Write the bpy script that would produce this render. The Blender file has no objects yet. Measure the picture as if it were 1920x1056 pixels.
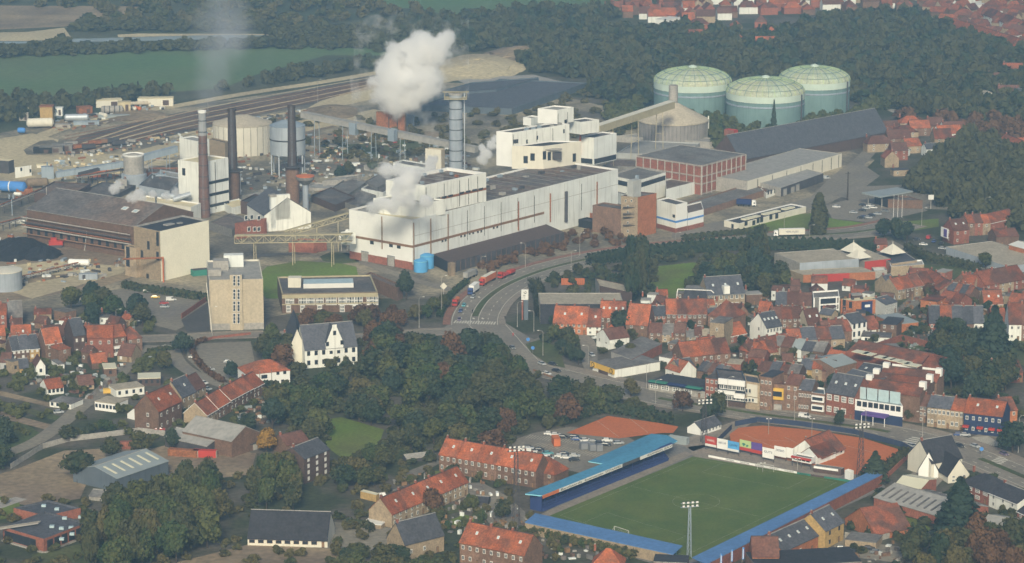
import bpy,math,random
import numpy as np
from mathutils import Vector,Matrix
random.seed(11)
R=math.radians
S=bpy.context.scene
C=S.collection
# ---------------------------------------------------------------- camera, sky, sun, exposure
CH,TILT,FPX=314.0,R(12.9),5460.0
cam=bpy.data.cameras.new('camera')
cam.lens=36*FPX/1920;cam.sensor_width=36;cam.clip_start=5;cam.clip_end=20000
camo=bpy.data.objects.new('camera',cam);C.objects.link(camo)
camo.location=(0,0,CH);camo.rotation_euler=(R(90)-TILT,0,0)
S.camera=camo
SUN_EL,SUN_AZ=R(30),R(182)        # azimuth clockwise from +Y: the light comes from behind the camera, a little left
wd=bpy.data.worlds.new('World');S.world=wd;wd.use_nodes=True
nt=wd.node_tree
sky=nt.nodes.new('ShaderNodeTexSky');sky.sky_type='NISHITA';sky.sun_disc=False
sky.sun_elevation=SUN_EL;sky.sun_rotation=SUN_AZ;sky.dust_density=4;sky.air_density=1.0;sky.ozone_density=1.0
bg=nt.nodes['Background'];bg.inputs['Strength'].default_value=0.062
nt.links.new(sky.outputs[0],bg.inputs['Color'])
sl=bpy.data.lights.new('sun','SUN');sl.energy=2.5;sl.angle=R(12);sl.color=(1,.91,.68)
so=bpy.data.objects.new('sun',sl);C.objects.link(so)
so.rotation_euler=(R(90)-SUN_EL,0,-SUN_AZ+R(180));so.location=(0,600,900)
S.view_settings.view_transform='Standard';S.view_settings.look='None'
S.view_settings.exposure=0.66;S.view_settings.gamma=1
cy=S.cycles
cy.max_bounces=13;cy.diffuse_bounces=2;cy.glossy_bounces=2;cy.transmission_bounces=2
cy.volume_bounces=12;cy.transparent_max_bounces=12;cy.use_denoising=True
cy.volume_step_rate=1.0;cy.volume_max_steps=256
cy.use_adaptive_sampling=True;cy.adaptive_threshold=0.02
# ---------------------------------------------------------------- from a point of the photograph to a place on the site
ct,st=math.cos(TILT),math.sin(TILT)
OX,OY,SC=0.0,0.0,1.0
def tile(r,c):
    global OX,OY,SC
    OX,OY,SC=(0,480,960,1420)[c-1],(0,260,520,776)[r-1],500/1886
def zoom(x0,y0,s):
    global OX,OY,SC
    OX,OY,SC=x0,y0,s
def full():zoom(0,0,1)
def ray(p):
    x,y=OX+p[0]*SC,OY+p[1]*SC
    a,b=(x-960)/FPX,(528-y)/FPX
    return Vector((a,ct+b*st,-st+b*ct))
def W(p,z=0.0):
    d=ray(p);t=(z-CH)/d.z
    return Vector((d.x*t,d.y*t,z))
def zat(top,base,zb=0.0):
    """height of point `top` standing straight over the place whose foot is seen at `base`"""
    if not isinstance(base,tuple):base=(top[0],base)
    g=W(base,zb);d=ray(top);return CH+d.z*(g.y/d.y)
def pxm(p):return FPX/(W(p)-Vector((0,0,CH))).length      # photo pixels per metre there
# ---------------------------------------------------------------- materials
M={}
def mat(name,col,var=.18,scale=.25,rough=.85,metal=0.0,alt=None,alt_amt=.5,alt_scale=.06,streak=0,per_obj=0,spec=.3,fine=None):
    m=bpy.data.materials.new(name);m.use_nodes=True;n=m.node_tree;b=n.nodes['Principled BSDF']
    b.inputs['Roughness'].default_value=rough;b.inputs['Metallic'].default_value=metal
    b.inputs['Specular IOR Level'].default_value=spec
    geo=n.nodes.new('ShaderNodeNewGeometry')
    def noise(sc,det=3,stretch=None):
        t=n.nodes.new('ShaderNodeTexNoise');t.inputs['Scale'].default_value=sc;t.inputs['Detail'].default_value=det
        src=geo.outputs['Position']
        if stretch:
            v=n.nodes.new('ShaderNodeVectorMath');v.operation='MULTIPLY';v.inputs[1].default_value=stretch
            n.links.new(src,v.inputs[0]);src=v.outputs[0]
        n.links.new(src,t.inputs['Vector']);return t.outputs['Fac']
    def mix(f,a,c2,kind='MIX'):
        x=n.nodes.new('ShaderNodeMix');x.data_type='RGBA';x.blend_type=kind;x.clamp_result=False
        for s,v in ((x.inputs['Factor'],f),(x.inputs['A'],a),(x.inputs['B'],c2)):
            if hasattr(v,'links'):n.links.new(v,s)
            else:s.default_value=v
        return x.outputs['Result']
    def ramp(f,lo,hi,a=0.0,c2=1.0):
        x=n.nodes.new('ShaderNodeMapRange');n.links.new(f,x.inputs[0])
        for k,v in zip((1,2,3,4),(lo,hi,a,c2)):x.inputs[k].default_value=v
        return x.outputs[0]
    rgb=lambda c:(*c,1)
    out=rgb(col)
    if alt:out=mix(ramp(noise(alt_scale,4),.5-.22*(1.1-alt_amt),.5+.25*(1.1-alt_amt)),out,rgb(alt))
    g=noise(scale,5)
    v=n.nodes.new('ShaderNodeCombineColor');w=ramp(g,.25,.75,1-var,1+var)
    for k in range(3):n.links.new(w,v.inputs[k])
    out=mix(1.0,out,v.outputs[0],'MULTIPLY')
    if fine:
        g2=noise(fine,2);v2=n.nodes.new('ShaderNodeCombineColor');w2=ramp(g2,.3,.7,1-var*1.2,1+var*1.2)
        for k in range(3):n.links.new(w2,v2.inputs[k])
        out=mix(1.0,out,v2.outputs[0],'MULTIPLY')
    if streak:
        g3=noise(1.0,4,(.9,.9,.06));out=mix(ramp(g3,.52,.78,0,streak),out,rgb(tuple(c*.35 for c in col)))
    if per_obj:
        oi=n.nodes.new('ShaderNodeObjectInfo');v3=n.nodes.new('ShaderNodeCombineColor')
        w3=ramp(oi.outputs['Random'],0,1,1-per_obj,1+per_obj)
        for k in range(3):n.links.new(w3,v3.inputs[k])
        out=mix(1.0,out,v3.outputs[0],'MULTIPLY')
    n.links.new(out,b.inputs['Base Color'])
    M[name]=m;return m
mat('white',(.80,.81,.76),.09,.15,streak=.5)
mat('white_dirty',(.74,.77,.75),.12,.12,streak=.5)
mat('white_clean',(.83,.83,.80),.05)
mat('render_grey',(.42,.43,.42),.15,streak=.35)
mat('render_blue_grey',(.33,.37,.42),.15,streak=.3)
mat('cream',(.70,.67,.57),.08,.2,streak=.2)
mat('cream_wall',(.84,.80,.66),.05,.2,fine=1.5)
mat('cream_roof',(.68,.60,.40),.12,.3)
mat('beige',(.48,.41,.30),.1,.2,fine=1.2,streak=.25)
mat('brick_tan',(.36,.28,.19),.18,.5,fine=1.5,per_obj=.15)
mat('brick_red',(.27,.10,.065),.2,.4,fine=1.5,per_obj=.2)
mat('brick_brown',(.19,.115,.08),.22,.4,fine=1.5,per_obj=.25,streak=.3)
mat('brick_orange',(.40,.15,.065),.2,.4,fine=1.5,per_obj=.12)
mat('brick_dark',(.10,.065,.055),.2,.4,fine=1.5)
mat('brick_yellow',(.44,.30,.12),.15,.4,fine=1.5)
mat('tile_red',(.23,.075,.042),.28,.35,fine=1.6,alt=(.12,.06,.045),alt_scale=.2,alt_amt=.8,per_obj=.28,streak=.3)
mat('tile_orange',(.37,.105,.045),.24,.4,fine=1.6,alt=(.22,.085,.05),alt_scale=.22,alt_amt=.6,per_obj=.25,streak=.3)
mat('tile_brown',(.13,.058,.042),.25,.35,fine=1.3,alt=(.15,.08,.06),per_obj=.2)
mat('slate',(.085,.088,.105),.25,.4,fine=1.2,per_obj=.25)
mat('slate_dark',(.045,.045,.055),.25,.4,fine=1.2,per_obj=.2)
mat('roof_grey',(.20,.195,.19),.25,.12,fine=.8,alt=(.15,.13,.12),alt_scale=.08)
mat('roof_bitumen',(.10,.095,.10),.3,.12,fine=.7,alt=(.15,.13,.12),alt_scale=.07)
mat('roof_brown',(.20,.15,.12),.3,.12,fine=.7,alt=(.13,.10,.09))
mat('roof_rust',(.135,.125,.125),.3,.12,fine=.6,alt=(.19,.13,.10),alt_scale=.035,alt_amt=.5)
mat('roof_gravel',(.40,.35,.27),.15,.2,fine=.8)
mat('roof_fibre',(.34,.33,.31),.12,.2,fine=.5,streak=.2)
mat('roof_metal',(.29,.33,.34),.1,.2,rough=.5)
mat('sheet_blue_grey',(.11,.135,.165),.2,.15,streak=.5,rough=.6)
mat('steel',(.30,.36,.42),.15,.15,streak=.5,rough=.5)
mat('silver',(.5,.55,.6),.1,.2,rough=.4,metal=.3,streak=.3)
mat('dark_steel',(.07,.065,.07),.3,.4)
mat('rust',(.28,.11,.05),.3,.5,fine=1.5)
mat('pipe_brown',(.25,.14,.08),.25,.5)
mat('truss_beige',(.42,.37,.24),.15,.4)
mat('concrete',(.36,.34,.31),.15,.2,fine=1.0,streak=.2)
mat('concrete_dark',(.2,.19,.18),.2,.2,fine=1.0)
mat('window_frame',(.70,.70,.67),.05)
mat('glass',(.03,.035,.045),.3,.8,rough=.15,spec=.5)
mat('glass_pale',(.45,.58,.62),.1,.8,rough=.25,spec=.5)
mat('skylight_cream',(.72,.69,.52),.05,rough=.4)
mat('blue_roof',(.07,.24,.40),.1,.1,fine=.8,rough=.6)
mat('blue_roof_dark',(.10,.215,.45),.1,.1,fine=.8,rough=.6)
mat('blue_wall',(.028,.05,.17),.2,.3)
mat('blue_paint',(.08,.25,.62),.1)
mat('blue_bright',(.10,.36,.68),.1)
mat('blue_light',(.25,.60,.72),.1)
mat('dark_blue',(.02,.035,.12),.15)
mat('navy',(.025,.04,.10),.15)
mat('green_paint',(.04,.20,.15),.15)
mat('green_light',(.45,.56,.25),.1)
mat('orange_paint',(.55,.16,.06),.15)
mat('red_paint',(.45,.05,.035),.15)
mat('yellow_paint',(.66,.42,.08),.12)
mat('purple',(.12,.07,.28),.15)
mat('black',(.02,.02,.022),.1)
mat('tyre',(.025,.025,.025),.1)
mat('grey_paint',(.22,.23,.25),.1)
mat('tank_roof',(.42,.50,.40),.16,.25,fine=.9,alt=(.50,.50,.36),alt_scale=.05)
mat('tank_band',(.55,.66,.58),.08,.2)
mat('tank_wall',(.17,.27,.27),.15,.12,streak=.4)
mat('silo_roof',(.50,.44,.34),.12,.2,fine=.8)
mat('silo_wall',(.30,.28,.27),.15,.2,streak=.5)
mat('chimney_brick',(.17,.095,.075),.2,.3,fine=1.5,streak=.3)
mat('chimney_dark',(.075,.055,.05),.2,.3,fine=1.5,streak=.3)
mat('chimney_grey',(.36,.37,.38),.15,.3,streak=.4)
mat('wood',(.25,.15,.08),.2)
mat('crowd_paint',(.6,.6,.55),.1)
# ground
mat('asphalt',(.21,.19,.165),.14,.05,fine=.6,alt=(.25,.22,.18),alt_scale=.02)
mat('asphalt_pale',(.27,.24,.19),.14,.06,fine=.5,alt=(.19,.17,.15),alt_scale=.03)
mat('asphalt_dark',(.085,.08,.08),.2,.06,fine=.6)
mat('pavement',(.27,.23,.19),.15,.2,fine=.9)
mat('pavement_red',(.26,.13,.09),.18,.2,fine=.9)
mat('road_paint',(.62,.60,.52),.15,.8)
mat('sand',(.60,.51,.32),.18,.03,fine=.4,alt=(.42,.35,.23),alt_scale=.015)
mat('sand_dark',(.34,.26,.165),.2,.03,fine=.4,alt=(.20,.15,.11),alt_scale=.02)
mat('ballast',(.10,.085,.075),.3,.05,fine=.5,alt=(.17,.14,.11),alt_scale=.03)
mat('yard',(.17,.15,.12),.3,.05,fine=.5,alt=(.34,.29,.20),alt_scale=.025,alt_amt=.7)
mat('town_ground',(.12,.105,.085),.25,.07,fine=.5,alt=(.05,.06,.028),alt_scale=.03,alt_amt=.8)
mat('scrub',(.05,.065,.03),.35,.04,fine=.5,alt=(.10,.095,.055),alt_scale=.01)
mat('field_green',(.095,.175,.065),.12,.02,fine=.2,alt=(.12,.16,.07),alt_scale=.008)
mat('lawn',(.14,.22,.025),.18,.05,fine=.7,alt=(.13,.145,.035),alt_scale=.03)
mat('grass',(.07,.095,.03),.25,.06,fine=.7,alt=(.10,.10,.04),alt_scale=.04)
mat('pitch_grass',(.085,.13,.022),.12,.12,fine=.9,alt=(.11,.145,.028),alt_scale=.05,alt_amt=.8)
mat('clay',(.52,.15,.05),.08,.1,fine=.8)
mat('coal',(.022,.022,.026),.3,.3,fine=1)
mat('water',(.35,.40,.40),.05,rough=.2)
mat('bark',(.06,.045,.035),.2,1.0)
def leafmat(name,c1,c2,c3,spread=.35):
    m=bpy.data.materials.new(name);m.use_nodes=True;n=m.node_tree;b=n.nodes['Principled BSDF']
    b.inputs['Roughness'].default_value=.75;b.inputs['Specular IOR Level'].default_value=.15
    at=n.nodes.new('ShaderNodeAttribute');at.attribute_name='tint'
    oi=n.nodes.new('ShaderNodeObjectInfo')
    ad=n.nodes.new('ShaderNodeMath');ad.operation='MULTIPLY_ADD';ad.inputs[1].default_value=.55
    n.links.new(oi.outputs['Random'],ad.inputs[0]);n.links.new(at.outputs['Fac'],ad.inputs[2])
    cr=n.nodes.new('ShaderNodeValToRGB');e=cr.color_ramp.elements
    e[0].position=.15;e[0].color=(*c1,1);e[1].position=1.25*.8;e[1].color=(*c3,1)
    k=e.new(.6);k.color=(*c2,1)
    n.links.new(ad.outputs[0],cr.inputs[0])
    n.links.new(cr.outputs[0],b.inputs['Base Color'])
    M[name]=m
leafmat('leaf_dark',(.018,.034,.022),(.034,.052,.026),(.070,.070,.030))
leafmat('leaf_green',(.025,.047,.020),(.044,.070,.024),(.088,.094,.032))
leafmat('leaf_olive',(.038,.051,.020),(.060,.070,.025),(.105,.09,.036))
leafmat('leaf_red',(.065,.040,.026),(.090,.050,.030),(.13,.07,.035))
leafmat('leaf_orange',(.22,.13,.03),(.30,.17,.035),(.40,.24,.05))
leafmat('leaf_blue',(.020,.038,.030),(.030,.050,.034),(.045,.062,.036))
# ---------------------------------------------------------------- object helpers
ORD=('first second third fourth fifth sixth seventh eighth ninth tenth eleventh twelfth thirteenth fourteenth fifteenth sixteenth '
       'seventeenth eighteenth nineteenth twentieth').split()
def ordn(i):return ORD[i] if i<20 else ['twenty','thirty','forty','fifty'][(i+1)//10-2]+'-'+ORD[(i+1) % 10-1] if (i+1) % 10 else ['twentieth','thirtieth','fortieth','fiftieth'][(i+1)//10-2]
def tag(o,label=None,cat=None,group=None,kind=None):
    if label:o['label']=label
    if cat:o['category']=cat
    if group:o['group']=group
    if kind:o['kind']=kind
    return o
def thing(name,label,cat,loc=(0,0,0),rz=0,group=None):
    o=bpy.data.objects.new(name,None);C.objects.link(o);o.empty_display_size=.5
    o.location=loc;o.rotation_euler=(0,0,rz)
    o['_m']=0;del o['_m']
    return tag(o,label,cat,group)
class MB:
    def __init__(s):s.v=[];s.f=[];s.m=[];s.mats=[]
    def mi(s,m):
        if m not in s.mats:s.mats.append(m)
        return s.mats.index(m)
    def face(s,pts,m):
        i=len(s.v);s.v+=[tuple(p) for p in pts];s.f.append(tuple(range(i,i+len(pts))));s.m.append(s.mi(m));return s
    def prism(s,poly,z0,z1,m,top=None,bottom=True):
        k=len(poly);area=sum(poly[i][0]*poly[(i+1) % k][1]-poly[(i+1) % k][0]*poly[i][1] for i in range(k))
        if area<0:poly=poly[::-1]
        i=len(s.v);s.v+=[(p[0],p[1],z0) for p in poly]+[(p[0],p[1],z1) for p in poly]
        for a in range(k):
            b=(a+1) % k;s.f.append((i+a,i+b,i+k+b,i+k+a));s.m.append(s.mi(m))
        s.f.append(tuple(i+k+a for a in range(k)));s.m.append(s.mi(top or m))
        if bottom:s.f.append(tuple(i+a for a in range(k))[::-1]);s.m.append(s.mi(m))
        return s
    def box(s,c,d,m,rz=0):
        x,y=d[0]/2,d[1]/2;cr,sr=math.cos(rz),math.sin(rz)
        return s.prism([(c[0]+a*cr-b*sr,c[1]+a*sr+b*cr) for a,b in ((-x,-y),(x,-y),(x,y),(-x,y))],c[2]-d[2]/2,c[2]+d[2]/2,m)
    def beam(s,p0,p1,w,h,m):
        p0,p1=Vector(p0),Vector(p1);d=(p1-p0).normalized()
        up=Vector((0,0,1)) if abs(d.z)<.95 else Vector((0,1,0))
        a=d.cross(up).normalized()*w/2;b=a.cross(d).normalized()*h/2
        i=len(s.v)
        for p in (p0,p1):s.v+=[tuple(p+q) for q in (-a-b,a-b,a+b,-a+b)]
        for q in ((0,1,5,4),(1,2,6,5),(2,3,7,6),(3,0,4,7),(0,3,2,1),(4,5,6,7)):
            s.f.append(tuple(i+k for k in q));s.m.append(s.mi(m))
        return s
    def rings(s,prof,m,n=24,c=(0,0),cap=True):
        """lathe about z: prof = [(r, z)...] bottom to top; m may be a list per band"""
        i=len(s.v)
        for r,z in prof:
            for k in range(n):
                a=2*math.pi*k/n;s.v.append((c[0]+r*math.cos(a),c[1]+r*math.sin(a),z))
        for j in range(len(prof)-1):
            mm=m[j] if isinstance(m,(list,tuple)) else m
            for k in range(n):
                k2=(k+1) % n;s.f.append((i+j*n+k,i+j*n+k2,i+(j+1)*n+k2,i+(j+1)*n+k));s.m.append(s.mi(mm))
        if cap:
            s.f.append(tuple(i+(len(prof)-1)*n+k for k in range(n)));s.m.append(s.mi(m[-1] if isinstance(m,(list,tuple)) else m))
        return s
    def tube(s,p0,p1,r,m,n=10,r1=None):
        p0,p1=Vector(p0),Vector(p1);d=(p1-p0).normalized()
        up=Vector((0,0,1)) if abs(d.z)<.95 else Vector((1,0,0))
        a=d.cross(up).normalized();b=a.cross(d).normalized();i=len(s.v)
        for p,rr in ((p0,r),(p1,r if r1 is None else r1)):
            s.v+=[tuple(p+(a*math.cos(2*math.pi*k/n)+b*math.sin(2*math.pi*k/n))*rr) for k in range(n)]
        for k in range(n):
            k2=(k+1) % n;s.f.append((i+k,i+k2,i+n+k2,i+n+k));s.m.append(s.mi(m))
        s.f.append(tuple(i+k for k in range(n))[::-1]);s.m.append(s.mi(m));s.f.append(tuple(i+n+k for k in range(n)));s.m.append(s.mi(m))
        return s
    def mesh(s,name):
        me=bpy.data.meshes.new(name);me.from_pydata(s.v,[],s.f)
        for m in s.mats:me.materials.append(M[m])
        me.polygons.foreach_set('material_index',s.m);me.update();return me
    def build(s,name,parent=None,label=None,cat=None,group=None,kind=None):
        o=bpy.data.objects.new(name,s.mesh(name));C.objects.link(o)
        if parent is not None:o.parent=parent
        return tag(o,label,cat,group,kind)
def copy_tree(o,parent=None):
    c=o.copy();C.objects.link(c);c.parent=parent
    for ch in list(o.children):copy_tree(ch,c)
    return c
# ---------------------------------------------------------------- ground sheets and strips
ZL=[0.0]
def ground(name,pts,m,z,label=None,kind='structure'):
    b=MB();b.face([W(p,z) for p in pts],m);o=b.build(name);me=o.data
    if me.polygons[0].normal.z<0:me.flip_normals()
    return tag(o,label,None,None,kind)
def smooth(P,k=6):
    out=[]
    for i in range(len(P)-1):
        a,b,c,d=P[max(i-1,0)],P[i],P[i+1],P[min(i+2,len(P)-1)]
        for j in range(k):
            t=j/k;out.append(.5*((2*b)+(c-a)*t+(2*a-5*b+4*c-d)*t*t+(-a+3*b-3*c+d)*t**3))
    out.append(P[-1]);return out
def path(pts,k=6):return smooth([W(p,0) for p in pts],k) if len(pts)>2 else [W(p,0) for p in pts]
def offs(P,d):
    out=[]
    for i,p in enumerate(P):
        t=(P[min(i+1,len(P)-1)]-P[max(i-1,0)]);t.z=0;t.normalize()
        out.append(p+Vector((-t.y,t.x,0))*d)
    return out
def strip_mb(b,P,d0,d1,z,m,thick=0):
    A,B=offs(P,d0),offs(P,d1)
    for i in range(len(P)-1):
        q=[A[i],A[i+1],B[i+1],B[i]]
        q=[(p.x,p.y,z) for p in q]
        n=(Vector(q[1])-Vector(q[0])).cross(Vector(q[2])-Vector(q[0]))
        if n.z<0:q=q[::-1]
        b.face(q,m)
        if thick:
            for E in (A,B):
                b.face([(E[i].x,E[i].y,z),(E[i+1].x,E[i+1].y,z),(E[i+1].x,E[i+1].y,z-thick),(E[i].x,E[i].y,z-thick)],m)
ROADS=[]
def strip(name,P,d0,d1,z,m,thick=0,kind='structure'):
    ROADS.append((resample(offs(P,(d0+d1)/2),3.0),abs(d1-d0)/2))
    b=MB();strip_mb(b,P,d0,d1,z,m,thick);return b.build(name,kind=kind)
def resample(P,step):
    out=[P[0].copy()];acc=0
    for i in range(len(P)-1):
        a,b=P[i],P[i+1];L=(b-a).length;t=step-acc
        while t<=L:out.append(a+(b-a)*(t/L));t+=step
        acc=(acc+L) % step if L else acc
    return out
def dashes(b,P,d,z,on=3,off=6,w=.15,m='road_paint'):
    Q=resample(offs(P,d),on+off)
    for i in range(len(Q)-1):
        t=(Q[i+1]-Q[i]).normalized();n=Vector((-t.y,t.x,0))*w;e=Q[i]+t*on
        b.face([(p.x,p.y,z) for p in (Q[i]-n,e-n,e+n,Q[i]+n)],m)
# ---------------------------------------------------------------- windows and doors: shared unit meshes facing -Y
def unit(name,frame,glass,nx=2,ny=1,t=.10):
    b=MB();b.box((0,-.03,.5),(1,.14,1),frame)
    cw=(1-t)/nx;chh=(1-t)/ny
    for i in range(nx):
        for j in range(ny):
            x0,z0=-.5+t/2+i*cw+t*.35,t/2+j*chh+t*.35;x1,z1=x0+cw-t*.7,z0+chh-t*.7
            b.face([(x0,-.115,z0),(x1,-.115,z0),(x1,-.115,z1),(x0,-.115,z1)],glass)
    return b.mesh(name)
UN={'w':unit('window','window_frame','glass',2,1,.16),'w1':unit('window','window_frame','glass',1,1,.16),
      'd':unit('window','dark_steel','glass',1,1,.05),'b':unit('window','brick_brown','glass',1,1,.08),
      'p':unit('window','window_frame','window_frame',1,1,.1),'w6':unit('window','window_frame','glass',3,2,.16),
      'g':unit('window','window_frame','glass_pale',1,1,.1),'sky':unit('skylight','window_frame','glass_pale',1,1,.2),
      'door':unit('door','brick_dark','wood',1,1,.12),'doorw':unit('door','window_frame','window_frame',1,1,.1),
      'gar':unit('garage_door','grey_paint','concrete',1,1,.08),'doorg':unit('door','window_frame','concrete_dark',1,1,.12)}
def put(kind,parent,loc,rz,w,h,name=None,tilt=0):
    o=bpy.data.objects.new(name or UN[kind].name.split('.')[0],UN[kind]);C.objects.link(o);o.parent=parent
    o.location=loc;o.rotation_euler=(tilt,0,rz);o.scale=(w,1,h);return o
FOOT=[];HI={}
def foot(*pts):FOOT.append(([(p[0],p[1]) for p in pts],min(p[0] for p in pts),max(p[0] for p in pts),min(p[1] for p in pts),max(p[1] for p in pts)))
# ---------------------------------------------------------------- flat-roofed block given by the picture positions of its roof corners
class Blk:pass
def block(name,label,cat,F,L,Rr,base=None,h=None,zb=0,wall='white',wallL=None,roof='roof_bitumen',par=.7,rim=None,group=None,parent=None,rimw=.35,root=None,partnames=('wall','roof')):
    z=h+zb if h is not None else zat(F,base,zb)
    f,l,r=W(F,z),W(L,z),W(Rr,z)
    B=Blk();B.z,B.zb=z,zb
    if root is None:root=thing(name,label,cat,(f.x,f.y,zb),0,group)
    foot(f,r,r+(l-f),l)
    B.root=root;B.o=Vector(root.location);B.f=Vector((f.x,f.y,zb));B.a=r-f;B.b=l-f
    a,c=B.a,B.b;f0=B.f-B.o;H=z-zb;b0=f0.z
    P=[f0,f0+a,f0+a+c,f0+c]
    wb=MB();wl=wallL or wall
    for i,mm in enumerate((wall,wall,wl,wl)):
        p,q=P[i],P[(i+1) % 4]
        if i==2:mm=wall
        wb.face([(p.x,p.y,b0),(q.x,q.y,b0),(q.x,q.y,b0+H),(p.x,p.y,b0+H)],mm)
    ua,uc=a.normalized()*rimw,c.normalized()*rimw
    I=[P[0]+ua+uc,P[1]-ua+uc,P[2]-ua-uc,P[3]+ua-uc]
    for i in range(4):
        p,q,pi,qi=P[i],P[(i+1) % 4],I[i],I[(i+1) % 4]
        wb.face([(p.x,p.y,b0+H),(q.x,q.y,b0+H),(qi.x,qi.y,b0+H),(pi.x,pi.y,b0+H)],rim or wall)
        wb.face([(pi.x,pi.y,b0+H),(qi.x,qi.y,b0+H),(qi.x,qi.y,b0+H-par),(pi.x,pi.y,b0+H-par)],rim or wall)
    B.wall=wb.build(partnames[0],root)
    rb=MB();rb.face([(p.x,p.y,b0+H-par+.02) for p in I],roof);B.roof=rb.build(partnames[1],root)
    return B
def facepos(B,side,p):
    """picture point -> (world position, along 0..1) on the block's right ('R') or left ('L') wall"""
    d=ray(p);v=B.a if side=='R' else B.b
    n=Vector((v.y,-v.x,0)).normalized()
    t=(B.f-Vector((0,0,CH))).dot(n)/d.dot(n);q=Vector((0,0,CH))+d*t
    return q,(q-B.f).dot(v)/v.length_squared
def facerot(B,side):
    v=B.a if side=='R' else-B.b
    return math.atan2(v.y,v.x)
def wins(B,side,pts,w,h,kind='w',name=None,parent=None):
    rz=facerot(B,side)
    for p in pts:
        q,s=facepos(B,side,p)
        put(kind,parent or B.root,(q.x-B.o.x,q.y-B.o.y,q.z-h/2-B.o.z),rz,w,h,name)
def grid(B,side,n,zs,w,h,kind='w',s0=.06,s1=.94,name=None,skip=()):
    v=B.a if side=='R' else B.b;rz=facerot(B,side);base=B.f-B.o
    for i in range(n):
        s=s0+(s1-s0)*(i+.5)/n
        for j,z in enumerate(zs):
            if (i,j) in skip:continue
            p=base+v*s;put(kind,B.root,(p.x,p.y,base.z+z),rz,w,h,name)
def nrm(B,side):
    v=B.a if side=='R' else-B.b;v=v.normalized();return Vector((v.y,-v.x,0))
def band(B,side,z0,z1,m,name='band',s0=0,s1=1,proud=.12):
    v=B.a if side=='R' else B.b;n=nrm(B,side);base=B.f-B.o
    p,q=base+v*s0,base+v*s1;b=MB()
    b.prism([(p.x,p.y),(q.x,q.y),(q.x+n.x*proud,q.y+n.y*proud),(p.x+n.x*proud,p.y+n.y*proud)],base.z+z0,base.z+z1,m)
    return b.build(name,B.root)
def onroof(B,name,s,t,dims,m,label=None):
    """box standing on the roof at fractions s (along right wall), t (along left wall)"""
    p=B.f-B.o+B.a*s+B.b*t;b=MB();H=B.z-B.zb-.65+(B.f-B.o).z
    b.box((p.x,p.y,H+dims[2]/2),dims,m,facerot(B,'R'));return b.build(name,B.root,label)
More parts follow.
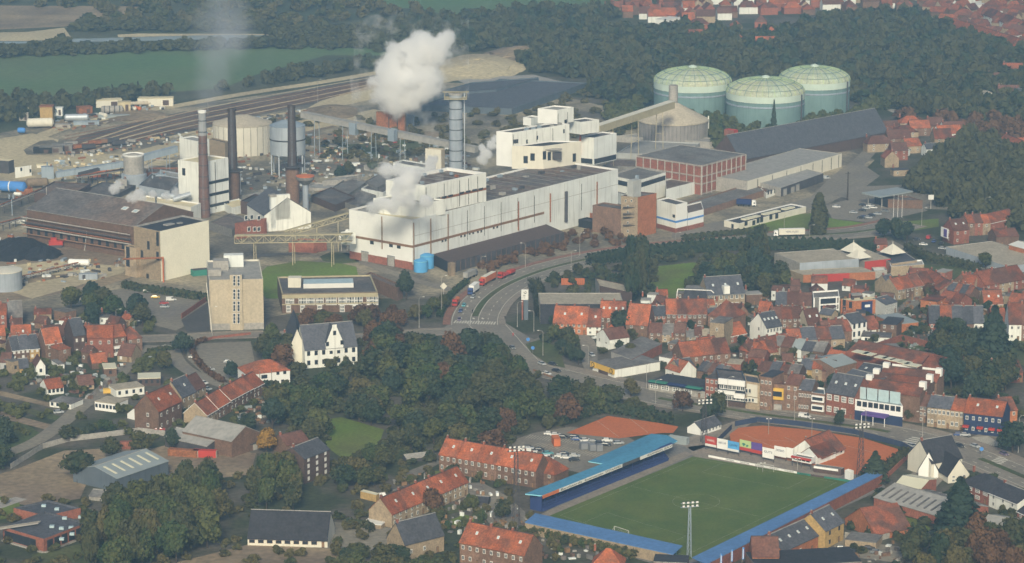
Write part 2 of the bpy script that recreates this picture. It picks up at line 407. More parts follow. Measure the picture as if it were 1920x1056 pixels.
# ---------------------------------------------------------------- houses
def house(name,label,cat,eL,eR,h,d,rh,wall='brick_brown',roof='tile_red',kind='gable',base=None,chim=1,floors=2,nwin=2,wk='w',door=True,group=None,
          ov=.35,world=False,gut=None,side=0,dormers=0,skyl=0,ww=1.1,wh=1.5,zb=0,simple=False,ridge_shift=.5,back=True,chimc='brick_red'):
    """eL, eR: picture positions of the ends of the eaves towards the camera, at height h"""
    if base is not None:h=(zat(eL,base[0])+zat(eR,base[1]))/2 if isinstance(base,tuple) else zat(eL,base)
    p,q=(eL,eR) if world else (W(eL,h+zb),W(eR,h+zb))
    v=q-p;v.z=0;w=v.length;rz=math.atan2(v.y,v.x);c=(p+q)/2
    root=thing(name,label,cat,(c.x,c.y,zb),rz,group);x=w/2;HI[root.name]=(w,h,d,rh);bk=Vector((-v.y,v.x,0)).normalized()*d;foot(p,q,q+bk,p+bk)
    b=MB()
    for (a0,a1) in (((-x,0),(x,0)),((x,0),(x,d)),((x,d),(-x,d)),((-x,d),(-x,0))):
        b.face([(*a0,0),(*a1,0),(*a1,h),(*a0,h)],wall)
    rm=ridge_shift*d;r=MB();t=.22
    if kind=='gable':
        for sx in (-x,x):b.face([(sx,0,h),(sx,d,h),(sx,rm,h+rh-.05)],wall)
        xs=x+(.12 if ov else 0);k=rh/rm
        r.prism([(0,0)]*0 or [(-xs,-ov),(xs,-ov),(xs,rm),(-xs,rm)],0,0,roof) if False else None
        for (y0,z0,y1,z1) in ((-ov,h-ov*k,rm,h+rh),(d+ov,h-ov*rh/(d-rm),rm,h+rh)):
            r.face([(-xs,y0,z0+t),(xs,y0,z0+t),(xs,y1,z1+t),(-xs,y1,z1+t)][::1 if y0<y1 else-1],roof)
            if y0<0:r.beam((-xs,y1,z1+t+.02),(xs,y1,z1+t+.02),.45,.2,'brick_dark' if roof[0]=='t' else 'roof_fibre')
            r.face([(-xs,y0,z0),(xs,y0,z0),(xs,y0,z0+t),(-xs,y0,z0+t)],gut or roof)
            for sx in (-xs,xs):r.face([(sx,y0,z0),(sx,y1,z1),(sx,y1,z1+t),(sx,y0,z0+t)],gut or roof)
    elif kind=='hip':
        e=min(rm,x*.85);o2=ov
        A=[(-x-o2,-o2,h),(x+o2,-o2,h),(x+o2,d+o2,h),(-x-o2,d+o2,h)];R1,R2=(-x+e,rm,h+rh),(x-e,rm,h+rh)
        r.face([A[0],A[1],R2,R1],roof);r.face([A[1],A[2],R2],roof);r.face([A[2],A[3],R1,R2],roof);r.face([A[3],A[0],R1],roof);r.face(A[::-1],roof)
    elif kind=='cross':
        for sy in (0,d):b.face([(-x,sy,h),(x,sy,h),(0,sy,h+rh-.05)],wall)
        k=rh/x
        for s in (-1,1):
            xe,ze=s*(x+ov),h-ov*k
            r.face([(xe,-.2,ze+t),(0,-.2,h+rh+t),(0,d+.2,h+rh+t),(xe,d+.2,ze+t)][::s],roof)
            for sy in (-.2,d+.2):r.face([(xe,sy,ze),(0,sy,h+rh),(0,sy,h+rh+t),(xe,sy,ze+t)],gut or roof)
            r.face([(xe,-.2,ze),(xe,d+.2,ze),(xe,d+.2,ze+t),(xe,-.2,ze+t)],gut or roof)
    elif kind=='mansard':
        i1=1.2;A=[(-x,-.1,h),(x,-.1,h),(x,d,h),(-x,d,h)];T=[(-x+.3,i1,h+rh),(x-.3,i1,h+rh),(x-.3,d-i1,h+rh),(-x+.3,d-i1,h+rh)]
        for i in range(4):r.face([A[i],A[(i+1) % 4],T[(i+1) % 4],T[i]],roof)
        r.face(T,'roof_grey')
    else:
        r.prism([(-x-.1,-.1),(x+.1,-.1),(x+.1,d+.1),(-x-.1,d+.1)],h,h+.3,gut or roof,top=roof)
    b.build('wall',root);ro=r.build('roof',root)
    if simple:return root
    if gut and kind=='gable':
        g=MB();g.box((0,-ov-.08,h-ov*rh/rm+.12),(w+.1,.22,.2),gut);g.build('gutter',ro)
    for i in range(chim):
        cx=(-x+.7) if i==0 else (x-.7);cb=MB();top=h+max(rh,.3)
        cb.box((cx,rm,top+.1),(.75,.75,2.2),chimc);cb.box((cx,rm,top+1.3),(.45,.45,.35),'concrete');cb.build('chimney',ro)
    fh=h/floors
    for f in range(floors):
        for i in range(nwin):
            wx=-x+w*(i+.5)/nwin
            if door and f==0 and i==nwin-1:
                put('door',root,(wx,0,0),0,1.0,2.2);continue
            put(wk,root,(wx,0,f*fh+fh*.35),0,min(ww,w/nwin*.7),min(wh,fh*.6))
    for sd in ((1,) if side>0 else (-1,) if side<0 else ()):
        for f in range(floors):
            put(wk,root,(sd*x,d*.45,f*fh+fh*.35),sd*math.pi/2,ww,min(wh,fh*.6))
    sl_=math.atan2(rh,rm)
    for i in range(skyl):
        wx=-x+w*(i+.6)/skyl;yy=rm*.45
        put('sky',ro,(wx,yy,h+rh*.45+t+.06),0,.9,1.2,'skylight',-(math.pi/2-sl_))
    for i in range(dormers):
        wx=-x+w*(i+.5)/dormers;yy=rm*.3;zz=h+rh*.3
        db=MB();db.box((wx,yy+.9,zz+.6),(1.6,1.8,1.3),wall);dm=db.build('dormer',ro)
        put('w1',dm,(wx,yy,zz+.15),0,1.0,1.0)
    return root
def row(n,eL,eR,h,d,rh,desc,name='terraced_house',walls=('brick_brown','brick_red'),roofs=('tile_red',),jit=.5,group=None,kinds=('gable',),base=None,side=0,chim=1,**kw):
    """n terraced houses side by side between two picture points at eaves height"""
    if base is not None:h=(zat(eL,base[0])+zat(eR,base[1]))/2
    p,q=W(eL,h),W(eR,h);out=[]
    cuts=[0];
    for i in range(n):cuts.append(cuts[-1]+1+random.uniform(-.15,.15))
    for i in range(n):
        a,b=p.lerp(q,cuts[i]/cuts[-1]),p.lerp(q,cuts[i+1]/cuts[-1]);a.z=b.z=0
        hh=h+random.uniform(-jit,jit);k=kw.copy()
        lab=f"{ordn(i)} house from left in {desc}" if n>1 else desc
        out.append(house(name,lab,'house',a,b,hh,d+(random.uniform(-.3,.3) if jit else 0),rh+random.uniform(-jit,jit)*.4,wall=walls[i % len(walls)],roof=roofs[i % len(roofs)],
                         kind=kinds[i % len(kinds)],group=group or f"houses of {desc}",world=True,chim=chim if not isinstance(chim,(list,tuple)) else chim[i % len(chim)],**k))
    return out
def fence(name,label,pts,h,m,post='dark_steel',step=4,th=.1,cat='fence',kind=None):
    P=path(pts,1) if len(pts)>2 else path(pts);P=[p.copy() for p in P];t=thing(name,label,cat,(P[0].x,P[0].y,0));o=P[0];Q=[p-o for p in P]
    b=MB()
    for i in range(len(Q)-1):b.beam(Q[i]+Vector((0,0,h/2+.05)),Q[i+1]+Vector((0,0,h/2+.05)),th,h,m)
    b.build('panel',t)
    RS=resample(Q,step);
    for p in RS[:90]:b=MB();b.box((p.x,p.y,h*.53),(.16,.16,h*1.06),post);b.build('post',t)
    return t
# ---------------------------------------------------------------- foliage
rng=np.random.default_rng(5)
def crown_np(n,rx,rz,lobes,leaf,seed,shape='round'):
    """leaf clumps spread through a lobed crown of unit base height 0; returns (n,4,3) quads and (n,) tint"""
    g=np.random.default_rng(seed)
    if shape=='cone':
        u=g.random(n)**.75;rad=rx*(1-u)**.85*(.72+.38*g.random(n));an=g.random(n)*2*np.pi
        tier=1+.22*np.sin(u*40);P=np.stack([np.cos(an)*rad*tier,np.sin(an)*rad*tier,u*rz],1)
        N=np.stack([np.cos(an),np.sin(an),np.full(n,.5)],1);tint=.35+.3*g.random(n)
    elif shape=='column':
        u=g.random(n);prof=np.sin(np.clip(u*.92+.08,0,1)**.6*np.pi)**.5;an=g.random(n)*2*np.pi
        rad=rx*prof*(.75+.3*g.random(n))*(1+.15*np.sin(an*3+u*9));P=np.stack([np.cos(an)*rad,np.sin(an)*rad,u*rz],1)
        N=np.stack([np.cos(an),np.sin(an),np.full(n,.3)],1);tint=.3+.4*g.random(n)
    else:
        a=g.random(lobes)*2*np.pi;zz=g.random(lobes)**.8;rr=np.sqrt(g.random(lobes))*(1-.55*zz)
        Cn=np.stack([np.cos(a)*rr*rx*.72,np.sin(a)*rr*rx*.72,rz*(.22+.56*zz)],1)
        Rl=rx*(.24+.24*g.random(lobes));lt=g.random(lobes)
        k=g.integers(0,lobes,n);D=g.normal(size=(n,3));D[:,2]=D[:,2]*.9+.25;D/=np.linalg.norm(D,axis=1)[:,None]
        sh=.66+.42*g.random(n)+(g.random(n)<.08)*.3*g.random(n);P=Cn[k]+D*(Rl[k]*sh)[:,None];N=D
        tint=.25+.35*lt[k]+.25*g.random(n)
    N=N+g.normal(size=(n,3))*.55;N/=np.linalg.norm(N,axis=1)[:,None]
    T=np.cross(N,g.normal(size=(n,3)));T/=np.linalg.norm(T,axis=1)[:,None];Bv=np.cross(N,T)
    s=leaf*(.6+.8*g.random(n))[:,None]
    Q=np.stack([P-T*s-Bv*s*.7,P+T*s-Bv*s,P+T*s*.8+Bv*s,P-T*s+Bv*s*.9],1)
    return Q,tint
def quads_mesh(name,Q,tint,m):
    n=len(Q);me=bpy.data.meshes.new(name)
    me.vertices.add(4*n);me.vertices.foreach_set('co',Q.reshape(-1).astype(np.float32))
    me.loops.add(4*n);me.loops.foreach_set('vertex_index',np.arange(4*n,dtype=np.int32))
    me.polygons.add(n);me.polygons.foreach_set('loop_start',np.arange(0,4*n,4,dtype=np.int32))
    try:me.polygons.foreach_set('loop_total',np.full(n,4,dtype=np.int32))
    except Exception:pass
    at=me.attributes.new('tint','FLOAT','POINT');at.data.foreach_set('value',np.repeat(tint,4).astype(np.float32))
    me.materials.append(M[m]);me.update(calc_edges=True);return me
# crowns of unit size: radius 1, height about 1.7 (scaled per tree)
CR={}
for key,m,cnt in (('dark','leaf_dark',4),('green','leaf_green',4),('olive','leaf_olive',4),('red','leaf_red',3),('orange','leaf_orange',1),('blue','leaf_blue',3)):
    CR[key]=[quads_mesh('crown',*crown_np(2100,1,1.6,17+i*3,.07,20+i*7+len(key)),m) for i in range(cnt)]
CR['conifer']=[quads_mesh('crown',*crown_np(1500,1,3.4,1,.10,80+i,'cone'),'leaf_blue') for i in range(2)]
CR['poplar']=[quads_mesh('crown',*crown_np(1700,1,5.2,1,.13,90+i,'column'),'leaf_dark') for i in range(2)]
CR['bush']=[quads_mesh('crown',*crown_np(420,1,1.1,7,.16,100+i),['leaf_green','leaf_dark','leaf_olive'][i % 3]) for i in range(4)]
def trunk_mesh():
    b=MB();b.tube((0,0,-.3),(0,0,.55),.07,'bark',8,.045)
    for k in range(5):
        a=k*1.26;b.tube((0,0,.35+.06*k),(.5*math.cos(a),.5*math.sin(a),.95+.08*k),.03,'bark',5,.01)
    b.tube((0,0,.55),(0,0,1.25),.045,'bark',6,.01)
    return b.mesh('trunk')
TRK=trunk_mesh()
def tree(p,r,hgt,kind='dark',label=None,group=None,name='tree',world=False,z=0,cat='tree'):
    """r crown radius, hgt total height (m)"""
    g=p if world else W(p,z);root=thing(name,label,cat,(g.x,g.y,z),random.uniform(0,6.28),group)
    base=CR[kind][random.randrange(len(CR[kind]))];H0={'conifer':3.4,'poplar':5.2,'bush':1.1}.get(kind,1.62)
    lift={'conifer':.06,'poplar':.04,'bush':0}.get(kind,.16)*hgt
    c=bpy.data.objects.new('crown',base);C.objects.link(c);c.parent=root;c.location=(0,0,lift)
    c.scale=(r,r*random.uniform(.9,1.1),(hgt-lift)/H0)
    if kind !='bush':
        t=bpy.data.objects.new('trunk',TRK);C.objects.link(t);t.parent=root;t.scale=(r*.9,r*.9,(hgt-lift)/1.7)
    return root
def inside(x,y,poly):
    k=False;n=len(poly)
    for i in range(n):
        x1,y1=poly[i];x2,y2=poly[i-1]
        if (y1>y) !=(y2>y) and x<(x2-x1)*(y-y1)/(y2-y1)+x1:k=not k
    return k
def fillpts(pts,step,jit=.4,seed=1,world=False):
    g=random.Random(seed);poly=[(q.x,q.y) for q in (pts if world else [W(p) for p in pts])]
    x0,x1=min(p[0] for p in poly),max(p[0] for p in poly);y0,y1=min(p[1] for p in poly),max(p[1] for p in poly)
    out=[];y=y0;odd=0
    while y<y1:
        x=x0+(step/2 if odd else 0)
        while x<x1:
            px,py=x+g.uniform(-jit,jit)*step,y+g.uniform(-jit,jit)*step
            if inside(px,py,poly):out.append(Vector((px,py,0)))
            x+=step
        y+=step*.87;odd ^=1
    return out
KC={'dark':'dark green','green':'mid green','olive':'olive green','red':'russet','blue':'bluish dark'}
def wood_trees(pts,step,r,hgt,kinds,group,seed=1,skip=None):
    g=random.Random(seed);P=fillpts(pts,step,seed=seed);made={};n=0
    for q in P:
        if skip and skip(q):continue
        k=g.uniform(.78,1.2);kd=g.choice(kinds);made.setdefault(kd,[]).append((q.x/q.y,tree(q,r*k,hgt*g.uniform(.8,1.15),kd,None,group,world=True)));n+=1
    for kd,L in made.items():
        for i,(_,o) in enumerate(sorted(L,key=lambda e:e[0])):o['label']=(f"{ordn(i)} {KC[kd]} tree from left among the {group}" if len(L)>1 else f"only {KC[kd]} tree among the {group}")
    return n
FAR=[crown_np(150,1,1.5,8,.24,300+i) for i in range(6)]
MID=[crown_np(420,1,1.5,10,.15,330+i) for i in range(6)]
def wood_mass(name,polys,step,r,hgt,label,m='leaf_dark',seed=1,lib=None,z=0,density=1.0,cat='woodland',skip=None):
    """a wood nobody could count: one object of leaf clumps"""
    lib=lib or FAR;g=np.random.default_rng(seed);qs,ts=[],[]
    for poly in polys:
        for q in fillpts(poly,step,seed=seed):
            if density<1 and g.random()>density:continue
            if skip and skip(q):continue
            Q,t=lib[g.integers(0,len(lib))];a=g.random()*6.283;ca,sa=math.cos(a),math.sin(a);k=r*(.7+.55*g.random());kh=hgt*(.7+.45*g.random())/1.5
            X=Q[...,0]*ca-Q[...,1]*sa;Y=Q[...,0]*sa+Q[...,1]*ca
            qs.append(np.stack([X*k+q.x,Y*k+q.y,Q[...,2]*kh+z],-1));ts.append(t+(g.random()-.45)*.75)
    if not qs:return None
    o=bpy.data.objects.new(name,quads_mesh(name,np.concatenate(qs),np.clip(np.concatenate(ts)+.2,0,1.4),m));C.objects.link(o)
    return tag(o,label,cat,None,'stuff')
def hedge(pts,w,h,label,m='leaf_dark',name='hedge',world=False,dens=5.0,leaf=.42,group=None):
    """clipped or loose hedge along a picture line: a thing of leaf clumps"""
    P=pts if world else path(pts,4);P=resample(P,1.0);g=np.random.default_rng(int(P[0].x*7) % 9999);Q=[];T=[]
    for i in range(len(P)-1):
        t=(P[i+1]-P[i]).normalized();n=Vector((-t.y,t.x,0));k=max(4,int(dens*(w+h)))
        for _ in range(k):
            u=g.random()*1.0;v=(g.random()-.5)*w;z=h*(1-g.random()**2*.9)*(.8+.3*math.sin(i*.9+u)**2)
            c=P[i]+t*u+n*v+Vector((0,0,z));N=np.array([n.x*v,n.y*v,.6])+g.normal(size=3)*.5;N/=np.linalg.norm(N)
            A=np.cross(N,g.normal(size=3));A/=np.linalg.norm(A);Bv=np.cross(N,A);s=leaf*(.6+.7*g.random());cc=np.array(c)
            Q.append([cc-A*s-Bv*s,cc+A*s-Bv*s,cc+A*s+Bv*s,cc-A*s+Bv*s]);T.append(.2+.6*g.random())
    o=bpy.data.objects.new(name,quads_mesh(name,np.array(Q),np.array(T),m));C.objects.link(o)
    return tag(o,label,'hedge',group)
# ---------------------------------------------------------------- ground, fields, yards, roads (full-picture pixels)
full()
b=MB();b.face([(-2600,300,0),(2600,300,0),(2600,6000,0),(-2600,6000,0)],'town_ground');b.build('ground',kind='structure')
G=ground
G('scrubland',[(-80,-60),(1300,-60),(1260,40),(1150,110),(1000,150),(700,180),(420,215),(-80,300)],'scrub',.02)
G('field',[(-60,104),(240,97),(480,82),(745,83),(735,104),(610,104),(560,118),(480,140),(420,165),(330,172),(200,184),(-60,208)],'field_green',.06)
G('far_field',[(690,-30),(1240,-30),(1150,26),(1000,24),(930,38),(860,36),(800,18),(700,12)],'field_green',.06)
G('heath',[(-60,10),(260,12),(240,34),(120,50),(-60,58)],'sand_dark',.05)
G('canal',[(-60,78),(60,78),(135,73),(400,66),(505,66),(505,72),(300,76),(130,79),(-60,84)],'water',.07)
G('canal_bank',[(-60,62),(50,60),(120,52),(135,72),(60,77),(-60,77)],'sand',.08)
G('canal_quay',[(220,65),(260,63),(500,64),(505,66),(400,66),(222,70)],'sand',.08)
# factory grounds
G('factory_yard',[(-60,262),(120,225),(330,200),(700,150),(980,160),(1250,230),(1500,250),(1640,300),(1500,440),(1200,480),(960,520),(860,560),(700,560),(480,600),(240,560),(-60,600)],'yard',.03)
G('rail_yard',[(110,290),(150,255),(330,212),(560,172),(700,140),(800,150),(700,172),(560,200),(420,232),(300,262),(200,285)],'ballast',.06)
G('dirt_yard',[(-60,270),(60,250),(110,262),(100,290),(240,288),(330,262),(420,232),(420,262),(340,290),(240,318),(130,345),(-60,330)],'sand',.09)
G('dirt_patch',[(560,212),(600,190),(700,158),(790,128),(870,108),(940,112),(965,120),(900,146),(850,152),(760,172),(690,188),(560,216)],'sand',.10)
G('dirt_lot',[(-60,425),(60,440),(90,455),(180,470),(240,480),(245,520),(200,535),(60,560),(-60,570)],'sand_dark',.09)
G('field_track',[(850,148),(1000,140),(1040,150),(1120,165),(1000,152),(880,160)],'concrete',.09)
G('lawn',[(488,512),(500,500),(560,489),(640,494),(668,500),(672,520),(640,560),(500,560),(486,545)],'lawn',.12)
G('flower_bed',[(600,481),(618,473),(650,474),(676,482),(672,492),(640,494),(606,490)],'grass',.12)
G('meadow',[(1225,500),(1300,492),(1345,500),(1300,530),(1290,566),(1235,575),(1215,560)],'lawn',.10)
G('meadow',[(1690,495),(1840,500),(1860,520),(1800,545),(1745,560),(1600,575),(1650,520)],'grass',.10)
G('verge',[(1380,420),(1440,405),(1520,400),(1570,412),(1640,420),(1760,410),(1760,425),(1640,445),(1520,436),(1380,450)],'lawn',.10)
G('gatehouse_yard',[(1260,430),(1370,412),(1440,392),(1520,370),(1560,330),(1600,300),(1640,262),(1665,262),(1620,310),(1650,330),(1620,352),(1500,402),(1380,436),(1260,446)],'asphalt_pale',.08)
G('staff_car_park',[(1548,385),(1600,372),(1700,378),(1740,395),(1640,418),(1560,410)],'asphalt',.09)
G('petrol_station_forecourt',[(1600,350),(1740,345),(1820,375),(1810,395),(1740,392),(1640,385),(1560,365)],'asphalt',.085)
G('clearing',[(594,790),(640,782),(720,806),(705,850),(640,858),(612,838)],'lawn',.10)
G('park_clearing',[(755,715),(795,695),(815,702),(800,740),(765,745)],'lawn',.1)
G('dirt_track',[(-60,905),(30,880),(120,845),(260,838),(320,845),(250,880),(170,890),(150,935),(60,950),(-60,925)],'sand_dark',.09)
G('depot_yard',[(250,850),(330,830),(480,850),(470,890),(380,900),(300,880)],'sand_dark',.085)
G('allotments',[(-60,690),(60,720),(170,760),(120,790),(60,800),(-60,760)],'town_ground',.1)
for i,q in enumerate([((-60,755),(110,800),(95,808),(-60,768)),((-60,735),(118,782),(112,790),(-60,748)),((-60,718),(100,757),(96,764),(-60,728))]):
    G('vegetable_plot',list(q),'sand_dark' if i % 2==0 else 'grass',.14)
G('rough_grass',[(-60,800),(40,790),(75,812),(40,850),(-60,880)],'grass',.11)
G('north_car_park',[(165,548),(230,542),(390,560),(400,585),(330,620),(250,600)],'asphalt_pale',.1)
G('beige_tower_yard',[(340,600),(392,566),(398,620),(350,622)],'asphalt_dark',.12)
G('visitor_car_park',[(352,645),(470,640),(480,690),(440,715),(385,705),(350,672)],'asphalt_pale',.11)
G('school_lawn',[(-60,925),(35,935),(40,965),(-60,990)],'lawn',.11)
G('school_lawn',[(60,1040),(150,1020),(200,1090),(60,1090)],'grass',.11)
G('school_path',[(-60,950),(30,932),(52,936),(-60,975)],'concrete',.13)
G('lower_yard',[(590,975),(735,990),(760,1010),(700,1030),(600,1060),(580,1010)],'asphalt_pale',.09)
G('lower_lot',[(310,1060),(470,1020),(640,1030),(620,1090),(300,1090)],'sand_dark',.1)
G('close_road',[(860,905),(905,905),(950,930),(985,960),(985,985),(920,985),(895,950),(860,925)],'asphalt_pale',.08)
G('front_garden',[(845,975),(870,965),(890,970),(888,985),(850,988)],'lawn',.12)
G('front_garden',[(826,950),(850,945),(880,955),(840,965)],'grass',.12)
G('front_garden',[(800,885),(850,880),(845,895),(800,898)],'lawn',.12)
G('side_road',[(748,890),(820,862),(826,868),(770,898)],'asphalt_pale',.1)
G('football_car_park',[(955,828),(1000,812),(1070,800),(1170,815),(1230,850),(1100,890),(985,862)],'asphalt',.09)
G('warehouse_meadow',[(1640,955),(1720,975),(1745,990),(1730,1010),(1660,990)],'lawn',.1)
G('back_yard',[(1570,1000),(1650,1020),(1730,1030),(1690,1056),(1560,1040)],'asphalt_pale',.1)
G('paddock',[(1630,655),(1690,640),(1800,665),(1800,690),(1720,682),(1650,668)],'grass',.1)
G('garden',[(1850,560),(1960,600),(1960,700),(1840,660)],'grass',.06)
# stadium
PA,PB,PC,PD=(1030,967),(1299,856),(1592,904),(1288,1052)
G('stadium_ground',[(975,985),(1255,838),(1300,815),(1520,850),(1650,885),(1660,915),(1300,1080),(1200,1050)],'concrete_dark',.1)
G('standing_terrace',[(1290,838),(1340,832),(1500,862),(1600,885),(1560,900),(1300,856)],'pavement',.13)
G('pitch_edge',[(1012,965),(1285,846),(1299,852),(1030,972)],'pavement',.14)
G('pitch',[PA,PB,PC,PD],'pitch_grass',.18)
G('tennis_court',[(1062,812),(1140,780),(1235,793),(1272,800),(1262,812),(1240,812),(1160,822)],'clay',.14)
G('tennis_court',[(1368,814),(1385,802),(1430,798),(1520,806),(1620,822),(1696,846),(1684,876),(1640,897),(1500,868),(1372,840)],'clay',.14)
G('club_path',[(1270,830),(1330,806),(1400,782),(1425,784),(1380,812),(1345,830),(1300,846)],'pavement',.13)
# roads
HW=path([(1700,418),(1620,434),(1520,442),(1440,446),(1350,456),(1240,466),(1160,476),(1080,491),(1010,510),(950,535),(912,562),(893,590),(890,610)])
strip('ring_road',HW,-11,11,.16,'asphalt')
strip('median',HW[:-5],-1.6,1.2,.30,'grass',.14)
strip('pavement',HW,11,14,.28,'pavement',.12)
strip('cycle_path',HW,-14.5,-11,.28,'pavement_red',.12)
mk=MB()
for d in (-10.4,-2.0,1.6,10.4):strip_mb(mk,HW,d-.12,d+.12,.18,'road_paint')
for d in (-6.2,6.0):dashes(mk,HW,d,.18,2.5,6)
# junction and the avenue towards the right
G('junction',[(858,598),(935,598),(985,628),(1010,640),(1000,660),(965,668),(900,640),(840,632),(820,622)],'asphalt',.165)
AV=path([(905,600),(930,628),(958,660),(990,688),(1050,704),(1120,720),(1190,737),(1260,752),(1340,764),(1430,778),(1540,792),(1640,806),(1720,822),(1800,846),(1880,878),(1990,925)])
strip('avenue',AV,-8.5,8.5,.17,'asphalt')
n0=int(len(AV)*.45)
strip('median',AV[n0:int(len(AV)*.76)],-1.3,1.3,.32,'grass',.15)
strip('median',AV[int(len(AV)*.9):],-1.3,1.3,.32,'grass',.15)
strip('pavement',AV[10:],8.5,15,.26,'pavement',.1)
strip('pavement',AV[30:],-11.5,-8.5,.26,'pavement',.1)
for d in (-8.1,8.1):strip_mb(mk,AV,d-.12,d+.12,.19,'road_paint')
for d in (-5,5):dashes(mk,AV[n0:],d,.19,2.5,5)
strip('link_road',path([(1010,640),(1060,625),(1100,640),(1110,690),(1150,712)]),-3.5,3.5,.15,'asphalt')
G('grass_island',[(985,645),(1015,636),(1048,652),(1060,690),(1030,684),(996,662)],'grass',.3)
WS=path([(850,622),(790,624),(720,630),(620,634),(500,628),(400,630),(330,634),(262,636)])
strip('factory_street',WS,-4.5,4.5,.155,'asphalt_pale')
strip('pavement',WS,-7,-4.5,.25,'pavement',.1);strip('pavement',WS,4.5,7,.25,'pavement',.1)
LS=path([(285,648),(268,665),(235,690),(190,735),(150,765),(115,795),(60,832),(-40,870)])
strip('side_street',LS,-3.6,3.6,.15,'asphalt_pale')
MS=path([(320,650),(335,680),(365,702),(400,716),(450,735),(480,750)])
strip('side_street',MS,-3.4,3.4,.152,'asphalt_pale')
XS=path([(1700,925),(1735,890),(1770,855),(1800,840),(1870,815),(1960,790)])
strip('side_street',XS,-5,5,.158,'asphalt_pale')
G('crossroads',[(1690,838),(1765,822),(1850,838),(1900,862),(1880,890),(1800,880),(1730,868)],'asphalt',.175)
strip('pavement',offs(XS[:14],-6.5),-1.5,1.5,.25,'pavement',.1)
strip('town_street',path([(1665,600),(1690,585),(1720,560),(1760,540),(1840,520),(1940,490)]),-3.5,3.5,.14,'asphalt_pale')
strip('town_street',path([(1660,452),(1700,470),(1760,480),(1840,500),(1930,520)]),-4,4,.145,'asphalt_pale')
strip('far_road',path([(1670,205),(1720,225),(1760,238),(1800,255)]),-4,4,.12,'concrete')
strip('factory_track',path([(480,480),(560,475),(640,470),(690,495),(760,520),(850,545)]),-3,3,.12,'asphalt_pale')
# rail track side road: the long pale track beside the rails
strip('gravel_track',path([(-60,330),(20,285),(90,250),(160,230),(250,212),(330,199),(460,176),(600,155),(700,138),(800,120)]),-5.5,5.5,.14,'sand')
strip('gravel_track',path([(300,262),(400,240),(520,215),(640,195),(760,172)]),-2.5,2.5,.13,'sand')
strip('gravel_track',path([(230,395),(330,330),(420,285),(560,250),(760,210),(860,165)]),-3,3,.1,'sand_dark')
for a_,w_ in ((4,.9),(15,1.3),(27,.8),(38,1.2)):strip('gravel_track',path([(150,290-a_*.5),(330,246-a_*.8),(560,198-a_*.75),(740,156-a_*.45)]),-w_,w_,.16,'sand')
# rails
rb=MB()
for k in range(7):
    P=path([(120,292-k*6),(330,246-k*5),(560,196-k*3.5),(760,152-k*2.2)],4)
    for d in (-.8,.8):strip_mb(rb,P,d-.06,d+.06,.25,'rust',.12)
rb.build('railway_track',label='rusty parallel railway tracks on dark ballast behind the factory',cat='railway track')
# painted crossings and arrows
def zebra(a,b2,n,ln,z=.2,fill=.5):
    p,q=W(a),W(b2);v=(q-p)/n;nn=Vector((-v.y,v.x,0)).normalized()*ln/2
    for i in range(n):
        s=p+v*i;e=s+v*fill
        mk.face([(t.x,t.y,z) for t in (s-nn,e-nn,e+nn,s+nn)],'road_paint')
zebra((852,604),(931,607),16,5.5)
zebra((1700,838),(1733,822),6,9);zebra((1838,820),(1866,838),12,7);zebra((1862,872),(1885,858),6,5)
zebra((306,648),(326,651),6,3);zebra((288,629),(312,629),5,1.2)
for (x,y) in ((876,575),(895,580),(898,558),(913,563),(888,598),(905,598)):mk.box((*W((x,y)).xy,.2),(.9,2.6,.01),'road_paint',.2)
mk.build('road_marking',kind='structure')
cpm=MB()
for r0,r1,n in (((1000,836),(1140,862),24),((985,822),(1100,836),22)):
    p,q=W(r0),W(r1);v=(q-p)/n;nn=Vector((-v.y,v.x,0)).normalized()
    for i in range(n):s=p+v*i;cpm.face([(t.x,t.y,.13) for t in (s,s+v.normalized()*.15,s+v.normalized()*.15+nn*5,s+nn*5)],'road_paint')
cpm.build('parking_marking',kind='structure')
# pitch and court lines
ln=MB()
pa,pb,pc,pd=[W(p) for p in (PA,PB,PC,PD)]
def bil(s,t):return (pa*(1-s)+pb*s)*(1-t)+(pd*(1-s)+pc*s)*t
def pline(pts,w=.14,z=.2,m='grass'):
    for i in range(len(pts)-1):
        a,c=pts[i],pts[i+1];t=(c-a).normalized();n=Vector((-t.y,t.x,0))*w/2
        ln.face([(q.x,q.y,z) for q in (a-n,c-n,c+n,a+n)],m)
for q in (((.03,.05),(.97,.05),(.97,.95),(.03,.95),(.03,.05)),((.5,.05),(.5,.95)),((.03,.22),(.18,.22),(.18,.78),(.03,.78)),((.97,.22),(.82,.22),(.82,.78),(.97,.78))):
    pline([bil(*k) for k in q],m='road_paint',w=.06)
pline([bil(.5+.09*math.cos(a*.26),.5+.13*math.sin(a*.26)) for a in range(25)],m='road_paint',w=.06)
for q in (((1120,790),(1160,820)),((1180,785),(1215,812)),((1395,815),(1480,852)),((1470,820),(1560,862)),((1410,825),(1480,828)),((1560,830),(1640,850))):pline([W(k) for k in q],.12,.16,'road_paint')
ln.build('pitch_marking',kind='structure')
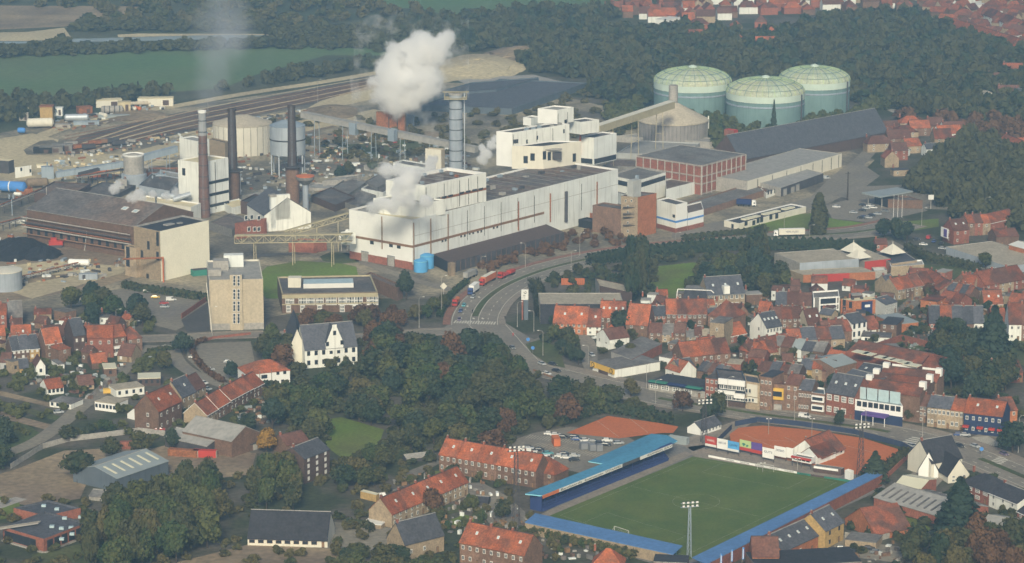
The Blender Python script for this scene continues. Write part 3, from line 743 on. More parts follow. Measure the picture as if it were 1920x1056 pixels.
# rubble, coal and earth heaps
def heap(name,label,p,rx,ry,h,m,seed=0,rz=0,cat='heap'):
    g=random.Random(seed);b=MB();n,k=22,7;c=W(p);ring=[]
    for j in range(k):
        f=j/(k-1);ring.append([(math.cos(2*math.pi*i/n)*rx*(1-f)*(1+g.uniform(-.13,.13)),math.sin(2*math.pi*i/n)*ry*(1-f)*(1+g.uniform(-.13,.13)),h*(1-(1-f)**1.6)*(1+g.uniform(-.1,.1))-(.3 if j==0 else 0)) for i in range(n)])
    i0=len(b.v)
    for r_ in ring:b.v+=r_
    for j in range(k-1):
        for i in range(n):b.f.append((i0+j*n+i,i0+j*n+(i+1) % n,i0+(j+1)*n+(i+1) % n,i0+(j+1)*n+i));b.m.append(b.mi(m))
    b.f.append(tuple(i0+(k-1)*n+i for i in range(n)));b.m.append(0)
    o=b.build(name,None,label,cat);o.location=(c.x,c.y,0);o.rotation_euler.z=rz;return o
heap('coal_heap','large black coal heap at the left edge of the factory yard',(28,470),17,26,6,'coal',1)
heap('coal_heap','smaller black coal heap in front of the red digger',(80,478),10,16,4.5,'coal',2)
heap('earth_heap','long pale earth mound behind the big steam cloud',(900,124),34,60,5,'sand',3)
heap('earth_heap','dark earth mound right of the rusty heap behind the silos',(620,212),20,30,4,'sand_dark',4)
heap('gravel_heap','ochre gravel heap behind the pale cylindrical tank',(225,322),6,9,3,'sand',5)
heap('gravel_heap','brown earth heap beyond the scrap yard along the track',(255,218),22,22,3,'sand_dark',6)
heap('gravel_heap','small grey dome of gravel among trees behind the sugar silo',(1180,190),14,14,5,'concrete',7)
heap('gravel_heap','orange brown earth heap far beyond the steam cloud',(985,106),34,40,7,'sand_dark',8)
# ================================================================ the white factory (tile row 2, column 2)
tile(2,2)
A=block('factory_hall','long white factory hall with a brown belt course in the middle of the works','factory',(1105,575),(658,500),(2561,215),930,wall='white_dirty',wallL='white_clean',roof='roof_rust',par=1.0,rim='white_clean')
hA=A.z
zb_=zat((1105,765),930)
band(A,'R',zb_-.6,zb_+.6,'pipe_brown','belt_course',0,.62);band(A,'L',zb_-.6,zb_+.6,'pipe_brown','belt_course',0,.9)
band(A,'L',0,zat((1105,875),930),'brick_red','plinth',0,1,.1);band(A,'R',0,2.6,'brick_red','plinth',0,.06,.1)
def pipes(B,side,us,z0,z1,m='pipe_brown',r=.28,name='downpipe'):
    v=B.a if side=='R' else B.b;n=nrm(B,side)
    for s in us:
        b=MB();p=B.f-B.o+v*s+n*.35;b.tube((p.x,p.y,z0),(p.x,p.y,z1),r,m,8)
        for z in (z0+(z1-z0)*k for k in (.25,.5,.75)):b.beam((p.x,p.y,z),(p.x-n.x*.35,p.y-n.y*.35,z),.15,.15,m)
        b.build(name,B.root)
sp=[.004]+[facepos(A,'R',(u,600))[1] for u in (1232,1355,1492,1612,1730,1848)]
pipes(A,'R',sp[:3],0,hA-1.5);pipes(A,'R',sp[3:],8,hA-2,'dark_steel',.12)
tile(2,3)
sq=[facepos(A,'R',(u,450))[1] for u in (42,155,268,378,488,598)]
pipes(A,'R',[sq[0],sq[2],sq[5]],6,hA-4,'rust',.35);pipes(A,'R',[sq[1],sq[4]],8,hA-3,'dark_steel',.14);pipes(A,'R',[sq[3]],4,hA-5,'dark_steel',1.0,'soot_stained_duct')
tile(2,2)
pipes(A,'L',[facepos(A,'L',(893,600))[1]],8,hA-.8)
wins(A,'L',[(820,735),(955,755),(1010,765)],2.4,1.8,'d')
wins(A,'R',[(1450,688),(1475,684),(1510,668),(1535,664),(1568,657),(1592,653),(1680,628),(1705,622),(1318,722),(1340,716)],2.0,2.2,'w1')
wins(A,'L',[(770,838),(955,870)],5.0,6.0,'gar')
# glass/metal panel joints
for k in range(13):
    s=k/13+.03;v=A.a;n=nrm(A,'R');p=A.f-A.o+v*s;b=MB();b.beam((p.x+n.x*.05,p.y+n.y*.05,zb_+.8),(p.x+n.x*.05,p.y+n.y*.05,hA-.3),.1,.1,'concrete');b.build('panel_joint',A.root)
band(A,'R',hA-8.4,hA-8.2,'concrete','panel_joint',0,1,.05)
# roof furniture of the hall: beams across the dark roof, the cream apron and the orange stack
for k in range(16):
    s=.18+k*.05;b=MB();p=A.f-A.o+A.a*s;q=p+A.b;b.beam((p.x,p.y,hA-.8),(q.x,q.y,hA-.8),.25,.25,'concrete_dark');b.build('roof_rib',A.root)
b=MB();P=[A.f-A.o+A.a*s+A.b*t for s,t in ((.015,.04),(.165,.04),(.165,.62),(.015,.62))]
b.face([(p.x,p.y,hA-.9) for p in P],'cream_roof');b.build('roof_apron',A.root)
b=MB();b.face([(p.x,p.y,hA-.93) for p in [A.f-A.o+A.a*s+A.b*t for s,t in ((.015,.64),(.13,.64),(.13,.96),(.015,.96))]],'roof_fibre');b.build('roof_apron',A.root)
b=MB();p=W((988,520),hA);b.tube((p.x-A.o.x,p.y-A.o.y,hA-1),(p.x-A.o.x,p.y-A.o.y,zat((988,440),(988,520),hA)),.9,'rust',12,.8);b.tube((p.x-A.o.x,p.y-A.o.y,hA-1),(p.x-A.o.x,p.y-A.o.y,hA+.3),1.5,'rust',12);b.build('steam_stack',A.root,'small orange steam stack')
B2=block('factory_upper_storey','white upper block with brown sunken roof standing on the long factory hall','factory',(1195,332),(918,292),(1628,240),540,zb=hA-.9,wall='white',wallL='white',roof='roof_brown',par=1.6,rim='white_clean',rimw=1.2)
band(B2,'R',(B2.z-B2.zb)*.40,(B2.z-B2.zb)*.48,'rust','belt_course',.02,1,.1)
wins(B2,'R',[(1240,432),(1285,425),(1330,415),(1375,405),(1455,385),(1500,375),(1545,365),(1590,357)],3.6,1.1,'d')
pipes(B2,'R',[.01,.3,.55,.7,.85],.5,B2.z-B2.zb-1,'dark_steel',.14)
for k in range(5):
    b=MB();p=B2.f-B2.o+B2.a*(.1+k*.19) ;q=p+B2.b;b.beam((p.x,p.y,B2.z-B2.zb-1.4),(q.x,q.y,B2.z-B2.zb-1.4),.3,.3,'concrete_dark');b.build('roof_rib',B2.root)
B3=block('factory_annex','low white annex on the hall roof left of the upper block','factory',(1190,455),(830,420),(1340,430),560,zb=hA-.9,wall='white',wallL='white',roof='roof_fibre')
# tall white tower group
zoom(560,180,620/1920)
T1=block('white_tower_block','low cream front block of the white tower group with a small canopy','factory',(1420,292),(1238,290),(1640,262),425,zb=hA-.9,wall='cream',wallL='cream',roof='slate_dark',rim='white_clean')
wins(T1,'R',[(1427,345),(1455,350),(1600,358)],2.2,4.6,'d');wins(T1,'L',[(1318,370),(1358,355)],2.4,4,'d')
b=MB();q,s=facepos(T1,'R',(1470,308));q=q-T1.o;b.box((q.x,q.y-1.2,q.z),(11,3,.5),'concrete');b.build('canopy',T1.root)
b=MB();q,s=facepos(T1,'R',(1500,345));q=q-T1.o;b.box((q.x,q.y-1.2,q.z),(5,2.6,3.8),'dark_steel');b.build('equipment_box',T1.root)
T2=block('white_tower_block','right front block of the white tower group above a dark window band','factory',(1715,243),(1630,235),(1846,215),400,wall='white_dirty',wallL='white',roof='roof_bitumen',zb=hA*.55,rim='white_clean')
band(T2,'R',.4,3.2,'glass','window_band',.02,.98,.15);band(T2,'L',.4,3.2,'glass','window_band',.1,.98,.15)
b=MB();q,s=facepos(T2,'L',(1634,300));q=q-T2.o;b.tube((q.x,q.y-.6,5),(q.x,q.y-.6,T2.z-T2.zb+1),.6,'orange_paint',10);b.build('vent_pipe',T2.root,'orange vent pipe')
T3=block('white_tower_block','main block of the white tower group with small broken windows on its flank','factory',(1240,213),(1148,205),(1572,162),412,zb=hA-.9,wall='white',wallL='white_clean',roof='roof_bitumen',rim='white_clean')
wins(T3,'R',[(1250,265),(1260,264),(1270,263),(1325,265),(1385,243),(1540,205)],1.1,2.2,'d');pipes(T3,'R',[.01,.42,.7],1,T3.z-T3.zb-1,'dark_steel',.12)
T4=block('white_tower_block','tallest cube of the white tower group','factory',(1502,82),(1388,72),(1597,64),168,zb=T3.z*.93,wall='white',wallL='white_clean',roof='roof_fibre',rim='white_clean')
pipes(T4,'R',[.02,.6],.5,T4.z-T4.zb-2,'dark_steel',.12);wins(T4,'R',[(1550,150)],2,2.4,'d')
T4b=block('white_tower_block','tall white block right behind the tallest cube of the tower group','factory',(1640,152),(1560,140),(1745,137),225,zb=T3.z*.75,wall='white',wallL='white_dirty',roof='roof_bitumen',rim='white_clean')
T5=block('white_tower_block','small pale block left behind the tallest cube of the tower group','factory',(1350,130),(1303,124),(1400,118),175,zb=T3.z*.85,wall='white_dirty',wallL='white_clean',roof='roof_fibre',rim='white_clean')
random.seed(21)
for k in range(16):onroof(A,'roof_vent',random.uniform(.45,.97),random.uniform(.08,.9),(random.uniform(.8,3.5),random.uniform(.8,2.5),random.uniform(.6,2.2)),random.choice(('roof_fibre','dark_steel','steel','concrete')))
for k in range(5):onroof(T3,'roof_vent',random.uniform(.3,.95),random.uniform(.1,.9),(2,1.5,1.4),random.choice(('roof_fibre','steel')))
for k in range(6):onroof(B2,'roof_vent',random.uniform(.1,.95),random.uniform(.1,.9),(1.5,1.5,1.2),random.choice(('rust','steel')))
# tall steel stack and its platform
def stack(name,label,top,base,r0,r1,m,extra=None,cat='chimney',cap=None,seg=28):
    z=zat(top,base);g=W(base if isinstance(base,tuple) else (top[0],base));root=thing(name,label,cat,(g.x,g.y,0));b=MB()
    if isinstance(m,(tuple,list)):
        k=m[2];b.rings([(r0,0),(r0+(r1-r0)*k,z*k)],m[0],seg,cap=False);b.build('shaft',root)
        b=MB();b.rings([(r0+(r1-r0)*k,z*k),(r1,z)],m[1],seg,cap=False);b.build('upper_shaft',root)
    else:b.rings([(r0,0),(r1,z)],m,seg,cap=False);b.build('shaft',root)
    b=MB();b.rings([(r1+.25,z-1.2),(r1+.3,z),(r1-.5,z),(r1-.5,z-3)],cap or (m if isinstance(m,str) else m[1]),seg,cap=False);b.build('rim',root)
    for k in range(int(z/6)):
        b=MB();zz=4+k*6;rr=r0+(r1-r0)*zz/z;b.rings([(rr+.06,zz),(rr+.1,zz+.15),(rr+.1,zz+.4),(rr+.06,zz+.55)],'dark_steel',seg,cap=False);b.build('hoop',root)
    b=MB()
    for s in (-.3,.3):b.beam((s,-r0-.25,2),(s,-r1-.25,z),.08,.08,'steel')
    for k in range(int(z/1.5)):zz=2+k*1.5;rr=r0+(r1-r0)*zz/z;b.beam((-.3,-rr-.25,zz),(.3,-rr-.25,zz),.06,.06,'steel')
    b.build('ladder',root)
    return root,z
tile(1,2)
s_,zs_=stack('steel_stack','fat blue grey steel stack with a platform on top behind the white hall',(1415,655),(1415,1260),3.8,3.8,'render_blue_grey',cap='concrete')
b=MB();b.box((0,0,zs_-3),(13,11,.4),'truss_beige');b.box((0,0,zs_+.4),(15,3,.3),'truss_beige')
for x in (-6.2,6.2):
    for y in (-5,5):b.beam((x,y,zs_-3),(x,y,zs_+.6),.2,.2,'truss_beige')
for x,y in ((6.4,0),(0,5.4),(-6.4,0),(0,-5.4)):b.box((x,y,zs_-1.8),(.15 if x else 12.5,.15 if y else 11,.15),'truss_beige')
b.beam((4.9,0,0),(4.9,0,zs_),.5,.5,'silver');b.build('platform',s_)
# three brick chimneys
tile(1,1)
ch1,zc1=stack('brick_chimney','tall brick chimney with a pale upper third, leftmost of the three',(1425,782),(1447,1535),3.1,2.0,('chimney_brick','chimney_grey',.77),cap='white_clean')
ch2,zc2=stack('brick_chimney','dark brick chimney in the middle of the three, beside the white boiler tower',(1652,770),(1652,1445),3.0,2.1,'chimney_dark')
tile(1,2)
ch3,zc3=stack('brick_chimney','dark brick chimney in front of the white silo on legs, rightmost of the three',(258,748),(262,1440),3.0,2.0,'chimney_dark')
for root,z,r in ((ch2,0,5.5),(ch3,0,6.5)):
    b=MB();zz=19 if root is ch2 else 21;b.rings([(3.2,zz-.3),(r,zz-.3),(r,zz+.3),(3.2,zz+.3)],'dark_steel',24,cap=False)
    b.rings([(r,zz+1.3),(r+.1,zz+1.45),(r,zz+1.5)],'dark_steel',24,cap=False)
    for k in range(12):a=k*math.pi/6;b.beam((r*math.cos(a),r*math.sin(a),zz),(r*math.cos(a),r*math.sin(a),zz+1.4),.12,.12,'dark_steel')
    b.build('water_tank_platform',root)
    b=MB();b.rings([(3.1+.6,0),(3.9,zz-.3)],'brick_brown',24,cap=False);b.build('base',root)
# white silo on legs behind chimney three
tile(1,2)
zt,zb=zat((228,885),1230),zat((228,1085),1230);g=W((228,1230));t=thing('steel_silo','white round silo standing on tall legs behind the rightmost brick chimney','silo',(g.x,g.y,0));r=10.2
b=MB();b.rings([(1.5,zb-5),(r,zb),(r,zt)],'silver',32,cap=False);b.build('tank',t)
b=MB();b.rings([(r+.2,zt),(r*.4,zt+2.5),(1,zt+3.2)],'steel',32);b.build('roof',t)
for k in range(8):
    a=k*math.pi/4+.3;b=MB();b.beam((r*.95*math.cos(a),r*.95*math.sin(a),0),(r*.95*math.cos(a),r*.95*math.sin(a),zb+1),.7,.7,'silver');b.build('leg',t)
b=MB();b.rings([(r+.15,(zb+zt)/2),(r+.3,(zb+zt)/2+.4),(r+.15,(zb+zt)/2+.8)],'dark_steel',32,cap=False);b.build('hoop',t)
# beige round storage hall
tile(1,1);p=(1700,900);zt,g=zat((1700,905),1110),W((1700,1110));rr=17.5;g.y+=rr
t=thing('storage_tank','wide beige round tank with a brownish low cone roof behind the brick chimneys','tank',(g.x,g.y,0))
b=MB();b.rings([(rr,0),(rr,zt)],'cream',40,cap=False);b.build('wall',t)
b=MB();b.rings([(rr+.3,zt-.1),(rr+.3,zt+.2),(4,zt+4.5),(0.5,zt+5)],'silo_roof',40);b.build('roof',t)
for k in range(14):a=math.pi+k*math.pi/13;b=MB();b.beam((rr*1.01*math.cos(a),rr*1.01*math.sin(a),0),(rr*1.01*math.cos(a),rr*1.01*math.sin(a),zt),.4,.4,'concrete');b.build('rib',t)
# white boiler tower and grey building behind
tile(1,1)
block('process_building','grey white building with a low cream roof behind the white boiler tower','factory',(1395,1000),(1268,975),(1490,985),1210,wall='white_dirty',wallL='white',roof='roof_fibre')
block('process_building','narrow brown and white block right behind the pale chimney','factory',(1590,1010),(1480,985),(1620,1000),1250,wall='brick_tan',wallL='brick_tan',roof='roof_bitumen')
tile(2,1)
BT=block('boiler_tower','white boiler tower with cream roof and dark window bands between two chimneys','factory',(1420,172),(1258,150),(1614,133),545,wall='white_dirty',wallL='white',roof='cream_roof',rim='white_clean')
HB=BT.z
for z0 in (.12,.33,.56):band(BT,'R',HB*z0,HB*z0+1.6,'glass','window_band',.05,.99,.12)
wins(BT,'L',[(1300,235)],2.2,4,'d');pipes(BT,'R',[.5],2,HB-1,'dark_steel',.15)
block('low_annex','small cream roofed annex right at the foot of the boiler tower','annex',(1640,490),(1575,450),(1755,462),545,wall='white_dirty',wallL='white_dirty',roof='cream_roof')
WA=block('process_annex','long white annex with a steaming cream roof left of the pale chimney','annex',(1350,485),(960,430),(1420,455),600,wall='white',wallL='cream',roof='cream_roof',rim='white_clean')
for k,(u,v) in enumerate([(1230,430),(1310,430)]):
    pass
b=MB();p=W((1330,420),WA.z)-WA.o;b.tube((p.x-14,p.y,WA.z+1.2),(p.x,p.y-3,WA.z+1.2),1.5,'silver',12);b.tube((p.x-7,p.y-9,WA.z+1),(p.x+2,p.y-6,WA.z+3.4),1.4,'silver',12);b.build('steam_duct',WA.root)
b=MB();g=W((1110,475),0);
s2=stack('vent_stack','thin dark vent pipe on the roof edge of the steaming annex',(1110,405),(1110,690),.5,.4,'dark_steel',seg=10)
# blue tank among the annexes
g=W((1330,500));t=thing('blue_tank','dark blue round tank beside the pale chimney','tank',(g.x,g.y+12,0));z=zat((1330,305),500);b=MB();b.rings([(5.5,0),(5.5,z-2),(4.6,z-.6),(2,z)],'blue_wall',24);b.build('shell',t);b=MB();b.rings([(5.6,z-2.2),(5.7,z-2)],'blue_paint',24,cap=False);b.build('rim',t)
# long brick hall left, with its wide grey roof
FL,FR=(190,500),(950,622)
hb=zat(FR,850);p,q=W(FL,hb),W(FR,hb)
BH=house('brick_hall','long brick hall with a wide grey patchy roof and pipes along its wall','factory',FL,FR,hb,44,7.5,'brick_brown','roof_rust','gable',chim=0,floors=1,nwin=0,door=False,gut='concrete')
w_=(q-p).length
for k in range(14):put('b',BH,(-w_/2+w_*(k+.5)/14,0,3),0,2.4,4.5)
for k,z in enumerate((4.0,7.5,8.6,10.0,12.5)):
    b=MB();b.tube((-w_/2-2,-1.5-k*.2,z),(w_/2-1,-1.5-k*.2,z),.3+.1*(k % 2),['pipe_brown','concrete','rust','dark_steel','concrete'][k],8)
    for j in range(9):x=-w_/2+3+j*(w_-6)/8;b.beam((x,-1.5-k*.2,z),(x,0,z),.15,.15,'dark_steel')
    b.build('pipe',BH)
for x,y in ((.2,12),(.31,11)):
    put('sky',BH,(-w_/2+w_*(x+.55),y,hb+7.5*y/22+.35),0,3.4,3.0,'skylight',-1.25)
pr=thing('pipe_bridge','long rusty pipe bridge running past the brick hall towards the cream walled building','pipe bridge',(*W((200,700)).xy,0));o_=Vector(pr.location)
a,c=W((190,590),8)-o_,W((950,730),8)-o_;b=MB();b.beam(a,c,2.2,.25,'dark_steel');b.beam(a+Vector((0,0,.6)),c+Vector((0,0,.6)),.5,.5,'rust');b.beam(a+Vector((0,1,.9)),c+Vector((0,1,.9)),.6,.6,'concrete');b.build('pipes',pr)
for k in range(9):
    p=a.lerp(c,k/8);b=MB();b.beam((p.x,p.y,0),p,.4,.4,'dark_steel');b.build('leg',pr)
# cream-walled tall building
CB=block('cream_walled_building','tall brown brick building with one blank cream wall and dark flat roof','factory',(1131,656),(945,618),(1476,577),1010,wall='cream_wall',wallL='brick_tan',roof='slate_dark',rim='roof_fibre',par=.9)
wins(CB,'L',[(1005,820),(1050,755),(1115,690),(1115,730),(1115,830),(1045,985)],1.8,4.2,'d')
onroof(CB,'roof_hatch',.45,.5,(5,3,.6),'roof_fibre');onroof(CB,'roof_hatch',.62,.4,(2.4,2,.5),'roof_fibre')
AX=block('brick_annex','lower brown brick annex against the cream walled building','annex',(960,775),(880,758),(1005,765),985,wall='brick_tan',wallL='brick_tan',roof='roof_bitumen')
wins(AX,'L',[(905,800),(905,870)],2.6,5,'d')
b=MB();p0=W((870,850),12);p1,p2,p3=W((1145,900),12),W((1160,905),12),W((1160,1010),0)
t=thing('orange_pipe','orange pipe running along and down the corner of the cream walled building','pipe',(p3.x,p3.y-1,0));o_=Vector(t.location)
for dy in (0,-1.1):
    b=MB();c=Vector((0,dy,0));b.tube(p0-o_+c,Vector((0,dy,12)),.35,'rust',8);b.tube((0,dy,12.3),(0,dy,0),.35,'orange_paint',8);b.build('pipe',t)
# cylinder grey silo and pipe bridge left of it
g=W((950,330));z=zat((950,120),330);t=thing('grey_silo','pale grey cylindrical silo beside the dark conveyor bridge','silo',(g.x,g.y,0));b=MB();b.rings([(5.8,0),(5.8,z),(2,z+1.2)],'concrete',28);b.build('shell',t)
b=MB();b.rings([(6.0,z),(6.2,z+.9),(6.0,z+1)],'white_clean',28,cap=False);b.build('railing',t)
b=MB();b.rings([(7.2,0),(7.2,6.5),(5.9,7)],'render_blue_grey',28,cap=False);b.build('base',t)
def conveyor(label,p0,z0,p1,z1,w=3.0,h=3.0,m='steel',legs=4,truss=False,roof=None,name='conveyor_bridge',legm=None):
    a,c=W(p0,z0),W(p1,z1);t=thing(name,label,'conveyor',(a.x,a.y,0));o=Vector((a.x,a.y,0));a,c=a-o,c-o;b=MB();d=(c-a).normalized();n=Vector((-d.y,d.x,0)).normalized()*w/2;u=Vector((0,0,h))
    if truss:
        for s in (-1,1):
            b.beam(a+n*s,c+n*s,.35,.35,m);b.beam(a+n*s+u,c+n*s+u,.35,.35,m);k=max(4,int((c-a).length/h))
            for i in range(k):p,q=a.lerp(c,i/k)+n*s,a.lerp(c,(i+1)/k)+n*s;b.beam(p,q+u,.2,.2,m) if i % 2 else b.beam(p+u,q,.2,.2,m);b.beam(p,p+u,.18,.18,m)
        b.beam(a,c,w,.2,'concrete_dark');b.beam(a+u*1.05,c+u*1.05,w+.4,.25,roof or 'truss_beige');b.build('truss',t)
    else:b.beam(a+u/2,c+u/2,w,h,m);b.build('gallery',t);b=MB();b.beam(a+u*1.04,c+u*1.04,w+.5,.3,roof or m);b.build('roof',t)
    for i in range(legs):
        p=a.lerp(c,(i+.5)/legs);b=MB()
        for s in (-1,1):b.beam((p.x+n.x*s*1.3,p.y+n.y*s*1.3,0),p+n*s,.35,.35,legm or m)
        b.beam((p.x+n.x,p.y+n.y,p.z*.5),(p.x-n.x,p.y-n.y,p.z*.5),.25,.25,legm or m);b.build('leg',t)
    return t
conveyor('long dark conveyor bridge between grey silo and the sand yard',(395,275),4,(905,195),9,3,3,'steel',5,legm='dark_steel')
conveyor('dark conveyor bridge right of the grey silo towards the process building',(1000,160),9,(1250,95),12,3.4,3.4,'steel',2)
conveyor('thick dark support bridge in the sand yard with one broad pier',(560,262),6,(700,225),8,3.4,1.2,'dark_steel',1)
tile(1,2)
conveyor('long pale conveyor bridge descending from the brick chimney towards the steel stack',(330,830),22,(1560,1080),14,4,3.2,'roof_fibre',6,roof='roof_fibre',legm='steel')
for (u,v) in ((690,895),(965,940)):
    z=19;g=W((u,v),z);t=block('conveyor_house',f"small grey transfer house {'left' if u < 800 else 'right'} on the long pale conveyor bridge",'shed',(u+10,v-20),(u-35,v-28),(u+35,v-28),None,h=7,zb=16,wall='steel',wallL='steel',roof='roof_fibre')
# cooling tower that gives off the big cloud
CT=block('cooling_tower','brown timber cooling tower under the big steam cloud','cooling tower',(1050,800),(850,790),(1062,795),940,wall='wood',wallL='rust',roof='black',rim='wood')
wins(CT,'L',[(940,885),(1000,870)],.6,10,'d',name='slot')
block('pump_house','pale grey cube right beside the timber cooling tower','shed',(1110,820),(1058,812),(1120,815),900,wall='render_blue_grey',wallL='render_blue_grey',roof='roof_fibre')
tile(2,2)
BX=block('beige_block','beige windowless block beside the fat steel stack','factory',(1310,80),(1197,70),(1335,72),260,wall='beige',wallL='cream',roof='roof_fibre')
# low sheds behind the hall
LS_=[((860,345),(775,300),(1010,262),400,'concrete_dark','roof_grey','grey flat shed immediately behind the hall annex'),
       ((860,205),(762,188),(1000,180),240,'concrete','roof_bitumen','low dark shed with a white edge behind the steam'),
       ((1190,205),(970,168),(1260,185),260,'white_dirty','roof_bitumen','dark shed with white front edge left of the beige block'),
       ((900,380),(745,350),(985,330),420,'white_dirty','roof_bitumen','low shed with two white roof strips behind the hall'),
       ((720,480),(600,440),(850,400),520,'concrete_dark','roof_bitumen','dark low shed left of the steam over the hall'),
       ((640,400),(500,370),(790,300),440,'concrete_dark','roof_grey','broad dull shed between chimney and the steam'),
       ((560,470),(390,400),(700,410),520,'brick_dark','roof_bitumen','dark roofed brick shed behind the white gable'),
       ((640,285),(470,300),(750,250),330,'concrete','roof_fibre','narrow pale roofed shed among scrub behind the chimney'),
       ((560,355),(330,345),(640,320),375,'concrete','roof_fibre','thin pale track side shed right of the brick chimney')]
for F,L,R_,bs,wl,rf,lb in LS_:block('industrial_shed',lb,'shed',F,L,R_,bs,wall=wl,wallL=wl,roof=rf)
# orange-capped water tower
g=W((352,505));z=zat((375,262),(352,505));t=thing('water_tower','slim blue grey water tower with a flat rusty orange cap','water tower',(g.x,g.y,0))
b=MB();b.rings([(1.6,0),(1.6,z-4)],'render_blue_grey',18,cap=False);b.build('shaft',t);b=MB();b.rings([(1.7,z-5),(4.8,z-2),(4.9,z-.4)],'concrete_dark',24,cap=False);b.build('tank',t);b=MB();b.rings([(5.0,z-.4),(5.0,z),(2,z+.5),(.3,z+.7)],'orange_paint',24);b.build('cap',t)
# white gabled workshop
G0=house('gabled_workshop','white gabled workshop with a stepped chimney block and slate roof','workshop',(58,545),(388,520),11,32,8.5,'white','slate','cross',base=(670,625),chim=0,floors=1,nwin=0,door=False)
zw=zat((58,545),670)
b=MB();x=-2.5;b.box((x,1.2,12.5),(8,2.4,13),'white');b.build('chimney_block',G0);b=MB();b.box((x-5.2,1.3,10),(2.6,2.6,17),'white_dirty');b.build('chimney_block',G0)
b=MB();b.box((x-5.2,1.3,18.8),(3.6,3.2,1.2),'concrete');b.build('chimney_cap',G0)
tile(2,1)
WB=block('brick_workshop','brown red brick workshop left of the white gable with a row of windows','workshop',(1868,565),(1660,600),(1885,560),680,wall='brick_red',wallL='brick_red',roof='slate_dark')
wins(WB,'L',[(1740,560),(1780,555),(1830,560),(1760,640),(1800,640),(1830,640)],2.2,2.6,'w1')
for F,L,R_,bs,wl,rf,lb in [((1640,640),(1480,590),(1790,575),700,'concrete_dark','roof_rust','low rusty roofed shed between the cream wall and the brick workshop'),
       ((1850,470),(1700,440),(1950,420),560,'brick_dark','slate','slate roofed shed just right of the boiler tower annex'),
       ((1830,405),(1700,400),(1960,370),450,'concrete_dark','roof_fibre','pale roofed shed behind the slate shed right of boiler tower'),
       ((800,405),(560,380),(960,330),440,'dark_steel','roof_bitumen','dark machinery shed behind the long brick hall roof'),
       ((500,400),(240,380),(640,320),470,'brick_dark','roof_rust','rusty brown shed left behind the long brick hall'),
       ((1200,370),(980,330),(1290,280),430,'render_blue_grey','roof_bitumen','blue grey roofed plant room left of the boiler tower'),
       ((1210,320),(1040,290),(1310,250),370,'render_blue_grey','roof_fibre','second blue grey plant room further behind, left of the boiler tower'),
       ((1240,240),(1030,240),(1260,205),275,'rust','roof_rust','low rusty walled bunker between grey silo and boiler tower'),
       ((1170,195),(1010,190),(1260,150),215,'concrete','sand','concrete bunker filled with pale sand by the dark conveyor')]:
    block('industrial_shed',lb,'shed',F,L,R_,bs,wall=wl,wallL=wl,roof=rf)
HL=block('office_cabin','white office cabin at the far left edge of the sand yard','cabin',(145,200),(105,205),(222,188),275,wall='white',wallL='white',roof='roof_grey')
wins(HL,'R',[(150,218),(215,228)],1.2,2,'d')
block('open_shed','dark open shed with a flat cream roof at the left edge','shed',(60,160),(-60,150),(98,148),250,wall='dark_steel',wallL='dark_steel',roof='cream_roof',rim='cream_roof',par=.1)
# horizontal tanks
def drum(name,label,p,ln,r,ang,m,z=0,bands=0,legs=True,cat='tank',m2=None):
    g=W(p);t=thing(name,label,cat,(g.x,g.y,z),ang);b=MB();x=ln/2;zc=r+.9
    i=len(b.v);n=20;prof=[(-x-r*.35,.01),(-x-r*.3,r*.5),(-x,r*.95),(-x+.3,r),(x-.3,r),(x,r*.95),(x+r*.3,r*.5),(x+r*.35,.01)]
    for X,rr in prof:
        for k in range(n):a=2*math.pi*k/n;b.v.append((X,rr*math.cos(a),zc+rr*math.sin(a)))
    for j in range(len(prof)-1):
        for k in range(n):b.f.append((i+j*n+k,i+j*n+(k+1) % n,i+(j+1)*n+(k+1) % n,i+(j+1)*n+k));b.m.append(b.mi(m))
    b.build('shell',t)
    if bands:
        b=MB()
        for k in range(bands):
            X=-x+ln*(k+.5)/bands
            for a_ in range(n):a,c=2*math.pi*a_/n,2*math.pi*(a_+1)/n;q=r+.06;b.face([(X-.3,q*math.cos(a),zc+q*math.sin(a)),(X+.3,q*math.cos(a),zc+q*math.sin(a)),(X+.3,q*math.cos(c),zc+q*math.sin(c)),(X-.3,q*math.cos(c),zc+q*math.sin(c))],m2 or 'dark_steel')
        b.build('bands',t)
    if legs:
        for s in (-.6,.6):b=MB();b.box((s*x,0,zc*.35),(.6,r*1.5,zc*.7),'concrete_dark');b.build('saddle',t)
    return t
drum('storage_drum','long blue horizontal tank at the left edge behind the brick hall',(75,385),17,2.9,R(-14),'blue_paint',0,1,m2='white_clean')
drum('storage_drum','rusty tan horizontal tank just right of the long blue tank',(265,350),11,2.4,R(14),'sand_dark')
drum('tank_trailer','white horizontal tank on a blue frame above the coal heap',(130,618),6.5,1.5,R(12),'white',m2='blue_paint')
drum('tank_trailer','white tank trailer with a green skirt parked on the dirt lot',(560,910),10,1.6,R(-8),'white_clean',0,0)
drum('storage_drum','small white horizontal tank under the blue one at the left edge',(125,415),4,1.0,R(-15),'white')
g=W((50,1090));z=9;t=thing('round_tank','grey round tank with a pale dished lid at the lower left of the works','tank',(g.x-2,g.y+8,0));b=MB();b.rings([(8,0),(8,z)],'render_blue_grey',30,cap=False);b.build('wall',t);b=MB();b.rings([(8.3,z),(8.3,z+.4),(3,z+1),(.5,z+1.2)],'cream',30);b.build('lid',t)
g=W((395,770));t=thing('red_digger','red digger beside the black coal heap','digger',(g.x,g.y,0),R(10));b=MB();b.box((0,0,2.4),(7,4,2.2),'red_paint');b.box((-1,0,4.2),(3,2.6,1.8),'red_paint');b.build('body',t)
b=MB();b.beam((3,0,3),(7,0,5),.6,.7,'red_paint');b.beam((7,0,5),(9,0,1.5),.5,.6,'red_paint');b.build('arm',t)
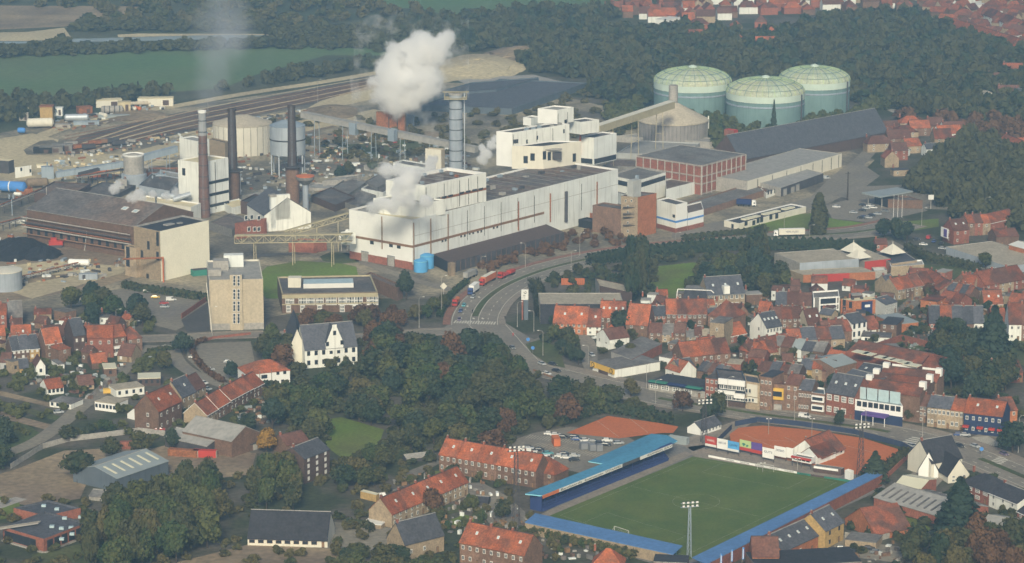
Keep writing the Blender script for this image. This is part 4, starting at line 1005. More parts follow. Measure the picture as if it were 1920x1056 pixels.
for s in (-1,1):b=MB();b.box((0,s*1.6,.8),(6.5,1,1.5),'dark_steel');b.build('track',t)
g=W((625,995));t=thing('blue_container','small blue grey container among bushes below the dirt lot','container',(g.x,g.y,0),R(5));b=MB();b.box((0,0,1.5),(9,3,3),'render_blue_grey');b.build('body',t);b=MB();b.box((-2,-1.52,1.5),(1.4,.1,2.2),'dark_steel');b.build('door',t)
g=W((1425,965));t=thing('green_container','green skip standing at the right foot of the cream wall','skip',(g.x,g.y,0),R(22));b=MB();b.prism([(-4.5,-1.5),(4.5,-1.5),(5,1.6),(-5,1.6)],0,3,'green_paint');b.build('body',t);b=MB();b.box((0,0,3.05),(9.4,3.2,.2),'dark_steel');b.build('rim',t)
conveyor('beige truss bridge crossing from the brick workshop to the white hall',(1665,735),10,(2490,725),13,3.4,3.6,'truss_beige',3,True)
tile(2,2)
conveyor('narrow truss conveyor rising behind the white gabled workshop to the hall',(205,690),8,(655,560),17,2.4,2.6,'truss_beige',3,True)
SB=block('brick_outbuilding','low red brick outbuilding under the beige truss bridge','outbuilding',(410,735),(230,725),(500,715),812,wall='brick_red',wallL='brick_red',roof='roof_bitumen')
block('transfer_house','small white transfer house where the truss bridge meets the hall','shed',(640,668),(600,660),(705,660),None,h=6,zb=10,wall='white',wallL='white',roof='roof_fibre')
for i,(u,v,r) in enumerate(((627,752,3.0),(648,735,1.3))):
    g=W((u,v+45));t=thing('ball_tank',('big' if i==0 else 'small')+' white ball shaped tank at the left foot of the hall','tank',(g.x,g.y,0));b=MB();zc=7+i*2;b.rings([(r*math.sin(a*math.pi/12),zc-r*math.cos(a*math.pi/12)) for a in range(1,13)],'white_clean',18);b.build('ball',t)
    for s in (-1,1):b=MB();b.beam((s*r*.5,0,0),(s*r*.6,0,zc-r*.5),.3,.3,'concrete');b.build('leg',t)
for i,(u,v,h_) in enumerate(((1165,940,5.5),(1210,915,6.5))):
    g=W((u,v));t=thing('blue_tank',('left' if i==0 else 'right')+' of the two light blue tanks at the hall corner','tank',(g.x,g.y,0));b=MB();b.rings([(3.4,0),(3.4,h_),(1.5,h_+.8)],'blue_bright',20);b.build('shell',t);b=MB();b.rings([(3.5,h_-.3),(3.6,h_)],'blue_light',20,cap=False);b.build('rim',t)
# dark lean-to shed in front of the hall
DS=block('goods_shed','long dark brown goods shed with a rusty roof along the foot of the white hall','shed',(1372,878),(1217,800),(2180,662),955,wall='dark_steel',wallL='black',roof='brick_dark',rim='dark_steel',par=.15)
for k in range(24):b=MB();p=DS.f-DS.o+DS.a*(k/23);n=nrm(DS,'R')*.15;b.beam((p.x+n.x,p.y+n.y,0),(p.x+n.x,p.y+n.y,DS.z),.35,.35,'brick_dark');b.build('post',DS.root)
g=W((1385,960));block('brown_hut','narrow brown hut at the corner of the goods shed','hut',(1375,885),(1355,878),(1410,878),975,wall='sand_dark',wallL='sand_dark',roof='roof_fibre')
# ================================================================ right part of the works (tile 2,3)
tile(2,3)
GB=block('brick_grid_building','red brick building divided by a pale concrete grid with a flat grey roof','factory',(1342,190),(880,120),(1652,108),400,wall='brick_red',wallL='brick_red',roof='roof_grey',rim='concrete',rimw=.5,par=.3)
H_=GB.z;nR,nL=9,9
for side,n,v in (('R',nR,GB.a),('L',nL,GB.b)):
    nn=nrm(GB,side);
    for k in range(n+1):
        p=GB.f-GB.o+v*(k/n)+nn*.25;b=MB();b.beam((p.x,p.y,0),(p.x,p.y,H_-.2),.55,.55,'concrete');b.build('pillar',GB.root)
    for z in ((H_*.02+.3,H_*.37,H_*.62,H_-.45) if side=='R' else (H_*.37,H_*.62,H_-.45)):band(GB,side,z-.35,z+.35,'concrete','beam',0,1,.35)
FB=block('laboratory_block','flat roofed white block with a band of dark windows under a wide rim','factory',(885,300),(682,258),(1088,238),470,wall='white',wallL='white',roof='roof_grey',rim='concrete',rimw=1.0,par=.5)
band(FB,'L',FB.z-4.2,FB.z-1.6,'glass','window_band',.02,.98,.12);band(FB,'R',FB.z-4.2,FB.z-1.6,'glass','window_band',.02,.98,.12)
onroof(FB,'roof_vent',.1,.1,(1.6,1.6,3),'steel')
SW=block('screen_wall_building','low building hidden behind a long slanting pale wall','factory',(1090,358),(1085,290),(1405,278),445,wall='white_dirty',wallL='concrete_dark',roof='roof_brown')
WS2=block('grey_annex','pale grey annex with railings left of the tan brick tower','annex',(790,395),(638,350),(850,350),470,wall='render_grey',wallL='white_dirty',roof='roof_grey')
wins(WS2,'L',[(715,405)],3,2,'d')
WU=block('blue_striped_building','white building with a blue stripe and a red brick foot','factory',(1160,468),(1025,432),(1240,450),668,wall='white_clean',wallL='white',roof='roof_bitumen',rim='white_clean')
h1=WU.z
WV=block('blue_striped_wing','lower white wing continuing the blue stripe to the right','factory',(1242,528),(1225,470),(1356,500),650,wall='white_clean',wallL='white',roof='roof_brown',rim='white_clean')
zst=zat((1160,590),668)
for Bk,sd in ((WU,'R'),(WU,'L'),(WV,'R')):
    band(Bk,sd,zst-.5,zst+.5,'blue_paint','blue_stripe',0,1,.1);band(Bk,sd,0,2.4,'brick_red','brick_foot',0,1,.12)
wins(WU,'L',[(1145,548)],2,1.6,'d')
BTW=block('brick_lift_tower','tall orange tan brick tower with a steel ladder beside the blue striped building','tower',(890,415),(772,405),(1022,385),700,wall='brick_orange',wallL='brick_tan',roof='roof_grey',rim='brick_dark')
wins(BTW,'L',[(805,440),(845,440),(820,480),(820,520),(820,595),(820,655)],1.0,1.4,'w1')
b=MB()
for (v_) in (485,530,555,610):q,s=facepos(BTW,'L',(825,v_));q=q-BTW.o;b.box((q.x,q.y-.7,q.z),(6,1.4,.25),'dark_steel');b.box((q.x,q.y-1.4,q.z+.9),(6,.08,.08),'dark_steel')
b.build('balconies',BTW.root)
onroof(BTW,'lift_housing',.25,.5,(6.5,4,9),'render_grey')
for F,L,R_,bs,wl,rf,lb in [((770,500),(570,470),(850,480),690,'brick_brown','roof_bitumen','brown low building left of the brick lift tower'),
      ((560,530),(480,480),(640,500),600,'brick_orange','roof_brown','rusty orange outbuilding against the end of the white hall'),
      ((740,600),(680,575),(768,592),685,'white','roof_fibre','small white cabin at the foot of the brick lift tower'),
      ((730,625),(470,570),(790,610),680,'black','slate_dark','low black roofed shed in front of the hall end'),
      ((1360,500),(1250,450),(1800,360),545,'brick_brown','roof_grey','long flat roofed loading shed with an open dark front'),
      ((1190,120),(740,100),(1330,30),170,'render_grey','roof_fibre','large flat pale roof between white towers and the brick grid building'),
      ((900,200),(640,190),(1000,150),240,'concrete_dark','roof_brown','brown cluttered roof just right of the white hall end')]:
    block('industrial_shed',lb,'shed',F,L,R_,bs,wall=wl,wallL=wl,roof=rf)
GH=block('gatehouse','long low cream gatehouse with a dark roof and pale rooflights','gatehouse',(1608,600),(1500,578),(2080,480),645,wall='cream',wallL='cream',roof='slate_dark',rim='white_clean')
wins(GH,'R',[(1655,598),(1710,595),(1740,580),(1765,574),(1830,555),(1872,548)],2.6,2.6,'d');wins(GH,'L',[(1560,620)],1.6,2.4,'d')
for s in (.2,.28,.36,.5,.58,.66,.8,.88):onroof(GH,'rooflight',s,.5,(4,3,.7),'skylight_cream')
tile(2,4)
LW=block('long_warehouse','large pale flat roofed warehouse with a cream end wall','warehouse',(-70,300),(-378,258),(598,105),400,wall='cream',wallL='concrete',roof='roof_fibre',rim='concrete',par=.4)
pipes(LW,'R',[.1,.25,.4,.55,.68,.78,.88,.96],.5,LW.z-.5,'dark_steel',.14)
LF=block('loading_warehouse','lower warehouse with a deep open loading front and orange gates','warehouse',(168,350),(-120,275),(468,245),412,wall='dark_steel',wallL='concrete',roof='roof_fibre',rim='concrete',par=.3)
wins(LF,'R',[(195,385),(250,370),(285,352)],4.5,5,'gar');
OC=block('yard_office','small white yard office left of the loading warehouse','office',(62,385),(20,345),(165,345),425,wall='white',wallL='white',roof='roof_grey')
wins(OC,'R',[(78,380),(98,376),(125,370)],2.0,2.4,'d')
DR=house('slate_warehouse','very long warehouse with a huge sloping slate roof behind the works','warehouse',(-120,150),(925,-50),7,24,13,'brick_dark','slate','gable',chim=0,floors=1,nwin=0,door=False,ridge_shift=.45)
# brick ventilation tower behind the grid building
tile(1,3)
VT=block('red_brick_tower','small square red brick tower between the grid building and the slate roof','tower',(1570,925),(1500,915),(1598,918),1075,wall='red_paint',wallL='brick_red',roof='roof_grey')
# sugar silo
zt=zat((1150,885),1040);g=W((1150,1040));rr=65/pxm((1150,1000));g.y+=rr
t=thing('sugar_silo','round dark walled silo with a tan cone roof and a small turret','silo',(g.x,g.y,0));b=MB();b.rings([(rr,0),(rr,zt)],'silo_wall',48,cap=False);b.build('wall',t)
b=MB();b.rings([(rr+.6,zt-.6),(rr+.6,zt+.1),(rr*.5,zt+6.0),(rr*.1,zt+10.5)],'silo_roof',48);b.build('roof',t);b=MB();b.rings([(2.8,zt+8),(2.8,zt+21)],'concrete',20);b.build('turret',t)
for k in range(30):a=math.pi+k*math.pi/29;b=MB();b.beam((rr*1.005*math.cos(a),rr*1.005*math.sin(a),0),(rr*1.005*math.cos(a),rr*1.005*math.sin(a),zt),.35,.35,'concrete_dark');b.build('rib',t)
b=MB();b.beam((rr+.4,0,0),(rr+.4,0,zt+2),.7,.7,'white');b.build('ladder_cage',t)
conveyor('beige covered conveyor rising from the white towers to the sugar silo turret',(600,940),24,(1130,765),zt+13,4.2,4.2,'truss_beige',3,roof='cream')
block('silo_shed','low grey shed at the front foot of the sugar silo','shed',(1400,1005),(740,960),(1560,985),1050,wall='concrete',wallL='concrete',roof='roof_fibre')
# three domed syrup tanks
def dome(cx,rim_y,base_y,half,topy,label):
    r=half/pxm((cx,rim_y));zt=zat((cx,rim_y),base_y);g=W((cx,base_y));g.y+=r;t=thing('domed_tank',label,'tank',(g.x,g.y,0))
    b=MB();b.rings([(r,0),(r,zt)],'tank_wall',56,cap=False);b.build('wall',t)
    b=MB();b.rings([(r+.25,zt),(r+.25,zt+4)],'tank_band',56,cap=False);b.build('rim_band',t)
    b=MB();hh=r*.36;b.rings([((r+.3)*math.cos(k*.157),zt+4+hh*math.sin(k*.157)) for k in range(10)]+[(.6,zt+4+hh)],'tank_roof',56);dm=b.build('dome',t)
    b=MB()
    for j in range(40):
        a=j*math.pi/20;ca,sa=math.cos(a),math.sin(a)
        for k in range(9):q=[((r+.35)*math.cos(u*.157),zt+4.12+hh*math.sin(u*.157)) for u in (k,k+1)];b.beam((q[0][0]*ca,q[0][0]*sa,q[0][1]),(q[1][0]*ca,q[1][0]*sa,q[1][1]),.25,.2,'green_light' if j % 2 else 'tank_wall')
    b.build('ribs',dm)
    b=MB()
    for u in (.35,.75,1.15):q=(r+.38)*math.cos(u),zt+4.15+hh*math.sin(u);b.rings([(q[0]+.2,q[1]),(q[0],q[1]+.2),(q[0]-.3,q[1]+.15)],'tank_wall',56,cap=False)
    b.build('hoops',dm);b=MB();b.rings([(2.6,zt+4+hh-.5),(2.6,zt+4.6+hh),(.8,zt+5.4+hh)],'tank_band',20);b.build('lantern',dm)
    b=MB();b.beam((r*.88,-r*.55,0),(r*.88,-r*.55,zt+4),.8,.8,'dark_steel');b.build('stair_shaft',t)
    b=MB();b.rings([(r+.1,zt-3.4),(r+.25,zt-3.2),(r+.25,zt-2.4),(r+.1,zt-2.2)],'steel',56,cap=False);b.build('hoop',t)
full()
dome(1302,175,238,68,122,'leftmost of three pale green domed tanks, standing a little apart')
dome(1532,170,232,62,121,'rear right domed tank, overlapped by its neighbour')
dome(1440,195,255,69,141,'front middle domed tank with a cypress before its wall')
# far blue warehouse behind the steam
block('far_warehouse','large blue grey roofed warehouse in the haze behind the steam cloud','warehouse',(960,204),(790,196),(1100,155),216,wall='sheet_blue_grey',wallL='sheet_blue_grey',roof='slate')
block('far_warehouse','second blue grey warehouse roof further back left of the first','warehouse',(930,168),(800,178),(1010,145),182,wall='sheet_blue_grey',wallL='sheet_blue_grey',roof='slate')
# old brick works building with rooflight, front of the lawn
tile(3,2)
OW=block('old_brick_works','old two storey brick works with tall white windows and one long rooflight','works',(183,118),(150,-5),(862,104),255,wall='brick_brown',wallL='brick_brown',roof='roof_bitumen',rim='truss_beige',rimw=.6)
for u in (225,252,318,342,376,400,440,462,510,532,554,598,620,655,680,714,738,800,825,848):wins(OW,'R',[(u,162),],2.2,4.6,'w6') if u % 2==0 else wins(OW,'R',[(u,160)],2.2,4.6,'w6')
for u in (230,330,450,610,700,830):wins(OW,'R',[(u,222)],2.2,3.6,'w6')
band(OW,'R',OW.z-2.2,OW.z-.3,'truss_beige','frieze',0,1,.2);band(OW,'R',OW.z*.42,OW.z*.48,'truss_beige','string_course',0,1,.2)
b=MB();P=[W(q,OW.z+.6)-OW.o for q in ((335,62),(690,55),(685,22),(337,28))];b.prism([(p.x,p.y) for p in P],OW.z-.6,OW.z+1.6,'window_frame',top='glass_pale');b.build('long_rooflight',OW.root)
b=MB();q=W((275,55),OW.z)-OW.o;b.box((q.x,q.y,OW.z+1.6),(6,5,4.6),'cream');b.build('roof_hut',OW.root)
EX=block('old_works_wing','right wing of the old brick works with a dark pitched edge','works',(1000,75),(770,-20),(1040,55),170,wall='brick_brown',wallL='brick_brown',roof='roof_brown')
# beige tower
tile(3,1)
BG=block('beige_tower','tall beige concrete tower with a central stair window strip','tower',(1478,20),(1462,-120),(1860,12),375,wall='beige',wallL='concrete',roof='roof_fibre',rim='cream',par=.8)
fr=nrm(BG,'R');v=BG.a;p=BG.f-BG.o;b=MB();p0,p1=p+v*.385,p+v*.61
b.prism([(q.x,q.y) for q in (p0+fr*1.2,p1+fr*1.2,p1-fr*8,p0-fr*8)],0,BG.z+2.4,'beige',top='roof_fibre');b.build('stair_bay',BG.root)
for vv in (-5,18,42,90,115,138,175,200,222,262,285,308):
    q,s=facepos(BG,'R',(1672,vv));q=q+fr*1.35-BG.o
    for dx in (-.95,.95):put('w1',BG.root,(q.x+dx,q.y,q.z-1),facerot(BG,'R'),1.2,1.8)
band(BG,'R',0,3,'concrete','plinth',0,.37,.3);band(BG,'R',0,3,'concrete','plinth',.63,1,.3)
onroof(BG,'roof_hut',.25,.6,(7,6,4.5),'concrete');onroof(BG,'roof_hut',.12,.3,(6,4,3),'concrete');onroof(BG,'roof_vent',.5,.75,(9,5,5.5),'white_dirty')
b=MB();q=W((1500,395),0)-BG.o;b.beam((q.x,q.y,0),(q.x-2,q.y,BG.z),.3,.3,'cream');b.build('downpipe',BG.root)
# ================================================================ scrap yard, yard strips and small plant at the left of the works
full()
for i,(q,m) in enumerate([([(60,232),(180,215),(330,190),(310,205),(200,232),(90,246)],'sand_dark'),([(35,268),(100,262),(130,280),(100,292),(50,290)],'yard'),([(150,298),(240,290),(330,272),(345,282),(250,312),(140,335)],'sand'),
        ([(0,500),(110,488),(230,500),(220,512),(90,515),(0,520)],'sand'),([(0,540),(120,520),(200,505),(240,500),(230,512),(60,560)],'sand'),([(380,262),(420,250),(520,232),(640,214),(690,220),(560,250),(420,275)],'sand'),([(560,262),(700,232),(830,250),(830,262),(690,262)],'sand_dark'),([(600,275),(760,262),(840,275),(700,300)],'grass'),([(600,228),(700,205),(760,215),(640,240)],'sand')]):
    ground('yard_patch',q,m,.115+i*.003)
zoom(0,180,340/1890)
for i,(p,ln,r,ang,m,lb,bd) in enumerate([((420,340),15,2.8,.18,'cream','cream and blue horizontal tank at the left of the scrap yard',0),((225,400),4,1.6,-.1,'blue_paint','small bright blue tank on the sand track',0),((800,275),14,2.2,.1,'silver','silver horizontal tank in the middle of the scrap yard',0),((1170,195),13,2.4,.12,'concrete','grey ringed tank in the scrap yard',4),((1075,235),7,1.4,-.9,'cream','short cream pipe lying askew in the scrap yard',0),((1385,160),7,1.2,-1.0,'cream','cream pipe section right of the ringed tank',0),((1435,160),7,1.2,-1.0,'orange_paint','orange tan pipe section right of the ringed tank',0),((1470,110),14,1.2,.15,'silo_roof','long tan pipe before the two end boxes of the scrap yard',0)]):
    drum('scrap_tank',lb,p,ln,r,ang,m,.1,bd,legs=False)
for i,(p,d,m,ang,lb) in enumerate([((1130,110),(17,8,4.5),'cream',.25,'large cream box on top of the scrap heap'),((1035,95),(8,5,3),'cream',.3,'small cream box left on the scrap heap'),((1300,175),(8,6,7),'sand',.1,'ochre block at the right of the ringed tank'),((1550,95),(13,8,4.5),'cream',-.1,'left cream box at the right end of the scrap yard'),((1680,100),(16,7,5),'cream',.08,'right cream box with a dark red opening in the scrap yard'),((880,180),(9,7,4),'rust',.4,'rusty red box behind the silver tank'),((255,255),(6,5,5),'concrete',0,'grey box left of the cream and blue tank'),((305,210),(5,4,5),'cream',0,'pale box behind the grey one at the left'),((610,205),(6,5,5),'white',0,'white topped box right of the tan tower'),((650,325),(12,4,1.6),'concrete',-.2,'low pale slab beside the sand track'),((1190,235),(20,3,2),'roof_metal',.15,'long low grey tray before the ringed tank'),((900,300),(16,3,2),'steel',.12,'long low steel tray beside the sand track'),((460,745),(8,4,1.6),'cream',0,'small cream shed roof standing on the sand yard'),((450,595),(11,5,3),'black',0,'black container in the grey ring of the sand yard'),((540,590),(14,5,3.4),'concrete_dark',0,'grey green container right of the black one'),((650,575),(12,5,4),'concrete_dark',.1,'taller grey container further right in the sand yard'),((1040,840),(10,6,4),'orange_paint',.1,'orange tan machine behind the dark support bridge')]):
    g=W(p);t=thing('scrap_box',lb,'box',(g.x,g.y,.1),ang);b=MB();x,y,h=d[0]/2,d[1]/2,d[2];b.prism([(-x,-y),(x,-y),(x,y),(-x,y)],0,h,m);b.build('body',t);b=MB();b.prism([(-x-.2,-y-.2),(x+.2,-y-.2),(x+.2,y+.2),(-x-.2,y+.2)],h,h+.35,'cream_roof' if m=='cream' else m);b.build('lid',t)
    b=MB();b.box((x*.4,-y-.04,h*.45),(d[0]*.25,.1,h*.7),'brick_dark');b.build('opening',t)
g=W((495,290));z=zat((495,108),(495,290));t=thing('tan_tower','tan square tower standing at the edge of the scrap yard','tower',(g.x,g.y,0));b=MB();b.box((0,0,z/2),(8,7,z),'brick_yellow');b.build('shaft',t);b=MB();b.box((0,0,z+.3),(8.6,7.6,.6),'rust');b.build('cap',t)
# rows of wagons and pipe racks
random.seed(31)
for i in range(9):
    p=W((740+i*62,560+random.uniform(-28,20)-i*6));t=thing('rail_wagon',f"{ordn(i)} small wagon or crate from left at the sandy end of the rail yard",'wagon',(p.x,p.y,.3),.5,'wagons of the rail yard');m=random.choice(('concrete','rust','sand','white_dirty','dark_steel','pipe_brown'))
    b=MB();b.box((0,0,1.9),(8,2.6,2.2),m);b.build('body',t);b=MB();b.box((0,0,.6),(8.4,2,.4),'black');b.build('chassis',t)
def rack(label,p0,p1,z,n=5,k=3):
    a,c=W(p0),W(p1);t=thing('pipe_rack',label,'pipe rack',(a.x,a.y,0));o=a.copy();a,c=a-o,c-o;d=(c-a).normalized();nn=Vector((-d.y,d.x,0))
    for j in range(k):b=MB();off=nn*(j-k/2)*.9+Vector((0,0,z+(j % 2)*.8));b.tube(a+off,c+off,.3,('concrete','rust','steel','pipe_brown')[j % 4],8);b.build('pipe',t)
    for j in range(n):b=MB();p=a.lerp(c,(j+.5)/n);b.beam((p.x,p.y,0),(p.x,p.y,z+1),.4,.4,'dark_steel');b.beam(p+nn*2+Vector((0,0,z-.3)),p-nn*2+Vector((0,0,z-.3)),.3,.3,'dark_steel');b.build('frame',t)
zoom(0,240,480/1877)
rack('grey pipe rack crossing the dark ground left of the brick hall',(0,640),(300,520),5);rack('rusty pipe rack behind the brick hall roof',(560,440),(930,380),6,6);rack('pipe rack above the dirt lot in front of the coal heap',(0,760),(230,700),4)
rack('low pipe line along the front of the dirt lot',(150,1130),(640,1010),2,8,2)
for i,(u,v,h,m) in enumerate(((345,590,12,'concrete'),(620,900,10,'concrete'),(1765,520,14,'white'),(90,640,9,'steel'))):
    g=W((u,v));t=thing('thin_mast',['thin pale mast in front of the brick hall roof','leaning pale pole on the dirt lot','white vertical pipe right of the boiler tower','thin steel mast at the left edge'][i],'mast',(g.x,g.y,0));b=MB();b.tube((0,0,0),(1.5 if i==1 else 0,0,h),.25,m,8);b.build('pole',t);b=MB();b.rings([(.5,0),(.5,.4)],'concrete',8);b.build('base',t)
for i,(p,d,m,lb) in enumerate([((70,560),(12,6,3),'dark_steel','dark machinery block at the left edge below the blue tank'),((180,480),(9,5,3),'rust','rusty machinery right of the blue tank'),((350,370),(7,5,7),'steel','blue grey hopper at the foot of the dark conveyor'),((600,600),(0,0,0),'',''),((860,470),(8,4,4),'roof_fibre','pale machine housing behind the brick hall ridge'),((900,450),(5,4,6),'concrete','tall grey machine housing behind the brick hall ridge'),((1120,420),(14,5,3),'render_blue_grey','blue grey duct housing behind the steaming annex'),((1180,400),(6,5,5),'steel','blue grey box left of the dark blue tank'),((100,560),(7,3,3),'white_dirty','whitish box on the dark ground at the left')]):
    if not lb:continue
    g=W(p);t=thing('machine_housing',lb,'machine',(g.x,g.y,0),.15);b=MB();b.box((0,0,d[2]/2),d,m);b.build('body',t);b=MB();b.tube((0,0,d[2]),(0,0,d[2]+2.5),.5,'steel',10);b.tube((d[0]*.3,0,d[2]),(d[0]*.3,-1.5,d[2]+1.2),.4,'rust',8);b.build('vent',t)
# scaffold over the brick hall's front
zoom(0,240,480/1877)
t=thing('scaffold','brown scaffold of poles and planks along the front of the brick hall','scaffold',(*W((260,850)).xy,0));o=Vector(t.location);a,c=W((240,790),0)-o,W((940,950),0)-o;b=MB()
for lv in (3,6,9):b.beam(a+Vector((0,0,lv)),c+Vector((0,0,lv)),1.4,.18,'wood')
b.build('planks',t)
for k in range(19):b=MB();p=a.lerp(c,k/18);b.beam(p,p+Vector((0,0,10.5)),.2,.2,'pipe_brown');b.build('pole',t)
# ================================================================ shops and streets of the town (right)
BRK=('brick_brown','brick_red','brick_tan','brick_brown')
tile(3,4)
# the shopping row along the avenue, left to right
tile(3,3)
LB=house('long_shop','long dark roofed shop with a green and blue fascia by the avenue','shop',(965,745),(1365,808),4.5,16,1.5,'concrete','slate_dark','flat',chim=0,floors=1,nwin=5,wk='w6',ww=4.5,wh=2.4,base=(800,860),gut='navy')
b=MB();w_=26;b.box((-8,-1.3,4.6),(8,2.4,.5),'green_paint');b.box((9,-1.3,4.6),(7,2.4,.5),'green_paint');b.box((1,-1.2,4.6),(8,2.2,.6),'dark_blue');b.build('fascia',LB)
SH=dict(d=11,rh=4.0)
r1=house('shop_house','dark red brick house left of the white apartment block on the avenue','house',(1368,712),(1462,725),8.4,11,.3,'brick_red','roof_bitumen','flat',base=(860,880),floors=3,nwin=3,chim=0)
AP=block('apartment_block','white apartment block with two long white balcony bands on the avenue','apartments',(1464,712),(1440,640),(1652,733),905,wall='glass',wallL='brick_brown',roof='roof_bitumen')
hA2=AP.z
band(AP,'R',hA2*.80,hA2,'white_clean','balcony_band',0,1,.9);band(AP,'R',hA2*.45,hA2*.58,'white_clean','balcony_band',0,.62,1.0);band(AP,'R',hA2*.36,hA2*.52,'white_clean','balcony_band',.6,1,1.3);band(AP,'R',0,hA2*.2,'brick_dark','shop_front',0,1,.2)
grid(AP,'R',6,(hA2*.24,hA2*.62),1.8,1.9,'w',.03,.97)
YH=block('cream_bay_house','narrow brown house with a cream panelled bay of windows','house',(1655,735),(1640,680),(1755,752),930,wall='brick_tan',wallL='brick_tan',roof='slate')
band(YH,'R',YH.z*.50,YH.z*.93,'cream','bay_panel',.12,.85,.7);band(YH,'R',YH.z*.28,YH.z*.46,'cream','bay_panel',.12,.85,.4)
q=YH.f-YH.o+YH.a*.48+nrm(YH,'R')*.75
for dx in (-2,-.7,.6,1.9):put('w1',YH.root,(q.x+dx,q.y-.03,YH.z*.62),facerot(YH,'R'),1.1,2.0);put('w1',YH.root,(q.x+dx,q.y-.0,YH.z*.3),facerot(YH,'R'),1.1,1.6)
house('shop_house','brown brick house with a blue glazed bay right of the cream bay','house',(1757,700),(1840,712),9,11,.3,'brick_brown','slate_dark','flat',base=(930,950),floors=3,nwin=3,chim=0)
tile(3,4)
YB=block('yellow_bay_house','brown house with a bright yellow bay above a garage door','house',(92,752),(70,700),(200,762),935,wall='brick_brown',wallL='brick_brown',roof='tile_brown')
band(YB,'R',YB.z*.42,YB.z*.86,'yellow_paint','yellow_bay',.12,.9,.8);band(YB,'R',YB.z*.55,YB.z*.74,'glass','bay_window',.22,.8,.95);grid(YB,'R',1,(.1,),3.6,2.4,'gar')
row(1,(200,760),(292,772),0,10,3.2,'narrow brown brick house beside the one with the yellow bay','terraced_house',roofs=('tile_brown',),base=(945,950),floors=3,nwin=2)
row(1,(292,790),(385,800),0,10,3.2,'brown brick house with a long row of small windows left of the white bay','terraced_house',roofs=('slate',),base=(955,962),floors=2,nwin=5,ww=.9)
WBH=block('white_bay_house','brick house with two stacked white window bays and a blue grey roof edge','house',(385,815),(380,770),(480,828),968,wall='brick_brown',wallL='brick_brown',roof='sheet_blue_grey',rim='white_clean')
for k in (.62,.2):band(WBH,'R',WBH.z*k,WBH.z*(k+.28),'white_clean','bay',.05,.95,.9);band(WBH,'R',WBH.z*(k+.08),WBH.z*(k+.22),'glass','bay_window',.12,.88,1.0)
house('corner_house','large red brick house with a big dark slate roof left of the cinema like shop','house',(485,810),(690,845),9,14,6.5,'brick_red','slate','gable',base=(985,1000),floors=2,nwin=4,wk='w6',ww=2.2,wh=2.4,skyl=3)
# white store with purple canopy
WS_=block('white_store','white two storey store with eight square windows and a purple canopy','store',(692,862),(660,800),(1030,912),1010,wall='white_clean',wallL='beige',roof='roof_metal',rim='white_clean')
z_=WS_.z
for u,v in ((720,893),(760,899),(801,904),(839,909),(879,915),(917,921),(958,927),(997,932)):wins(WS_,'R',[(u,v)],1.9,2.1,'d')
band(WS_,'R',0,z_*.48,'navy','shop_front',0,1,.15)
b=MB();p=WS_.f-WS_.o;v=WS_.a;n=nrm(WS_,'R');P0=[p+v*.22,p+v*.72,p+v*.72+n*4.2,p+v*.22+n*4.2];b.prism([(q.x,q.y) for q in P0],z_*.42,z_*.52,'purple');b.build('canopy',WS_.root)
for s in (.23,.47,.71):b=MB();q=p+v*s+n*4;b.tube((q.x,q.y,0),(q.x,q.y,z_*.42),.14,'white_clean',8);b.build('canopy_post',WS_.root)
b=MB()
for k in range(4):s0,s1=.04+k*.24,.04+k*.24+.22;q0,q1=p+v*s0+WS_.b*.35,p+v*s1+WS_.b*.35;b.prism([(q0.x,q0.y),(q1.x,q1.y),(q1.x,q1.y+.4),(q0.x,q0.y+.4)],z_-.6,z_+4.2,'glass_pale')
b.build('clerestory',WS_.root)
# saw-tooth sheds behind the store: red slopes with pale verticals
for i,(eL,eR,hh,lab,g_) in enumerate([((745,788),(1150,842),11,'nearest red roofed store hall right behind the white store','glass_pale'),((800,745),(1205,790),10,'second red roofed store hall behind the white store',None),((870,700),(1270,745),9,'third red roofed store hall behind the white store with white boarding','white_clean'),]):
    t=house('store_hall',lab,'hall',eL,eR,hh,10,3.2,'brick_brown','tile_red','gable',chim=0,floors=1,nwin=0,door=False)
    t.children[0]
    if g_=='white_clean':
        w_,hh=HI[t.name][:2];b=MB()
        for s0,s1 in ((-.42,.02),(.12,.48)):b.box((w_*(s0+s1)/2,9.6,hh+1.6),(w_*(s1-s0),.3,3.4),'white_clean')
        b.build('white_boarding',t)
    for s in (-.46,.47):b=MB();w_,hh=HI[t.name][:2];b.box((w_*s,5,hh+3.2),(2.6,2.2,3.2),'white_clean');b.build('white_gable_box',t)
house('long_hall','long rusty red roofed hall with a line of cream rooflights','hall',(600,560),(1130,660),8,26,4.5,'brick_red','tile_red','gable',chim=0,floors=1,nwin=0,door=False)
for k,(u,v) in enumerate(((735,532),(790,545),(880,568),(930,578),(985,590),(1045,605),(1095,622))):
    g=W((u,v),12.4);b=MB();b.box((0,0,0),(7.0 if k in (0,6) else 5.0,4.4,.25),'skylight_cream');
    o=b.build('rooflight',bpy.data.objects['long_hall']);o.location=Vector((g.x,g.y,12.6))-Vector(bpy.data.objects['long_hall'].location);o.location=Matrix.Rotation(-bpy.data.objects['long_hall'].rotation_euler.z,3,'Z') @ o.location
house('hipped_hall','red hipped hall at the right end of the long rusty hall','hall',(1120,690),(1310,700),8,30,5,'brick_red','tile_red','hip',chim=0,floors=1,nwin=0,door=False)
house('glazed_shed','shed with a pale blue green glass roof in strips','shed',(540,640),(700,600),7,16,2,'brick_brown','roof_metal','gable',chim=0,floors=1,nwin=0,door=False)
house('slate_shed','dark slate shed roof with three pale strips beside the glass roof','shed',(690,675),(920,712),7,16,2.5,'brick_brown','slate','gable',chim=0,floors=1,nwin=0,door=False,skyl=3)
